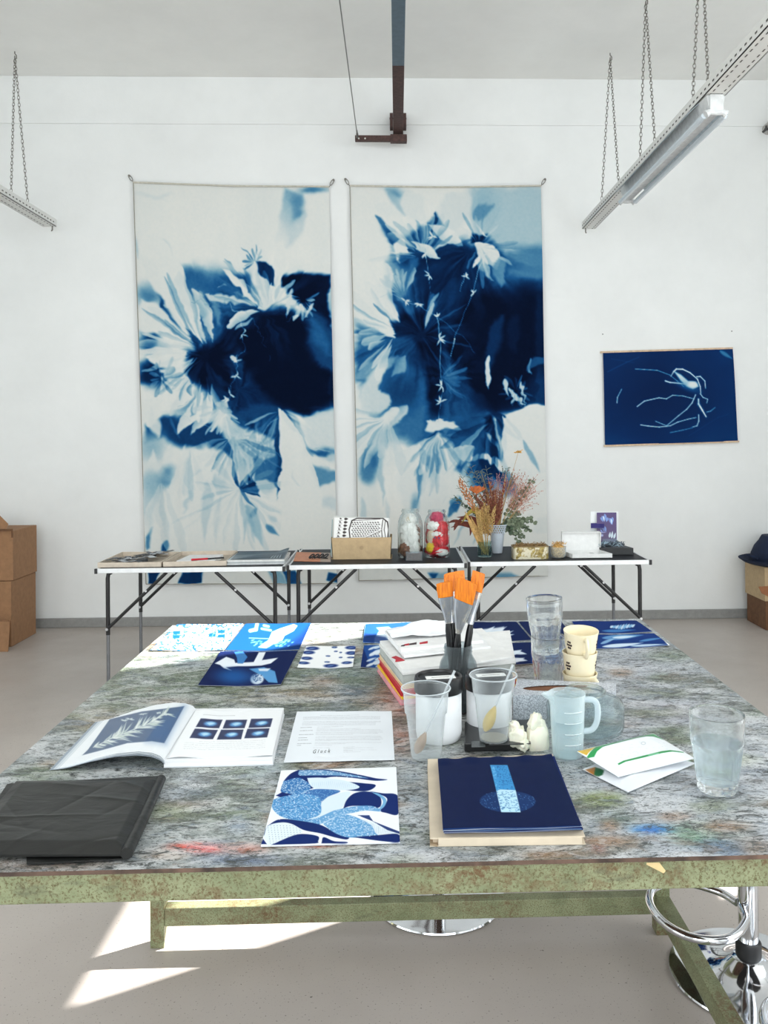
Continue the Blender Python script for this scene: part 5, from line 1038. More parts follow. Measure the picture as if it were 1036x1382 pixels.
x0=PY(813,750,yq).x; x1=PY(855,750,yq).x; z1=PY(830,740,yq).z-FT
e=empty('black_box',((x0+x1)/2,yq+.09,FT),0,'flat black box at the right end of the folding tables','box'); hw=(x1-x0)/2
mb=MB(); mb.hexa([(-hw,-.085,.001),(hw,-.085,.001),(hw-.03,.085,.001),(-hw-.03,.085,.001)],[(-hw,-.085,z1),(hw,-.085,z1),(hw-.03,.085,z1),(-hw-.03,.085,z1)]); mb.build('box_body',mat('black_card_box',(44,46,48),.6),e,smooth=False,bevel=.002)
mb=MB(); mb.hexa([(-hw+.012,-.073,z1),(hw-.012,-.073,z1),(hw-.042,.073,z1),(-hw-.018,.073,z1)],[(-hw+.012,-.073,z1+.002),(hw-.012,-.073,z1+.002),(hw-.042,.073,z1+.002),(-hw-.018,.073,z1+.002)]); mb.build('box_lining',mat('box_lining_grey',(84,88,92),.7),e,smooth=False)
fl=empty('fluff_bundle',e.location+Vector((-.02,0,z1+.003)),0,'wispy grey blue feathers lying on the black box','feathers')
r_=random.Random(12)
for nm,m_,n_ in (('pale_feathers',mat('pale_blue_fluff',(150,172,186),.9,var=.2),60),('dark_feathers',mat('dark_fluff',(84,92,100),.9,var=.25),40)):
    mb=MB()
    for k in range(n_):
        p=Vector((r_.uniform(-hw,hw*.4 if nm[0]=='p' else hw*.7),r_.uniform(-.06,.06),r_.uniform(.0,.012))); d=Vector((r_.uniform(.2,1),r_.uniform(-.5,.5),r_.uniform(-.1,.5)))*.06; q=p+d; q.x=min(q.x,hw*.8); q.z=max(.001,q.z-.01); mb.tube([p,(p+q)/2+Vector((0,0,.012)),q],[.001,.006,.001],5,flat=.35)
    mb.build(nm,m_,fl)
# ================================================================ boxes at the far left and right edges
M_kb=mat('brown_corrugated',(150,112,80),.85,var=.05,bump=.001,bs=60); M_kd=mat('brown_corrugated_dark',(106,74,50),.85,var=.1)
yL=5.95; xr_=PY(16.8,780,yL).x; zt_=PY(10,717,yL).z
e=empty('packing_box',(xr_-.3,yL+.2,0),0,'tall brown packing box standing by the wall at the left edge','box')
def fb(nm,a,b,m=M_kb):
    mb=MB(); mb.box(*a,*b); return off(mb.build(nm,m,e,smooth=False,bevel=.002),e)
zm=PY(10,784,yL).z
fb('lower_carton',(xr_-.6,yL,.001),(xr_-.01,yL+.4,zm-.004)); fb('upper_carton',(xr_-.6,yL+.01,zm),(xr_,yL+.4,zt_))
mb=MB(); mb.hexa([(xr_-.35,yL-.002,zt_-.02),(xr_-.1,yL-.002,zt_-.02),(xr_-.05,yL+.02,zt_+.02),(xr_-.35,yL+.02,zt_+.01)],[(xr_-.35,yL+.05,zt_+.1),(xr_-.11,yL+.05,zt_+.11),(xr_-.05,yL+.055,zt_+.045),(xr_-.3,yL+.055,zt_+.02)]); off(mb.build('open_flap',M_kb,e,smooth=False),e)
mb=MB(); q=PY(17,716,yL); mb.box(q.x-.09,yL-.004,q.z-.004,q.x+.002,yL+.001,q.z+.012); mb.box(q.x-.008,yL-.004,q.z-.05,q.x+.003,yL+.001,q.z-.002); off(mb.build('torn_edge',M_kd,e,smooth=False),e)
mb=MB(); q=PY(4,868,yL-.12); mb.hexa([(xr_-.6,yL-.13,0.001),(q.x+.04,yL-.13,.001),(xr_-.02,yL-.02,.001),(xr_-.6,yL-.02,.001)],[(xr_-.6,yL-.1,.2),(q.x+.04,yL-.1,.2),(xr_-.03,yL-.02,.2),(xr_-.6,yL-.02,.2)]); off(mb.build('bottom_flap',M_kb,e,smooth=False),e)
yR=6.1
xa=PY(1031.5,780,yR).x; za=PY(1036,766,yR).z; zb_=PY(1036,812,yR).z
e=empty('storage_carton',(xa+.2,yR+.15,0),0,'brown storage carton at the right edge under the navy cap','box')
mb=MB(); mb.box(xa,yR,zb_+.002,xa+.5,yR+.35,za); off(mb.build('upper_carton',M_kraft,e,smooth=False,bevel=.003),e)
mb=MB(); mb.box(xa+.01,yR+.01,.001,xa+.5,yR+.34,zb_); off(mb.build('lower_carton',M_kd,e,smooth=False,bevel=.003),e)
q=PY(1030,790,yR); mb=MB(); e2_=empty('brown_paper_flap',(xa,yR-.01,zb_),0,'curled orange brown paper poking out at the right edge','paper')
p1=PY(1023,792,yR-.01); p2=PY(1028,801,yR-.01); p3=PY(1040,807,yR-.01); p4=PY(1040,791,yR-.01)
mb.hexa([p1,p2,p3,p4],[p1+Vector((.004,.009,0)),p2+Vector((0,.009,0)),p3+Vector((0,.009,0)),p4+Vector((0,.009,0))]); off(mb.build('paper',mat('orange_brown_paper',(150,98,64),.8),e2_,smooth=False),e2_)
# navy cap: crown with brim
M_navy=mat('navy_felt',(18,32,58),.9,var=.15,vs_=40); q=PY(1046,744,yR+.14); e=empty('navy_cap',(q.x,yR+.14,za+.001),0,'dark navy felt hat with a turned brim on the carton at the right edge','hat')
hc=PY(1036,721.5,yR+.14).z-za
mb=MB(); mb.lathe([(0,.012),(.165,.012),(.175,.03),(.172,.08),(.15,.14),(.12,hc*.8),(.10,hc*.97),(.05,hc),(0,hc)],32,capb=False,capt=False,mod=lambda a_,z,i:1+.05*math.sin(3*a_+z*9)); mb.build('crown',M_navy,e)
mb=MB(); mb.lathe([(.10,.004),(.19,.003),(.225,.018),(.262,.045),(.264,.05),(.225,.026),(.17,.012),(.10,.012)],40,closed=True,mod=lambda a_,z,i:1+.04*math.sin(2*a_+1)*(z>.01)); mb.build('brim',M_navy,e)
mb=MB(); mb.tube(bez([(-.16,-.06,.05),(-.2,-.05,.07),(-.245,-.03,.085)],6),[.012]*6+[.008]*6+[.002],6); mb.build('ribbon_end',M_navy,e)
# ================================================================ things on the work table
T=lambda px,py,h=0.:P(px,py,TT+h)
M_print=mat_vc('printed_paper',.7)
M_gloss=mat_vc('glossy_page',.35)
EPS=.0006
# ---------------------------------------------------------------- small prints along the far edge (painted once in one shared plane of design)
cv=Cv(180,825,930,940,.4,(236,238,238)); NV=(8,28,74); B1=(24,70,138); B2=(70,130,190); B3=(150,190,222); WH=(232,236,238)
Q=lambda pts:[(180+a/3.2375,830+b/3.2375) for a,b in pts]
m_=vnoise(cv.X,cv.Y,2.2,1.1,71,3); w=(cv.X<331)&(cv.Y<880)
edge=np.clip(sst((cv.Y-866)/10)+sst((850-cv.Y)/5),0,1)[...,None]; pat=sst((m_[...,None]-.545+.07*edge)*18)
cv.a=np.where(w[...,None],cv.a*(1-pat*.96)+np.array((14,84,150.))*pat*.96,cv.a)
for a,b in ((188,98),(385,95),(345,90),(190,80),(385,75)): cv.poly(Q([(a-16,b-8),(a+16,b-8),(a+14,b+8),(a-18,b+8)]),(10,84,150),.8,.97)
for k in range(6): cv.line(Q([(330+k*3,130-k*8),(360,60)]),.6,(90,160,200),soft=.5,op=.6)
# second print
cv.poly(Q([(395,160),(490,36),(782,36),(728,162)]),(14,76,138),.5); cv.poly(Q([(640,162),(728,162),(782,36),(735,90)]),(10,40,98),6,.8)
cv.poly(Q([(545,142),(590,110),(605,75),(640,60),(700,42),(716,50),(700,72),(660,92),(650,112),(610,128),(580,145)]),(226,232,236),.8); cv.line(Q([(540,42),(535,66),(510,72)]),4,(216,228,236)); cv.line(Q([(570,48),(590,52)]),2.4,(216,228,236)); cv.line(Q([(560,62),(600,68)]),2,(216,228,236)); cv.line(Q([(505,104),(590,104)]),.7,(170,206,226),soft=.5)
for k in range(60): x,y=510+180*rng.rand(),112+30*rng.rand(); cv.petal(*Q([(x,y),(x+14,y-6)]),1.3,(120,180,216),.5,.7)
# third, dark with pale ribbons
cv.poly(Q([(270,316),(378,161),(722,161),(650,316)]),(12,28,74),.5)
cv.poly(Q([(355,215),(405,186),(440,198),(445,212),(525,206),(548,163),(578,163),(562,198),(632,190),(600,214),(560,222),(455,226),(405,232),(430,246),(395,236),(378,222)]),(224,230,236),.7)
cv.poly(Q([(440,165),(478,161),(498,185),(478,214),(455,214),(452,190)]),(60,120,180),.7); cv.poly(Q([(505,236),(570,230),(618,250),(630,303),(590,298),(560,268)]),(86,148,200),.8); cv.ell(*Q([(540,282)])[0],9,7,(200,214,226),soft=.2); cv.ell(*Q([(440,270)])[0],22,9,(26,78,140),soft=.8); cv.poly(Q([(545,236),(600,236),(585,248),(550,246)]),(206,220,232),.8)
for k in range(30): x,y=520+38*rng.rand(),262+34*rng.rand(); cv.petal(*Q([(x,y),(x+6,y-5)]),1.2,(20,60,120),.4,.8)
# fourth, white with dark ovals
for x,y,a,b in ((782,149,28,8),(765,167,26,8),(757,193,24,7),(742,214,26,6),(952,146,26,8),(954,170,26,8),(952,190,18,4),(862,223,30,8),(932,213,22,6),(878,142,12,4),(884,160,8,3),(850,180,10,3),(905,188,8,3),(905,166,6,3),(846,206,12,3)): cv.ell(180+x/3.2375,830+y/3.2375,a/3.2375,b/3.2375,(24,48,112),soft=.35); cv.petal(*Q([(x-a*.6,y+2),(x+a*.6,y-2)]),1.2,(150,180,214),.5,.7)
# fifth and the next ones beside it
cv.poly([(489,869),(493,841),(556.5,838),(553,869)],(30,82,150),.4); cv.poly([(505,862),(512,852),(508,848),(524,846),(530,850),(560,852),(556,869),(505,869)],(214,226,234),1.2,.9); cv.poly([(490,868),(492,856),(520,860),(530,869)],(16,44,104),2,.8)
cv.poly([(559,869),(562,838),(740,836),(760,869)],NV,.3); cv.poly([(612,869),(618,838),(622,838),(617,869)],(150,154,156),.5)
# row two
cv.poly([(486,903),(491,871),(612,868),(608,905)],B1,.4); cv.poly([(486,903),(489,872),(500,902)],(12,40,100),1)
for k in range(16): x=498+rng.rand()*14; y=874+rng.rand()*27; cv.petal((x-5,y+2),(x+9,y-4),3,(216,226,234),.8,.9)
cv.poly([(610,905),(614,868),(724,867),(726,903)],NV,.3)
for p_ in (((650,858),(668,845)),((655,862),(684,846)),((662,864),(693,852)),((664,860),(694,857)),((668,862),(690,862)),((650,862),(672,852)),((690,880),(711,884)),((690,890),(712,893)),((692,894),(708,889)),((690,884),(704,878))): cv.petal(p_[0],p_[1],5,(216,228,238),.8,.95); 
cv.poly([(640,866),(650,850),(680,846),(676,866)],(216,226,234),1.5,.95)
# right-hand ones
cv.poly([(697,867),(699,836),(757,836),(778,867)],NV,.3); cv.poly([(716,906),(716,867),(790,867),(800,906)],(14,44,104),.3); cv.poly([(764,858),(770,836),(862,835),(884,858)],(12,42,104),.3)
for k in range(9):
    x=823+k*3.6; cv.petal((x,850-abs(k-4)*.7),(x+5,842+abs(k-5)*.5),3.4,(130,180,216) if k%2 else (196,218,232),.6,.9)
cv.petal((812,852),(858,851),4,(70,130,186),1,.8); cv.poly([(782,880),(783,857),(884,853),(908,880)],(16,50,114),.3)
cv.petal((812,862),(868,858),7,(120,172,212),1,.8,.2); cv.petal((826,861),(858,859),3.4,(206,224,236),.7,.9); cv.petal((812,874),(868,868),5,(206,222,234),.8,.95); cv.petal((850,872),(900,871),3,(196,216,232),.7,.9); cv.petal((862,866),(896,862),3,(90,148,196),.7,.8); cv.petal((810,870),(830,862),4,(150,190,220),.7,.8); cv.petal((866,876),(902,874),2,(190,214,230),.5,.8)
cv.petal((735,885),(785,880),8,(80,140,190),1,.8)
pf=lambda W:cv.sample(*proj(W))
PR=[([(239,843.2),(327.5,842.3),(303,878.5),(203,878.8)],'white print speckled with pale cyan, at the far left corner of the work table',0),
([(331.5,842.2),(419.5,841.5),(403.5,878.3),(304.5,878.8)],'bright blue print with a white bird-like shape, second from the left on the far edge',0),
([(297.5,879.6),(402,879.2),(379,925.5),(267,926.5)],'dark navy print with pale ribbon shapes, lying nearer than the far row',.0008),
([(413,872.6),(480,872.4),(476,901.5),(401,902.3)],'small white print with navy ovals down its sides',0),
([(492.5,843),(555.5,840.5),(552,868),(489.5,868.8)],'blue print with white drips peeking out behind the books at their far left corner',0),
([(562,841),(628,840.3),(623,867.5),(558,868)],'navy print on the far edge just behind the brushes',0),
([(632,840.2),(696.5,839.6),(717.5,865.3),(628,866)],'navy print with a white feathered splash right of the brushes',0),
([(491,871.6),(556,870.5),(552,901),(486.5,902)],'small blue and white print left of the book pile in the second row',0),
([(628,869.2),(718,867.6),(722,897),(624,898.5)],'navy print with white spikes in the second row right of the books',0),
([(699.5,839.6),(757,839.1),(776,863.6),(719.5,864.4)],'plain navy print on the far edge behind the stacked tumblers',0),
([(720,867),(779,866),(796,893),(736,894)],'navy print in the second row hidden behind the stacked tumblers',0),
([(771.5,839),(858.5,838),(880,854),(781.5,856)],'navy print with a pale ribbed shell at the far right corner',0),
([(785,857.5),(882.5,855.5),(903.5,872.3),(798,877)],'navy print with pale brush shapes nearest the right edge of the table',0)]
for c4,lab,hh in PR:
    hh=hh+EPS; q=[T(*p_,hh) for p_ in c4]; sheet('cyanotype_print',q,max(24,int(abs(c4[1][0]-c4[0][0])*1.7)),60,.0012,pf,M_print,None,(lambda U,V:.0025*(np.abs(U-.5)*2)**4*V+.0008*np.sin(U*9)),lab,'print','small prints laid out along the far edge of the work table',side=(190,196,202))
# ---------------------------------------------------------------- open book
sb=3.047; K=lambda pts:[(a,b) for a,b in pts]
c=Cv(40,40,1000,350,1.6,(226,230,233)); c.poly([(155,272),(178,250),(268,124),(400,92),(575,70),(492,222),(440,214),(340,222),(220,255)],(70,92,122),2)
c.poly([(440,160),(575,72),(495,222),(420,212)],(52,92,142),30,.6)
r_=random.Random(5); stem=[(200,240),(270,205),(330,180),(420,145),(500,100)]; c.line(stem,3,(206,214,212))
for k in range(90):
    t_=r_.random(); i=min(3,int(t_*4)); u=t_*4-i; x=stem[i][0]*(1-u)+stem[i+1][0]*u; y=stem[i][1]*(1-u)+stem[i+1][1]*u; s_=1 if k%2 else -1; L_=r_.uniform(30,75)*(1.1 if .3<t_<.8 else .7); a_=-.45+s_*r_.uniform(.25,.95); c.petal((x,y),(x+L_*math.cos(a_),y+L_*math.sin(a_)*.75),6,(186,198,192) if r_.random()<.6 else (214,220,216),1.6,.8)
for x,y in ((330,130),(405,102),(470,98),(505,104),(350,124)): 
    for k in range(6): c.petal((x,y),(x+r_.uniform(-22,22),y+r_.uniform(-8,8)),5,(196,206,206),1.5,.8)
# right page
c.poly([(505,300),(620,88),(985,80),(940,310)],(238,240,241),1)
S6=1036/170.; B=lambda x,y:((215-60+x/S6)*sb,(950-930+y/S6)*sb)
for k,(x0,x1,x2,x3,y0,y1) in enumerate(((340,520,490,298,135,206),(548,722,700,520,135,206),(755,932,912,732,126,200),(292,482,440,248,219,297),(508,692,672,472,216,297),(724,906,886,698,208,286))):
    c.poly([B(x0,y0),B(x1,y0-2),B(x2,y1-3),B(x3,y1)],(26,34,78),1.5); xm=(x0+x1+x2+x3)/4; ym=(y0+y1)/2; u=B(xm+8,ym); c.ell(u[0],u[1],26,9.5,(84,150,204),rot=-.1,soft=.4); c.ell(u[0]+3,u[1]-2,14,5,(170,212,236),rot=-.1,soft=.7)
    for j in range(5): c.petal((u[0]-4,u[1]+6),(u[0]-20+10*j,u[1]-7),2.5,(206,230,240),1,.5)
for k in range(5):
    for j in range(60):
        x=205+k*-2+j*11.2; y=318+k*16
        if k==0 and x<320: continue
        a_=B(x+rng.rand()*4,y+rng.rand()*3-j*.25); c.line([a_,(a_[0]+rng.uniform(1,4),a_[1])],1.2,(176,178,180),soft=.8,op=.8)
for j in range(22): a_=B(362+j*12,104-j*.2); c.line([a_,(a_[0]+3.5,a_[1]-.5)],1.4,(140,142,144),soft=.8,op=.8)
gb=T(225,1034); gt=T(263.5,966); eb=empty('open_book',gb,0,'large art book lying open, a pressed plant on its arched left page','book')
TLb,BLb=T(140,973.5,.004),T(81,1037.3,.003); TRb,BRb=T(264.5,966,.002),T(222,1035.5,.002)
prof=lambda U:np.interp(U,[0,.1,.33,.55,.75,.88,.96,1.],[0,.004,.017,.026,.029,.026,.020,.012])
_W=[None]
def arch(U,V): return prof(U)
def bcol(cvx,ox,oy,sc,pr_=None):
    def f(W):
        n=len(W); 
        if pr_ is not None: W=W+np.array([0,0,1.])*pr_(n)
        x,y=proj(W); return cvx.sample((x-ox)*sc,(y-oy)*sc)
    return f
nxl,nyl=170,150
UU=np.meshgrid(np.linspace(0,1,nxl),np.linspace(0,1,nyl))[0].reshape(-1,1)
off(sheet('left_page',[TLb,TRb,BRb,BLb],nxl,nyl,.002,bcol(c,60,930,sb,lambda n:prof(UU)+.002),M_gloss,eb,arch,side=(216,218,220)),eb)
# pages fanned below and the cover
for k in range(3):
    s_=.006*(k+1); q=[TLb+Vector((-s_,.001,-.0008*(k+1))),TRb+Vector((0,.001,-.0010*(k+1))),BRb+Vector((0,-.0005,-.0010*(k+1))),BLb+Vector((-s_,-.0005,-.0008*(k+1)))]
    off(sheet('under_page' if k<2 else 'left_cover',q,40,3,.0009,lambda W,k=k:np.tile(((206,212,216),(190,198,204),(150,160,170))[k],(len(W),1)),M_print,eb,lambda U,V,k=k:prof(U)-.0012*(k+1)*np.minimum(1,U*6)),eb)
off(sheet('right_page',[T(263.5,960.5,.0155),T(381.5,959.8,.0155),T(367.5,1021,.0155),T(226,1024,.0155)],180,110,.0008,pxcol(c,60,930,sb),M_gloss,eb,lambda U,V:.003*np.exp(-((U-.12)/.12)**2)+.0025*sst((U-.7)/.3)*V,side=(226,228,230)),eb)
b4=[T(221,1036.5),T(367.8,1033),T(383,965),T(263,966)]
for k,(z0,z1,cc) in enumerate(((EPS,.0022,(206,210,214)),(.0024,.009,(232,233,234)),(.0092,.0153,(226,228,230)))):
    mb=MB(); d=.0015*(k==0); mb.hexa([Vector((p.x+(d if i in(1,2) else 0),p.y-(d if i<2 else 0),TT+z0)) for i,p in enumerate(b4)],[Vector((p.x+(d if i in(1,2) else 0)+.0*k,p.y-(d if i<2 else 0),TT+z1)) for i,p in enumerate(b4)]); off(mb.build(('right_cover','page_block','page_block')[k],mat('page_block_%s'%('abc'[k]),cc,.8,var=.03,vs_=9),eb,smooth=False),eb)
def textmesh(s,mat_,o0,o1,up,parent,name,z=TT,spacing=1.,fit=True,italic=False):
    """flat lettering lying on a sheet: o0,o1 = start and end of the baseline, up = vector of the capital height"""
    cu=bpy.data.curves.new(name,'FONT'); cu.body=s; cu.space_character=spacing; cu.extrude=0; ob=bpy.data.objects.new(name,cu); COL.objects.link(ob)
    dg=bpy.context.evaluated_depsgraph_get(); me=bpy.data.meshes.new_from_object(ob.evaluated_get(dg)); bpy.data.objects.remove(ob); bpy.data.curves.remove(cu)
    xs=[v.co.x for v in me.vertices]; ys=[v.co.y for v in me.vertices]; x0,x1=min(xs),max(xs); hh=.72
    o0,o1,up=Vector(o0),Vector(o1),Vector(up)
    for v in me.vertices: v.co=o0+(o1-o0)*((v.co.x-x0)/(x1-x0))+up*(v.co.y/hh)
    me.materials.clear(); me.materials.append(mat_); ob=bpy.data.objects.new(name,me); COL.objects.link(ob)
    if parent: ob.parent=parent; ob.location=-Vector(parent.location)
    return ob
M_ink=mat('black_ink',(28,28,32),.8)
textmesh('W',M_ink,T(253,1007.6,.0178),T(263.5,1006.4,.0178),T(255.5,1003.8,.0178)-T(253.6,1007.6,.0178),eb,'drop_capital')
# ---------------------------------------------------------------- text sheet
s6=6.475; c=Cv(0,20,1010,510,1.3,(226,231,236)); GR=(120,122,126)
def tl(x0,y0,x1,y1,op=.6,wd=2.2,col=GR):
    x=x0
    while x<x1:
        L_=rng.uniform(5,22); e_=min(x+L_,x1); ya=y0+(y1-y0)*(x-x0)/(x1-x0); c.line([(x,ya),(e_,ya-.2)],wd,col,soft=1.4,op=op*rng.uniform(.6,1)); x=e_+rng.uniform(2,6)
tl(340,73,680,68,.55); 
for y in (86,93,101,108): tl(188,y,860,y-6,.5)
for y in (126,134,142,150,158): tl(184-(y-126)*.2,y,866 if y<140 else 820,y-5,.5)
for y,x1 in ((178,262),(205,270),(240,276),(268,220),(288,228),(318,258),(334,168)): tl(165-(y-178)*.2,y,x1,y-1,.75,3,(70,72,76))
for y,x0,x1 in ((172,315,540),(182,312,430),(192,308,690),(200,306,860),(210,304,880),(222,300,885),(232,300,840),(242,298,620),(258,298,870),(268,296,880),(280,294,885),(288,292,860),(296,292,430),(312,290,870),(322,288,560),(336,286,440)): tl(x0,y,x1,y-5,.5)
for y in (356,):  tl(275,y,420,y-2,.45)
for y,x1 in ((350,640),(358,800),(366,640),(376,830),(384,620),(394,690)): tl(540,y,x1,y-4,.45)
ed=empty('text_sheet',T(383,1030),0,'white printed page of small text with a dark signature word, beside the open book','paper')
off(sheet('page',[T(400.6,960.8,EPS),T(528.3,960.0,EPS),T(532.4,1026.8,EPS),T(382.6,1030.3,EPS)],420,230,.0005,pxcol(c,380,955,s6),M_print,ed,lambda U,V:.0012*sst((V-.9)/.1)+.0006*np.sin(U*7)**2,side=(200,204,208)),ed)
textmesh('Gluck',mat('bold_ink',(18,18,22),.8),T(421.6,1016.6,.0021),T(445,1015.2,.0021),T(423.4,1011.6,.0021)-T(421.6,1016.6,.0021),ed,'signature',spacing=1.7)
# ---------------------------------------------------------------- square print with feather and scale shapes
s7=4.709; c=Cv(30,430,960,990,1.5,(227,231,236)); NV2=(20,40,98); MB_=(60,120,178); PB=(150,190,216)
p=lambda a,v,s_,op=1.:c.poly(a,v,s_,op,sm=len(a)>4)
p([(300,480),(420,475),(560,488),(700,512),(790,530),(860,538),(780,545),(640,528),(520,522),(420,535),(300,530),(200,560),(240,510)],NV2,2); p([(200,560),(300,530),(360,528),(520,545),(700,560),(785,572),(750,605),(680,612),(560,600),(420,585),(360,600),(200,620),(185,590)],NV2,2,1)
p([(350,530),(450,528),(590,545),(680,580),(650,600),(560,605),(420,598),(370,575)],(206,220,230),2); p([(300,485),(440,482),(560,495),(740,530),(560,515),(400,515),(300,515)],(120,168,204),2,.85)
p([(200,550),(300,530),(370,575),(350,625),(300,635),(200,625),(185,600)],MB_,3,.9); p([(340,610),(420,598),(560,610),(480,650),(440,690),(340,660)],(40,90,156),3,.9)
p([(130,670),(200,640),(320,630),(420,645),(440,700),(440,760),(380,800),(280,800),(180,770),(130,720)],(86,146,196),4); p([(150,640),(190,618),(260,632),(180,650)],NV2,2)
p([(440,680),(500,640),(620,615),(600,680),(560,730),(500,780),(430,820),(360,825),(330,800),(430,760)],(206,220,228),4); p([(580,720),(600,670),(640,630),(700,614),(770,620),(815,650),(820,700),(790,720),(700,706),(620,708),(570,728)],NV2,2)
p([(750,612),(830,625),(925,640),(928,758),(850,750),(815,735),(850,690),(850,650)],NV2,2); p([(760,618),(810,630),(852,665),(840,710),(800,735),(830,690),(820,655)],(110,164,204),1.5)
p([(520,735),(640,710),(760,705),(820,740),(720,735),(640,750),(540,770),(400,830),(250,790),(240,770),(380,790)],(90,148,196),2.5,.9)
p([(75,870),(110,825),(180,790),(300,800),(430,825),(520,870),(610,900),(600,920),(520,905),(430,880),(330,860),(250,820),(180,812),(110,840),(80,900)],NV2,2)
p([(75,900),(100,835),(180,812),(260,825),(320,870),(300,880),(200,930),(110,958),(95,950)],(214,226,232),1.5); p([(120,955),(260,895),(340,885),(420,900),(420,930),(400,945),(200,952)],NV2,2); p([(440,945),(455,905),(520,930),(600,935),(590,945)],NV2,2); p([(55,950),(70,915),(95,950)],NV2,1.5)
p([(450,820),(560,765),(640,770),(760,830),(800,890),(700,905),(600,905),(520,875)],(96,152,198),3); p([(700,790),(830,830),(925,880),(800,890),(760,830)],(212,222,228),2); p([(670,765),(745,765),(770,805),(720,785)],NV2,1.5,.9); p([(640,905),(800,892),(925,885),(938,935),(820,930)],NV2,2); p([(760,800),(938,870),(938,885),(860,860)],NV2,1.5,.9)
r_=random.Random(8)
def lattice(x0,y0,x1,y1,n,col,lo,step=9):
    for k in range(n):
        x,y=r_.uniform(x0,x1),r_.uniform(y0,y1); j=min(c.a.shape[0]-1,int((y-c.y0)/c.st)); i=min(c.a.shape[1]-1,int((x-c.x0)/c.st)); v=c.a[j,i]
        if lo[0]<v[0]<lo[1]: c.petal((x-5,y+r_.uniform(-1,1)),(x+5,y+r_.uniform(-2,2)),3.4,col,1,.85)
lattice(130,620,440,830,420,(222,232,238),(70,130)); lattice(130,620,440,830,300,(30,80,146),(70,130)); lattice(450,770,800,900,480,(216,228,236),(70,150)); lattice(185,530,370,630,220,(206,222,232),(40,100)); lattice(300,480,740,530,200,(216,228,236),(90,150)); lattice(340,600,560,690,160,(120,170,206),(20,80)); lattice(520,705,820,780,200,(220,230,238),(60,120))
for k in range(11):
    for j in range(9): 
        x,y=100+k*20+j*2,832+j*14
        if y<955-k*7 and y>815: c.ell(x,y,2.2,2.2,(60,80,120),op=.8)
for k in range(22): c.petal((380+k*13,545+abs(k-8)*1.2),(388+k*13,590+k*.4),2,(150,180,206),1,.6); c.line([(705+k*9,792+k*4),(712+k*8.4,888-k*.5)],1.4,(140,164,190),soft=.8,op=.7)
tag(sheet('square_print',[T(379.3,1043.4,EPS),T(534.4,1037.2,EPS),T(539.6,1138.8,EPS),T(351.8,1143.6,EPS)],260,200,.0022,pxcol(c,340,940,s7),M_print,None,lambda U,V:.0022*sst((.25-V)/.25)*(1-U)+.0004,side=(196,198,200)),'square blue and white print of overlapping feather and scale shapes at the near edge','print')
# ---------------------------------------------------------------- folded black plastic bag
t=NT('black_bin_liner'); v=t.coords(); t.set(Base_Color=L4((25,26,25)),Roughness=t.ramp(t.noise(9,4,.6,v),[(.3,(150,)*3),(.7,(175,)*3)]),Specular_IOR_Level=.42); t.bump(t.noise(14,4,.5,t.coords((1,1.9,1)),.5),.004,.5); M_bag=t.m
bag=empty('black_plastic_bag',T(100,1100),0,'folded black plastic sheet lying at the near left edge of the work table','plastic bag')
def rid(U,V,seed,a=.004):
    R=random.Random(seed); out=np.zeros(U.shape)
    for k in range(15):
        x0,y0=R.random(),R.random(); an=R.choice((-.35,-.15,.05,.9,-.8,.3))+R.uniform(-.15,.15); nx_,ny_=-math.sin(an),math.cos(an); d=(U-x0)*nx_+(V-y0)*ny_*.8; w=R.uniform(.008,.03); t_=(U-x0)*math.cos(an)+(V-y0)*math.sin(an); L_=R.uniform(.12,.45)
        out+=R.choice((1,-.7))*np.exp(-np.abs(d)/w)*np.exp(-(t_/L_)**2)
    return a*(out*.45+.6*(vnoise(U*3,V*3,1,1,seed,2)-.5))
def rid_old(U,V,seed,a=.004):
    n=vnoise(U*7+V*2,V*5-U*2,1,1,seed,4); n2=vnoise(U*16-V*9,V*13,1,1,seed+1,3); return a*(1-np.abs(n-.5)*4)*.6+a*.5*(1-np.abs(n2-.5)*4)
edgef=lambda U,V:np.clip(np.minimum(np.minimum(U,1-U)*12,np.minimum(V,1-V)*10),0,1)
dk=lambda W:np.tile((40,40,40),(len(W),1))
off(sheet('lower_fold',[T(30,1062,.002),T(219,1050,.002),T(173.5,1160.5,.002),T(36,1167.5,.002)],60,60,.002,dk,M_bag,bag,lambda U,V:np.abs(rid(U,V,3,.002))),bag)
off(sheet('middle_fold',[T(10,1060,.006),T(218,1049,.006),T(172,1156.5,.006),T(-55,1158,.006)],60,60,.002,dk,M_bag,bag,lambda U,V:.001+np.abs(rid(U,V,9,.0015))*edgef(U,V)),bag)
off(sheet('top_fold',[T(22,1052.5,.012),T(217,1050,.012),T(170,1151,.012),T(-62,1152,.012)],150,120,.0022,dk,M_bag,bag,lambda U,V:(.004+rid(U,V,21,.0036))*edgef(U,V)-.004*(1-edgef(U,V))),bag)
mb=MB(); a_=T(217.5,1051,.011); b_=T(171,1152,.011); mb.tube([a_,(a_+b_)/2+Vector((.001,0,0)),b_],[.008,.0085,.009],10,flat=.9); off(mb.build('folded_edge',M_bag,bag),bag)
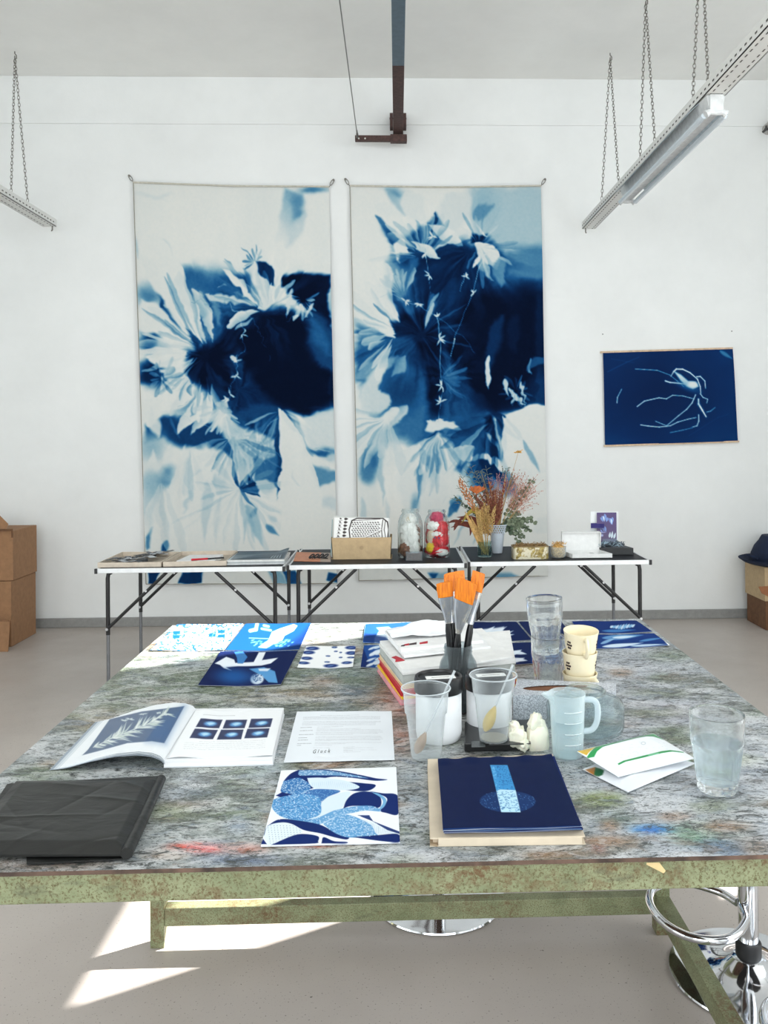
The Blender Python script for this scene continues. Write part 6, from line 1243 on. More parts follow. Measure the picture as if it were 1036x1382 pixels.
# ---------------------------------------------------------------- portfolio with a stack of blue prints
Z0=EPS; ptf=[T(580,1143.4),T(790,1140.5),T(746,1027),T(576.5,1034)]; pe=empty('card_portfolio',ptf[0],0,'worn beige cardboard portfolio lying under the stack of navy prints','folder'); M_pf=mat('portfolio_board',(206,192,170),.8,var=.05,vs_=14)
def slab(q,z0,z1,m,par,name,bev=0.,ins=0.):
    c_=sum((Vector((p.x,p.y,0)) for p in q),Vector())/len(q); qq=[Vector((p.x,p.y,0))+(c_-Vector((p.x,p.y,0))).normalized()*ins for p in q]; mb=MB(); mb.hexa([p+Vector((0,0,TT+z0)) for p in qq],[p+Vector((0,0,TT+z1)) for p in qq]); return off(mb.build(name,m,par,smooth=False,bevel=bev),par)
slab(ptf,Z0,.002,M_pf,pe,'lower_board'); slab(ptf,.0022,.0108,mat('portfolio_inside',(176,160,138),.85,var=.08),pe,'inner_sheets',ins=.007); slab([ptf[0]+Vector((0,.0,0)),ptf[1],ptf[2],ptf[3]],.011,.013,M_pf,pe,'upper_board',ins=.001)
mb=MB(); a_,b_=ptf[0],ptf[1]; d=(b_-a_).normalized(); n_=Vector((-d.y,d.x,0)); o_=d*.012
mb.hexa([a_+o_+Vector((0,-.0006,.0008)),b_-o_*.4+Vector((0,-.0006,.0008)),b_-o_*.4+n_*.004+Vector((0,0,.0008)),a_+o_+n_*.004+Vector((0,0,.0008))],[a_+o_+Vector((0,-.0006,.0125)),b_-o_*.4+Vector((0,-.0006,.0125)),b_-o_*.4+n_*.004+Vector((0,0,.0125)),a_+o_+n_*.004+Vector((0,0,.0125))]); off(mb.build('front_flap',M_pf,pe,smooth=False,bevel=.001),pe)
mb=MB(); mb.hexa([a_+Vector((-.0,.0,.003)),a_+o_*.9+Vector((0,-.001,.0008)),a_+o_*.9+n_*.012+Vector((0,0,.0008)),a_+n_*.016+Vector((0,0,.003))],[a_+Vector((.0,.0,.0045)),a_+o_*.9+Vector((0,-.001,.004)),a_+o_*.9+n_*.01+Vector((0,0,.004)),a_+n_*.016+Vector((0,0,.0045))]); off(mb.build('torn_corner',mat('torn_board',(150,130,104),.9),pe,smooth=False),pe)
s8=3.985; c=Cv(100,120,930,620,1.6,(12,25,62)); c.a[...]+= 5*(vnoise(c.X,c.Y,60,30,4)[...,None]-.5); c.line([(115,182),(735,150)],3,(50,70,120),soft=2,op=.5)
BR_=(60,136,192); c.poly([(403,214),(496,213),(540,348),(436,352)],BR_,1.5); 
c.ell(497,410,150,58,(34,76,136),soft=.03,op=.45); c.poly([(436,352),(460,345),(540,348),(567,467),(463,468)],(176,212,230),1.5)
for k in range(170): 
    a_=r_.uniform(0,2*PI); q=r_.random()**.35; x,y=497+150*q*math.cos(a_),410+57*q*math.sin(a_)
    if 430<x<570 and abs(x-500)<52: continue
    c.ell(x,y,r_.uniform(1,2.6),r_.uniform(.8,1.6),(96,156,202),soft=.4,op=.8)
for k in range(90): x,y=r_.uniform(415,535),r_.uniform(225,345); w_=(x-(403+(y-214)*.25)); 
for k in range(150):
    v_=r_.random(); u_=r_.random(); y=218+126*v_; x=405+(y-214)*.255+ (92)*u_; c.petal((x-3,y),(x+4,y+r_.uniform(-3,3)),3,(24,74,130) if u_>.2 else (130,190,220),.8,.8)
for k in range(110):
    v_=r_.random(); u_=r_.random(); y=356+106*v_; x=440+(y-352)*.22+98*u_; c.petal((x-5,y),(x+6,y+r_.uniform(-6,6)),3.2,(44,96,150),.8,.75)
cs=[(590.5,1026.5),(744,1020.5),(783.5,1116),(597.8,1119.5)]; ord_=['lowest','second lowest','third from the bottom','fourth from the bottom','fifth from the bottom','sixth from the bottom']
for k in range(7):
    z=.0133+k*.0023; j=[(r_.uniform(-1.6,1.6),r_.uniform(-1.2,1.2)) for _ in range(4)] if k<6 else [(0,0)]*4
    q=[T(a_+dx+(0,1.2,1.5,.5)[i]*(6-k)*.35,b_+dy+.9*(6-k)*(1 if i>1 else .2),z) for i,((a_,b_),(dx,dy)) in enumerate(zip(cs,j))]
    sd=[(60,70,110),(150,160,180),(26,50,100),(110,140,176),(24,40,88),(176,186,200),(24,60,116)][k]
    sheet('stacked_print',q,220 if k==6 else 30,150 if k==6 else 12,.0017,pxcol(c,560,980,s8) if k==6 else (lambda W:np.tile((22,38,90),(len(W),1))),mat_vc('matte_blue_print',.6),None,(lambda U,V,k=k:.0006*np.sin(U*8+k)+(.0022*np.sin(U*13+1)**2*sst((.12-V)/.12) if k==6 else 0)),
      'topmost navy print of the stack, a pale blue bar crossing a speckled oval' if k==6 else ord_[k]+' blue sheet in the stack on the beige portfolio','print','navy prints stacked on the portfolio',side=sd)
# ---------------------------------------------------------------- pile of books
bt=[T(540.5,952.5),T(699,934),T(690,889),T(508.5,906)]
c_b=sum(bt,Vector())/4
def book(k,z0,z1,col,label,ins=0.,rot=0.,corn=None,name='book',shift=(0,0),cover=None):
    q=corn or [c_b+(p-c_b)*(1-ins) for p in bt]; cc=sum(q,Vector())/4; cr_,sr_=math.cos(rot),math.sin(rot); q=[cc+Vector(((p-cc).x*cr_-(p-cc).y*sr_+shift[0],(p-cc).x*sr_+(p-cc).y*cr_+shift[1],0)) for p in q]
    e=empty(name,(q[0].x,q[0].y,TT+z0),0,label,'book','books and notebooks piled on the work table'); zz=(z1-z0); t_=min(.0016,zz*.2)
    def sl(a,b,m,nm,i_=0.):
        c_=sum(q,Vector())/4; mb=MB(); qq=[Vector((p.x,p.y,0))+(Vector((c_.x,c_.y,0))-Vector((p.x,p.y,0))).normalized()*i_ for p in q]; mb.hexa([p+Vector((0,0,TT+a)) for p in qq],[p+Vector((0,0,TT+b)) for p in qq]); return off(mb.build(nm,m,e,smooth=False,bevel=.0004),e)
    mc_=mat('cover_%d_%d_%d'%col,col,.55,var=.03); pg=mat('page_edges',(214,214,210),.8,var=.06,vs_=6)
    if zz>.0085: sl(z0,z0+t_,mc_,'cover'); sl(z0+t_+.0001,z1-t_-.0001,cover or pg,'pages',.0025); sl(z1-t_,z1,mc_,'cover')
    else: sl(z0,z1,mc_,'cover')
    return e,q
specs=[(.0,.012,(222,150,160),'pink book at the very bottom of the pile',0,0,mat('pink_page_edges',(214,160,166),.8)),(.0122,.0175,(232,190,40),'thin yellow booklet low in the pile',.01,.01,None),(.0177,.030,(190,30,42),'red book low in the pile, above the yellow booklet',.02,-.012,mat('red_page_edges',(176,36,44),.8)),(.0302,.034,(196,70,76),'thin dull red booklet just above the red book',.02,.0,None),(.0342,.0445,(220,190,150),'sand coloured book in the middle of the pile',.03,.012,mat('sand_page_edges',(216,190,152),.8)),(.0447,.0645,(168,172,168),'thick grey paperback in the pile',.03,.0,mat('grey_page_edges',(176,180,176),.8)),(.0647,.0695,(224,224,222),'thin white booklet above the thick grey paperback',.035,.006,None),(.0697,.0765,(230,230,228),'white catalogue with a torn red mark at its near corner',.04,-.008,None)]
for z0,z1,col,lab,ins,rot,cvm in specs: book(0,z0+EPS,z1+EPS,col,lab+', beside the brush jar' if len(lab.split())<11 else lab,ins,rot,cover=cvm)
ht=.0772
R_=lambda px,py,h:P(px,py,TT+h)
e,q=book(0,ht,ht+.0045,(232,232,230),'wide white booklet on the right half of the pile',corn=[R_(618,900,ht),R_(692.5,888.5,ht),R_(650,850,ht),R_(590,856,ht)]); 
e,q=book(0,ht+.0047,ht+.0105,(230,231,231),'white notebook, second from the top of the pile',corn=[R_(545,888,ht+.005),R_(662,875,ht+.005),R_(640,851,ht+.005),R_(523,862,ht+.005)])
e,q=book(0,ht+.0107,ht+.0185,(234,234,233),'topmost white notebook with red and black lettering, on the pile',corn=[R_(541,880,ht+.011),R_(652,868,ht+.011),R_(630,844,ht+.011),R_(518,854,ht+.011)])
M_red=mat('red_print_mark',(176,30,48),.7); M_dk=mat('dark_print_mark',(56,40,44),.7)
zt_=ht+.0187
for k,(x0,y0,x1,y1,h_,m_) in enumerate(((545,871.5,552,870.8,2,M_red),(552,870.8,562,869.6,2.2,M_dk),(566,869.5,577,868.2,2.4,M_red),(541,872.5,546,872,1.6,M_dk))):
    a_=R_(x0,y0,zt_);b_=R_(x1,y1,zt_); u_=R_(x0,y0-h_,zt_)-a_; mb=MB(); mb.hexa([a_,b_,b_+u_,a_+u_],[p_+Vector((0,0,.0003)) for p_ in (a_,b_,b_+u_*1.3,a_+u_*.7)]); o_=off(mb.build('cover_lettering',m_,e,smooth=False),e)
mbe=empty('torn_red_mark',R_(536,893,.0782),0,'torn dark and red paper scrap at the near left corner of the pile','paper scrap'); mb=MB(); q=[R_(*a_,.0778) for a_ in ((533,893.5),(546,891.5),(541,888.5),(534,885.5),(528,887.5),(534,890))]; mb.add([*q,*[p_+Vector((0,0,.0009)) for p_ in q]],[(5,4,3,2,1,0),(6,7,8,9,10,11)]+[(i,(i+1)%6,6+(i+1)%6,6+i) for i in range(6)]); off(mb.build('scrap',M_red,mbe,smooth=False),mbe)
# crumpled white tissue paper on top
def tis(U,V): return .004+.016*np.abs(vnoise(U*3+1,V*2.2,1,1,33,3)-.35)+.02*np.exp(-((V-.25)/.2)**2)*np.exp(-((U-.55)/.35)**2)
sheet('crumpled_paper',[R_(520,853,zt_+.001),R_(622,843,zt_+.001),R_(612,858.5,zt_+.001),R_(528,864.5,zt_+.001)],70,30,.0008,lambda W:np.tile((236,238,240),(len(W),1)),M_print,None,tis,'creased white tissue paper draped over the top of the book pile','paper',None)
# ---------------------------------------------------------------- clear glass and plastic
G_gl=glassmat('clear_glass',(252,254,254),.0,1.42); G_wt=glassmat('water',(240,248,252),.0,1.33)
def at(px,py): return T(px,py,0.0)
def hz(px,py,y): return PY(px,py,y).z-TT
# brush jar
cj=at(618.5,957.5); e=empty('brush_jar',cj,0,'glass jar of dark water standing before the book pile, holding the paintbrushes','jar')
hj=hz(619,870,cj.y); G_thin=thinmat('thin_jar_glass')
pr=[(0,.001),(.034,.001),(.040,.006),(.0415,.02),(.0415,hj*.60),(.038,hj*.74),(.031,hj*.84),(.0295,hj*.88),(.031,hj*.9),(.0295,hj*.92),(.031,hj*.95),(.0295,hj)]
rid_=lambda a_,z,i:1+.018*math.cos(24*a_)*(1 if i in (3,4,5) else 0)
pot_profile(e,thinmat('ribbed_jar_glass',(222,228,230),.08,.08,(150,156,158)),'jar_body',pr,.0022,72,rid_)
e2=empty('murky_water',cj+Vector((0,0,.0035)),0,'dark grey rinsing water in the brush jar','water'); mb=MB(); mb.lathe([(0,0),(.033,0),(.0385,.006),(.0385,hj*.55),(0,hj*.55)],32,capb=False,capt=False); mb.build('liquid',thinmat('dark_water',(70,74,76),.8,.05,(34,36,38)),e2)
M_bris=None
t=NT('orange_bristles'); v=t.coords((260,260,6)); t.set(Base_Color=t.ramp(t.noise(1,3,.6,v),[(.25,(190,92,6)),(.75,(238,140,20))]),Roughness=.5); t.bump(t.noise(1,2,.5,v),.001,.7); M_bris=t.m
t=NT('brush_ferrule'); v=t.coords(); t.set(Base_Color=t.mix(t.ramp(t.noise(60,4,.7,v),[(.54,(0,0,0,1)),(.6,(1,1,1,1))]),(196,200,206),(226,222,212)),Roughness=.25,Metallic=.8); M_fer=t.m
M_hand=mat('black_brush_handle',(20,20,22),.3)
def brush(tip,ferr_end,base,w,hl,label,fl=.35,yaw=0.,skew=0.):
    """tip = middle of the bristle tip, ferr_end = where handle meets ferrule, base = handle end"""
    e=empty('paintbrush',base,0,label,'paintbrush','paintbrushes with orange bristles in the jar')
    ax=(tip-ferr_end); L=ax.length; ax.normalize(); x=Vector((math.cos(yaw),math.sin(yaw),0)); x=(x-ax*x.dot(ax)).normalized(); y=ax.cross(x)
    def rr_(c_,hw,ht_,n=16): return [c_+x*(hw*math.copysign(abs(math.cos(a_))**.5,math.cos(a_)))+y*(ht_*math.copysign(abs(math.sin(a_))**.5,math.sin(a_))) for a_ in [2*PI*(k+.5)/n for k in range(n)]]
    def loft(rings,name,m,par=e):
        mb=MB(); n=len(rings[0]); v=[p_ for R in rings for p_ in R]; f=[(i*n+k,i*n+(k+1)%n,(i+1)*n+(k+1)%n,(i+1)*n+k) for i in range(len(rings)-1) for k in range(n)]+[tuple(range(n))[::-1],tuple((len(rings)-1)*n+k for k in range(n))]; mb.add(v,f); return off(mb.build(name,m,par,ang=50),e)
    hb=tip-ax*hl
    top=rr_(tip,w/2*1.02,w*fl*.22); top=[p_+ax*(skew*(p_-tip).dot(x)+.0012*math.sin(7*k_)) for k_,p_ in enumerate(top)]
    mid_=rr_(hb+ax*hl*.5,w/2*1.05,w*fl*.42); bot=rr_(hb,w/2*.96,w*fl*.5); bot=[p_+ax*(skew*(p_-hb).dot(x)) for p_ in bot]
    loft([bot,mid_,top],'bristles',M_bris)
    f0=rr_(ferr_end,.0062,.006); f1=rr_(ferr_end+(hb-ferr_end)*.35,w*.28,w*fl*.42); f2=[p_-ax*.0004 for p_ in rr_(hb,w/2,w*fl*.52)]; f2=[p_+ax*(skew*(p_-hb).dot(x)) for p_ in f2]; f15=rr_(ferr_end+(hb-ferr_end)*.75,w*.45,w*fl*.5)
    loft([f0,f1,f15,f2],'ferrule',M_fer)
    mb=MB(); d=ferr_end-base; mb.tube([base,base+d*.25,base+d*.6,base+d*.9,ferr_end-d.normalized()*.0005],[.003,.0055,.0075,.0078,.006],10); off(mb.build('handle',M_hand,e),e)
    return e
def bpx(p0,p1,y0,y1,pb,w,hl,label,**k): 
    b_=PY(pb[0],pb[1],cj.y+.0); b_.z=TT+.006+.0; brush(PY(*p0,y0),PY(*p1,y1),b_,w,hl,label,**k)
yj=cj.y
bpx((630,784),(618,854),yj-.035,yj-.012,(607,944),.043,.045,'widest orange paintbrush at the front of the jar, leaning right',skew=-.28)
bpx((599,786.5),(604.5,840),yj-.03,yj-.01,(614,944),.033,.031,'square orange paintbrush leaning to the left of the jar',skew=.03)
bpx((612.5,772.5),(616,842),yj+.045,yj+.012,(622,944),.045,.038,'broad orange paintbrush at the back, behind the thin one',skew=.18,yaw=.1)
bpx((646,772.5),(635,842),yj+.005,yj+.002,(618,944),.028,.040,'upright orange paintbrush furthest right in the jar',skew=-.15,yaw=-.35)
bpx((608.5,776.5),(610.5,840),yj+.006,yj+.0,(613,944),.012,.034,'slim small paintbrush between the two left broad ones',fl=.7,yaw=.3)
# white tubs with black lids
M_tub=mat('white_tub_plastic',(238,240,242),.3,var=.01); M_lid=mat('black_lid_plastic',(24,24,26),.35)
def tub(px,pyb,pyt,r,label,label_strip=True):
    c_=at(px,pyb); H_=hz(px,pyt,c_.y); e=empty('white_tub',c_,0,label,'tub','white plastic tubs with black lids'); lh=.030
    mb=MB(); mb.lathe([(0,.001),(r*.86,.001),(r*.96,.006),(r,.018),(r,H_-lh-.002),(r*.97,H_-lh),(0,H_-lh)],48,capb=False,capt=False); mb.build('tub_body',M_tub,e)
    mb=MB(); mb.lathe([(0,H_-lh+.0005),(r*1.05,H_-lh+.0005),(r*1.06,H_-lh+.003),(r*1.05,H_-.006),(r*1.02,H_-.001),(r*.96,H_),(r*.90,H_-.001),(r*.88,H_-.005),(0,H_-.005)],96,capb=False,capt=False,mod=lambda a_,z,i:1+.006*math.cos(48*a_)*(i in(2,3))); lid=mb.build('lid',M_lid,e)
    mb=MB(); mb.obox((.004,-.0,H_-.0045),[(math.cos(.12),math.sin(.12),0),(-math.sin(.12),math.cos(.12),0),(0,0,1)],(r*1.3,.020,.0007)); mb.build('paper_label',M_pap,lid,smooth=False)
    mb=MB(); mb.obox((.004,-.0,H_-.00405),[(math.cos(.12),math.sin(.12),0),(-math.sin(.12),math.cos(.12),0),(0,0,1)],(r*.8,.0016,.0002)); mb.build('label_line',M_ink,lid,smooth=False)
tub(592,997,911,.0448,'white tub with a labelled black lid behind the left plastic cup')
tub(660,984,908,.0455,'white tub with a black lid behind the right plastic cup')
# scale
sc_=[T(626.5,1015.5),T(722,1013.5),T(719,982),T(627,985)]; e=empty('digital_scale',sc_[0],0,'flat black digital scale under the right plastic cup','scale')
M_scb=mat('black_scale_plastic',(30,31,33),.4); slab(sc_,EPS,.017,M_scb,e,'scale_body',bev=.002)
slab([T(636,1009,.017),T(655,1008.5,.017),T(654,1000,.017),T(636,1000.5,.017)],.0171,.0177,mat('scale_display',(62,66,68),.25),e,'display',bev=.0002)
slab([T(660,1006,.018),T(716,1004,.018),T(713,984,.018),T(660,986,.018)],.0172,.0192,mat('scale_plate',(44,45,47),.3),e,'weighing_plate',bev=.0005)
# clear plastic cups with spoons
M_cup=thinmat('clear_cup_plastic',(247,248,248),.035,.1)
def cup(px,pyb,pyt,rt,rb,z0,label,shoulder):
    c_=P(px,pyb,TT+z0); H_=PY(px,pyt,c_.y).z-TT-z0; e=empty('plastic_cup',c_,0,label,'cup','clear plastic cups')
    pr=[(0,.003),(rb*.9,.003),(rb*.96,.0005),(rb,.001),(rb*1.03,.006),(rb+(rt-rb)*.55,H_*shoulder-.002),(rb+(rt-rb)*.70,H_*shoulder),(rt*.95,H_*.95),(rt*.96,H_*.975),(rt*1.03,H_*.98),(rt*1.04,H_*.99),(rt*1.0,H_)]
    mb=MB(); q_=.0006; mb.lathe(pr+[(max(a_-q_,0),b_+(q_ if i<5 else 0)) for i,(a_,b_) in enumerate(pr)][::-1],56,capb=False,capt=False); mb.build('cup_wall',M_cup,e,ang=60)
    mb=MB(); mb.tube([(rt*1.02*math.cos(a_),rt*1.02*math.sin(a_),H_) for a_ in [2*PI*k/56 for k in range(57)]],.0011,6,cap=False); mb.build('rolled_rim',thinmat('cup_rim_plastic',(232,238,240),.35,.1),e)
    return c_,H_
def spoon(a_,b_,m,label,bowl_m=None,bw=.012,bl=.042):
    """a_ bowl end, b_ handle end"""
    e=empty('plastic_spoon',a_,0,label,'spoon','clear plastic spoons in the cups'); d=(b_-a_).normalized(); L=(b_-a_).length; s_=Vector((1,0,.12)); s_=(s_-d*s_.dot(d)).normalized(); n_=s_.cross(d)
    mb=MB(); v=[];N=22
    for i in range(N+1):
        t_=i/N; w_=bw*math.sin(PI*min(1,t_*1.0))**.6*(1-.45*t_) if t_<1 else .0; w_=max(w_,.0022); dp=.007*math.sin(PI*t_)
        for s2,dn in ((-1,0),(-.5,.8),(0,1),(.5,.8),(1,0)): v.append(a_+d*(bl*t_)+s_*(w_*s2)+n_*(dp*dn))
        for s2,dn in ((1,0),(.5,.8),(0,1),(-.5,.8),(-1,0)): v.append(a_+d*(bl*t_)+s_*(w_*s2)+n_*(dp*dn-.0007))
    f=[(10*i+k,10*i+(k+1)%10,10*i+10+(k+1)%10,10*i+10+k) for i in range(N) for k in range(10)]; f+=[tuple(range(10))[::-1],tuple(10*N+k for k in range(10))]; mb.add(v,f); off(mb.build('bowl',bowl_m or m,e,ang=60),e)
    mb=MB(); mb.tube([a_+d*bl*.97,a_+d*(bl+(L-bl)*.5),b_],[.0023,.0026,.0036],8,flat=.55); off(mb.build('handle',m,e),e)
M_sp=thinmat('clear_spoon_plastic',(238,242,244),.28,.1); M_spy=thinmat('yellow_residue',(236,220,150),.62,.3,(226,200,110)); M_spb=thinmat('brown_residue',(222,206,190),.4,.3,(196,168,140))
cA,hA=cup(575,1021,928.4,.0445,.0275,0.0008,'clear plastic cup at the left, a spoon leaning in it',.66)
ya=cA.y; spoon(PY(561,1017,ya-.006),PY(613.5,905,ya+.018),M_sp,'clear plastic spoon with brown residue in the left cup',M_spb)
cB,hB=cup(666,998,910.5,.0435,.0265,.0195,'clear plastic cup standing on the black scale, a yellow-stained spoon in it',.7)
yb_=cB.y; spoon(PY(654,987,yb_-.004),PY(692,897,yb_+.02),M_sp,'clear plastic spoon with yellow residue in the right cup',M_spy,.0135,.05)
mb=MB(); mb.lathe([(0,.0033),(.0245,.0033),(.025,.0048),(0,.0048)],32,capb=False,capt=False,c=tuple(cB)); obj1('dried_residue',mb,thinmat('grey_residue',(206,206,196),.5,.4,(170,166,150)),'greyish residue on the bottom of the right cup','residue',loc=cB)
# silver tissue box
fl_,fr_,br_,bl_=T(692,971.8),T(829.5,967.5),P(831,922.5,TT+.05),P(697.5,917,TT+.05); br_.z=bl_.z=TT; hb=.051
t=NT('silver_glitter_card'); v=t.coords(); t.set(Base_Color=t.ramp(t.noise(420,2,.5,v),[(.38,(150,156,166)),(.62,(222,226,232))]),Roughness=.45,Metallic=.25); M_sil=t.m
e=empty('tissue_box',(fl_+fr_+br_+bl_)/4,0,'silver speckled tissue box with an oval brown opening, behind the jug','tissue box'); q4=[fl_,fr_,br_,bl_]
mb=MB(); 
for k in range(4): j=(k+1)%4; a_,b_=q4[k],q4[j]; i_=(b_-a_).cross(Vector((0,0,1))).normalized()*-.0012; mb.hexa([a_+Vector((0,0,EPS)),b_+Vector((0,0,EPS)),b_+i_+Vector((0,0,EPS)),a_+i_+Vector((0,0,EPS))],[a_+Vector((0,0,hb-.0012)),b_+Vector((0,0,hb-.0012)),b_+i_+Vector((0,0,hb-.0012)),a_+i_+Vector((0,0,hb-.0012))])
off(mb.build('side_panel',M_sil,e,smooth=False),e)
N=64; mb=MB(); oc=P(750,928.3,TT+hb); Uv=(fr_-fl_).normalized(); Vv=(bl_-fl_).normalized(); ctr=(fl_+fr_+br_+bl_)/4; ctr.z=TT+hb
oc=oc; rx,ry=.072,.021; v=[]
def hit(d):  # ray from oc to the box outline
    best=9
    for k in range(4):
        a_,b_=q4[k],q4[(k+1)%4]; ex,ey=b_.x-a_.x,b_.y-a_.y; den=d.x*ey-d.y*ex
        if abs(den)<1e-9: continue
        t_=((a_.x-oc.x)*ey-(a_.y-oc.y)*ex)/den; s_=((a_.x-oc.x)*d.y-(a_.y-oc.y)*d.x)/den
        if t_>0 and -1e-6<=s_<=1+1e-6: best=min(best,t_)
    return best
angs=sorted([2*PI*k/N for k in range(N)]+[math.atan2(p_.y-oc.y,p_.x-oc.x)%(2*PI) for p_ in q4]); N=len(angs)
for z_ in (0,-.0011):
    for a_ in angs:
        d=Vector((math.cos(a_),math.sin(a_),0)); o_=oc+d*hit(d); rr2=1/math.sqrt((math.cos(a_)/rx)**2+(math.sin(a_)/ry)**2); i_=oc+d*rr2; v+=[Vector((o_.x,o_.y,TT+hb+z_)),Vector((i_.x,i_.y,TT+hb+z_))]
f=[]
for k in range(N):
    j=(k+1)%N; f+=[(2*k,2*j,2*j+1,2*k+1),(2*N+2*k,2*N+2*k+1,2*N+2*j+1,2*N+2*j),(2*k,2*N+2*k,2*N+2*j,2*j),(2*k+1,2*j+1,2*N+2*j+1,2*N+2*k+1)]
mb.add(v,f); off(mb.build('top_panel',M_sil,e,smooth=False),e)
mb=MB(); mb.lathe([(0,0),(1,0),(1,.0008),(0,.0008)],32,capb=False,capt=False); mb.v=[(oc.x+x_*rx*1.12,oc.y+y_*ry*1.25,TT+hb-.004+z_) for x_,y_,z_ in mb.v]; off(mb.build('inner_flap',mat('brown_inner_card',(112,72,48),.8,var=.08),e,smooth=False),e)
# crumpled latex glove
M_lat=mat('cream_latex',(236,231,212),.45,var=.03,bump=.0012,bs=60,Subsurface_Weight=.15)
gl=empty('latex_glove',T(716,1014),0,'crumpled cream latex glove standing between the scale and the jug','glove')
import bmesh
def pillow(c_,sz,seed,name,rz=0.,ry=0.,amp=.12,sq=.35):
    bm=bmesh.new(); bmesh.ops.create_icosphere(bm,subdivisions=4,radius=1.); R_=random.Random(seed); ks=[(Vector((R_.uniform(-1,1),R_.uniform(-1,1),R_.uniform(-1,1))).normalized()*R_.uniform(1.8,4.5),R_.uniform(0,6)) for _ in range(7)]
    M_=Matrix.Rotation(rz,4,'Z')@Matrix.Rotation(ry,4,'Y')
    for v in bm.verts:
        d=v.co.normalized(); q_=Vector([math.copysign(abs(a_)**sq,a_) for a_ in d]); s_=sum(1-abs(math.sin(d.dot(k_)*1.35+p_)) for k_,p_ in ks)/7; q_=q_*(1-amp*1.5+amp*3.3*s_); v.co=M_@Vector((q_.x*sz[0],q_.y*sz[1],q_.z*sz[2]))+c_
    me=bpy.data.meshes.new(name); bm.to_mesh(me); bm.free(); me.materials.append(M_lat); me.polygons.foreach_set('use_smooth',[True]*len(me.polygons)); o=bpy.data.objects.new(name,me); COL.objects.link(o); o.parent=gl; return o
g0=gl.location; s_=lambda px,py,dy=0.:PY(px,py,g0.y+dy)-g0
pillow(s_(726.5,999)+Vector((0,.012,-.003)),(.0215,.014,.027),3,'palm',.1,.05,.10,.6); pillow(s_(721,974,.012),(.011,.010,.018),8,'twisted_cuff',.4,.5,.2,.7); pillow(s_(733,978,.014)+Vector((-.003,0,-.006)),(.010,.008,.020),9,'finger_fold',-.3,-.35,.15,.7)
pillow(s_(699,996)+Vector((0,.008,-.002)),(.017,.013,.022),5,'crumpled_fingers',-.2,-.15,.26,.7); pillow(s_(695,981,.01),(.009,.009,.014),12,'finger_fold',.2,-.6,.2,.8); pillow(s_(707,1006,-.004),(.010,.009,.012),14,'finger_fold',.2,.6,.22,.8)
# measuring jug with water
cj2=at(765.7,1019.5); hj2=hz(765.5,934.5,cj2.y); e=empty('measuring_jug',cj2,0,'small frosted plastic measuring jug with a handle, part filled with water','jug')
sp=lambda a_,z,i:1+(.5*math.exp(-((a_-PI*1.04)/.30)**2)*sst((z-hj2*.86)/(hj2*.14)))*(1 if z>hj2*.8 else 0)
pr=[(0,.001),(.0265,.001),(.0275,.004),(.029,.02),(.0325,hj2*.93),(.0333,hj2*.97),(.0338,hj2)]
M_jug=thinmat('frosted_jug_plastic',(240,247,248),.17,.25,(240,246,247))
pr=[pr[0],pr[1],pr[2],pr[3],(.0305,hj2*.5),(.0318,hj2*.8),(.0325,hj2*.9),pr[5],pr[6]]
inner=[(max(a_-.0012,0),b_+(.0012 if i<3 else 0)) for i,(a_,b_) in enumerate(pr)][::-1]; mb=MB(); mb.lathe(pr+inner,72,capb=False,capt=False,mod=sp); mb.build('jug_body',M_jug,e,ang=60)
mb=MB(); hp_=lambda px,py:PY(px,py,cj2.y-.004)-cj2
mb.tube(bez([hp_(789,944),hp_(800,944.5),hp_(806,953),hp_(805.5,972),hp_(799,984),hp_(787,987)],8),.0042,10,flat=1.3); mb.build('handle',thinmat('jug_handle_plastic',(232,242,246),.4,.25,(230,240,244)),e)
for k in range(4):
    z_=hj2*(.25+.17*k); r1=.0290+(.0325-.029)*(z_/hj2)+.0008; mb=MB(); mb.tube([(r1*math.cos(a_),r1*math.sin(a_),z_) for a_ in [-PI*.5+.18*j for j in range(-2,5)]],.0004,4); mb.build('graduation_mark',mat('pale_mark',(236,240,242),.5),e)
wt=empty('jug_water',cj2+Vector((0,0,.0025)),0,'clear bluish water in the measuring jug','water'); mb=MB(); mb.lathe([(0,0),(.0255,0),(.0272,.01),(.0298,hj2*.56),(0,hj2*.56)],40,capb=False,capt=False); mb.build('liquid',thinmat('bluish_water',(226,240,242),.10,.03,(226,240,242)),wt)
# wide preserving jar
cb_=at(789.5,985.5); hb2_=hz(793,929,cb_.y); e=empty('preserving_jar',cb_,0,'wide squat preserving jar of thick clear glass, empty, behind the jug','jar')
pr=[(0,.001),(.066,.001),(.074,.006),(.0765,.016),(.0765,hb2_*.60),(.073,hb2_*.72),(.060,hb2_*.80),(.045,hb2_*.85),(.0385,hb2_*.89),(.0385,hb2_*.91),(.041,hb2_*.93),(.0385,hb2_*.95),(.041,hb2_*.965),(.0385,hb2_*.985),(.0375,hb2_)]
mb=MB(); mb.lathe(pr+[(max(a_-.0032,0),b_+(.004 if i<3 else -.001 if i<8 else 0)) for i,(a_,b_) in enumerate(pr)][::-1],72,capb=False,capt=False); mb.build('jar_body',glassmat('pale_jar_glass',(244,250,250),.0,1.22),e,ang=60)
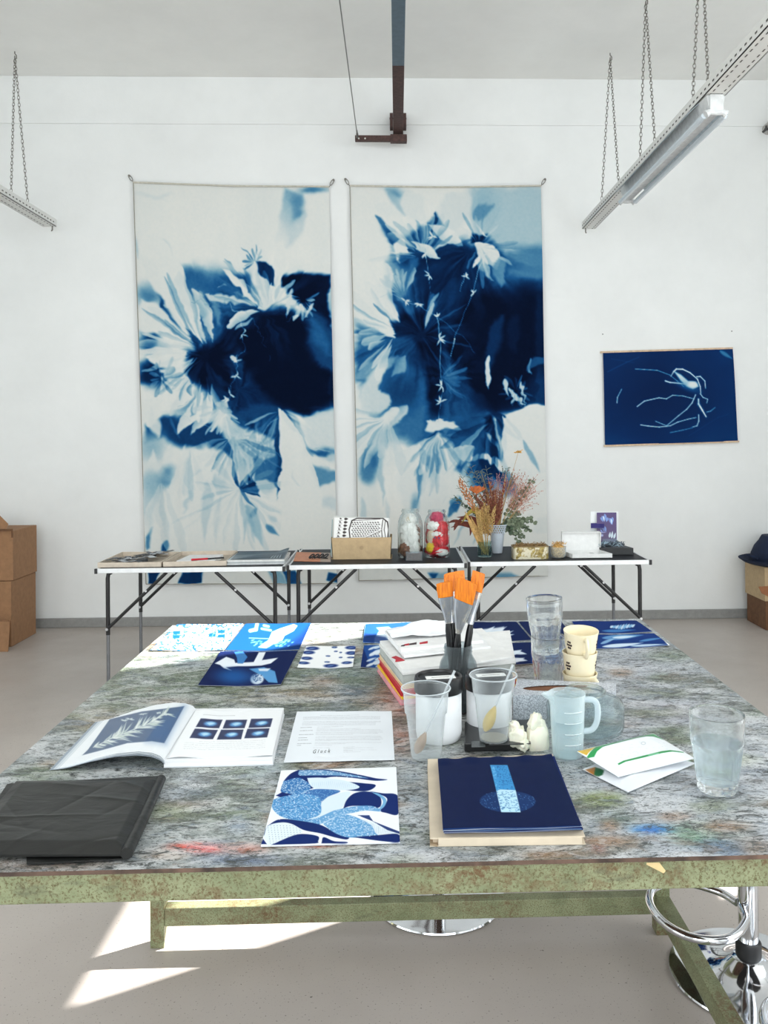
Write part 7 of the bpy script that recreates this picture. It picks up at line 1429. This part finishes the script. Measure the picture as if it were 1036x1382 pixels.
# faceted tumblers
def tumbler(c_,H_,rt,rb,name,label,group,nf=10,water=0.,m=None,tilt=0.):
    e=empty(name,c_,0,label,'glass',group); 
    if tilt: e.rotation_euler=(0,tilt,0)
    lz=H_*.60
    pr=[(0,.001),(rb*.92,.001),(rb,.004)]+[(rb+(rt*.93-rb)*(k/8),.006+(lz-.006)*k/8) for k in range(9)]+[(rt*.955,lz+.003),(rt*.97,lz+.008),(rt*.99,H_*.93),(rt,H_*.985),(rt*.99,H_)]
    th=.0028; inner=[(rt*.955-.0012,H_*.98),(rt*.97-th,lz+.004),(rb*.90+(rt*.93-rb)*.5-th*.6,lz*.5),(rb*.84,.016),(rb*.6,.0135),(0,.0125)]
    def md(a_,z,i):
        if 3<=i<=11:
            u=(z-.006)/(lz-.006); st=2*PI/nf; pl=math.cos(PI/nf)/math.cos((a_%st)-PI/nf); w_=1-sst((u-.86)/.14); return 1.018*(pl*w_+(1-w_)*.975)
        return 1.
    mb=MB(); mb.lathe(pr+inner,nf*10,capb=False,capt=False,mod=md); mb.build('glass_body',m or G_gl,e,ang=22)
    if water:
        w_=empty('drinking_water',c_+Vector((0,0,.0125)),0,'clear water inside the large faceted tumbler at the right','water'); wz=H_*water; mb=MB(); r2=rb*.84+.0002; rr3=rb*.90+(rt*.93-rb)*.5-th*.6+.0002; mb.lathe([(0,0.0004),(rb*.6,.0012),(r2,.0036),(rr3,lz*.5-.0125),(rr3+(rt*.97-th-rr3)*.9,lz*.95-.0125),(rt*.97-th,wz-.0125),(0,wz-.0125)],64,capb=False,capt=False); mb.build('liquid',G_wt,w_)
    return e
cg=at(967.5,1066); tumbler(cg,hz(966,962,cg.y),.0447,.0325,'water_tumbler','large faceted drinking glass of water at the right edge of the table',None,10,.62)
cs_=at(740,932); y_=cs_.y; h1=.126; s2=hz(733,858,y_)
tumbler(cs_,s2+.0,.040,.030,'stacked_tumbler','lower of the two faceted tumblers stacked behind the tissue box','tumblers nested in a stack',10)
c2=PY(738,881,y_); tumbler(c2,PY(733,806.5,y_).z-c2.z,.0418,.0285,'stacked_tumbler','upper of the two stacked faceted tumblers, tilted slightly to the left','tumblers nested in a stack',10,tilt=-.05)
# cream mugs
M_mug=mat('cream_enamel',(240,228,196),.35,var=.015); M_dot=mat('dark_brown_dots',(48,30,28),.5)
def mug(c_,label,rot,tilt=(0,0),H_=.056,r=.0385):
    e=empty('cream_mug',c_,0,label,'mug','cream mugs stacked in a column'); e.rotation_euler=(tilt[0],tilt[1],rot)
    pr=[(0,.001),(r*.74,.001),(r*.80,.004),(r*.90,H_*.35),(r*.97,H_*.85),(r*1.02,H_*.98),(r*1.02,H_)]; mb=MB(); mb.lathe(pr+[(max(a_-.002,0),b_+(.002 if i<3 else -.0002)) for i,(a_,b_) in enumerate(pr)][::-1],48,capb=False,capt=False); mb.build('mug_body',M_mug,e,ang=60)
    mb=MB(); mb.tube(bez([(r*.95,0,H_*.82),(r*1.35,0,H_*.86),(r*1.5,0,H_*.55),(r*1.3,0,H_*.25),(r*.88,0,H_*.2)],8),.0042,10,flat=1.5); mb.build('handle',M_mug,e)
    for wa in (-148,-22):
        c0=math.radians(wa)-rot
        for k in range(7):
            a_=c0+(0 if k==6 else .15*math.cos(k*PI/3)); z_=H_*.52+(0 if k==6 else .0075*math.sin(k*PI/3)); rr4=r*(.90+.07*(z_-H_*.35)/(H_*.5))+.0002; n_=Vector((math.cos(a_),math.sin(a_),0)); p_=n_*rr4+Vector((0,0,z_)); mb=MB(); mb.tube([p_-n_*.0004,p_+n_*.0004],.0026,8); mb.build('dot',M_dot,e)
    return e
cm=at(782.5,941); dz=.0475
mug(cm,'bottom cream mug of the column, only its rim seen above the tissue box',math.radians(-60)); 
mug(cm+Vector((0,0,dz)),'middle cream mug of the column, with a flower of brown dots at its left',math.radians(-50)+2.2)
mug(cm+Vector((.002,0,2*dz+.001)),'top cream mug of the column, tilted with its handle towards the viewer',math.radians(-88),(0.0,.09))
# seed or pigment sachets
s9=5.755; c=Cv(20,30,1020,540,2,(226,230,234)); GN=(34,140,72)
c.poly([(118,252),(190,188),(330,150),(500,105),(640,66),(725,122),(640,112),(500,128),(380,160),(260,200),(200,230),(180,258)],GN,1.5); c.poly([(48,198),(190,186),(122,238)],(206,166,48),1.5)
c.poly([(360,326),(520,285),(700,240),(870,218),(878,226),(700,256),(520,300),(368,336)],GN,1.2); c.poly([(590,268),(675,252),(680,262),(600,278)],(120,190,150),1.5,.8)
for k in range(60): x,y=rng.uniform(330,860),rng.uniform(170,300); y=y-(x-330)*.13+20; c.line([(x,y),(x+rng.uniform(4,18),y-2)],1.6,(170,178,184),soft=1,op=.7)
for k in range(14): x,y=rng.uniform(260,400),rng.uniform(205,245); c.line([(x,y),(x+6,y-1)],2,(216,150,130),soft=1,op=.6)
c.ell(558,178,18,12,(150,160,166),soft=.3,op=.8); c.ell(558,178,13,8,(232,235,238),soft=.3)
sq=[P(778.7,1014.7,TT+.026),P(881,990.8,TT+.024),P(936.8,1024,TT+.016),P(834,1048.8,TT+.012)]
pl_=lambda U,V:.010*(np.clip(np.minimum(U,1-U)*5,0,1)*np.clip(np.minimum(V,1-V)*5,0,1))**.7-.003*sst((.3-U)/.3)*0
c2_=Cv(20,30,1020,560,3,(224,228,234)); c2_.poly([(110,345),(190,335),(245,385),(190,395)],(170,112,44),1.5); c2_.poly([(190,338),(260,372),(250,395),(215,400),(180,385)],(28,92,56),1.5); c2_.poly([(455,408),(520,385),(530,392),(480,415)],GN,1.5); c2_.poly([(900,280),(950,270),(945,285)],GN,1.5,.7)
sheet('sachet',[T(786,1039,.002),T(872,1002,.002),T(937.5,1031,.002),T(847,1069.5,.002)],90,60,.0012,pxcol(c2_,770,980,s9),mat_vc('sachet_foil',.3),None,lambda U,V:.009*(np.clip(np.minimum(U,1-U)*4,0,1)*np.clip(np.minimum(V,1-V)*4,0,1))**.7,'lower white sachet, mostly hidden under the green banded one','sachet','white sachets lying beside the tumbler',side=(220,224,228))
sheet('sachet',sq,170,110,.0012,pxcol(c,770,980,s9),mat_vc('sachet_foil',.3),None,pl_,'upper white sachet with green bands and a yellow corner','sachet','white sachets lying beside the tumbler',side=(226,230,232))
# ================================================================ render feel
vs.exposure=EXPO
SC.cycles.use_denoising=True; SC.cycles.denoiser='OPENIMAGEDENOISE'
SC.cycles.max_bounces=14; SC.cycles.diffuse_bounces=5; SC.cycles.glossy_bounces=6; SC.cycles.transmission_bounces=12; SC.cycles.transparent_max_bounces=24
SC.cycles.sample_clamp_indirect=6; SC.cycles.caustics_reflective=False; SC.cycles.blur_glossy=.5
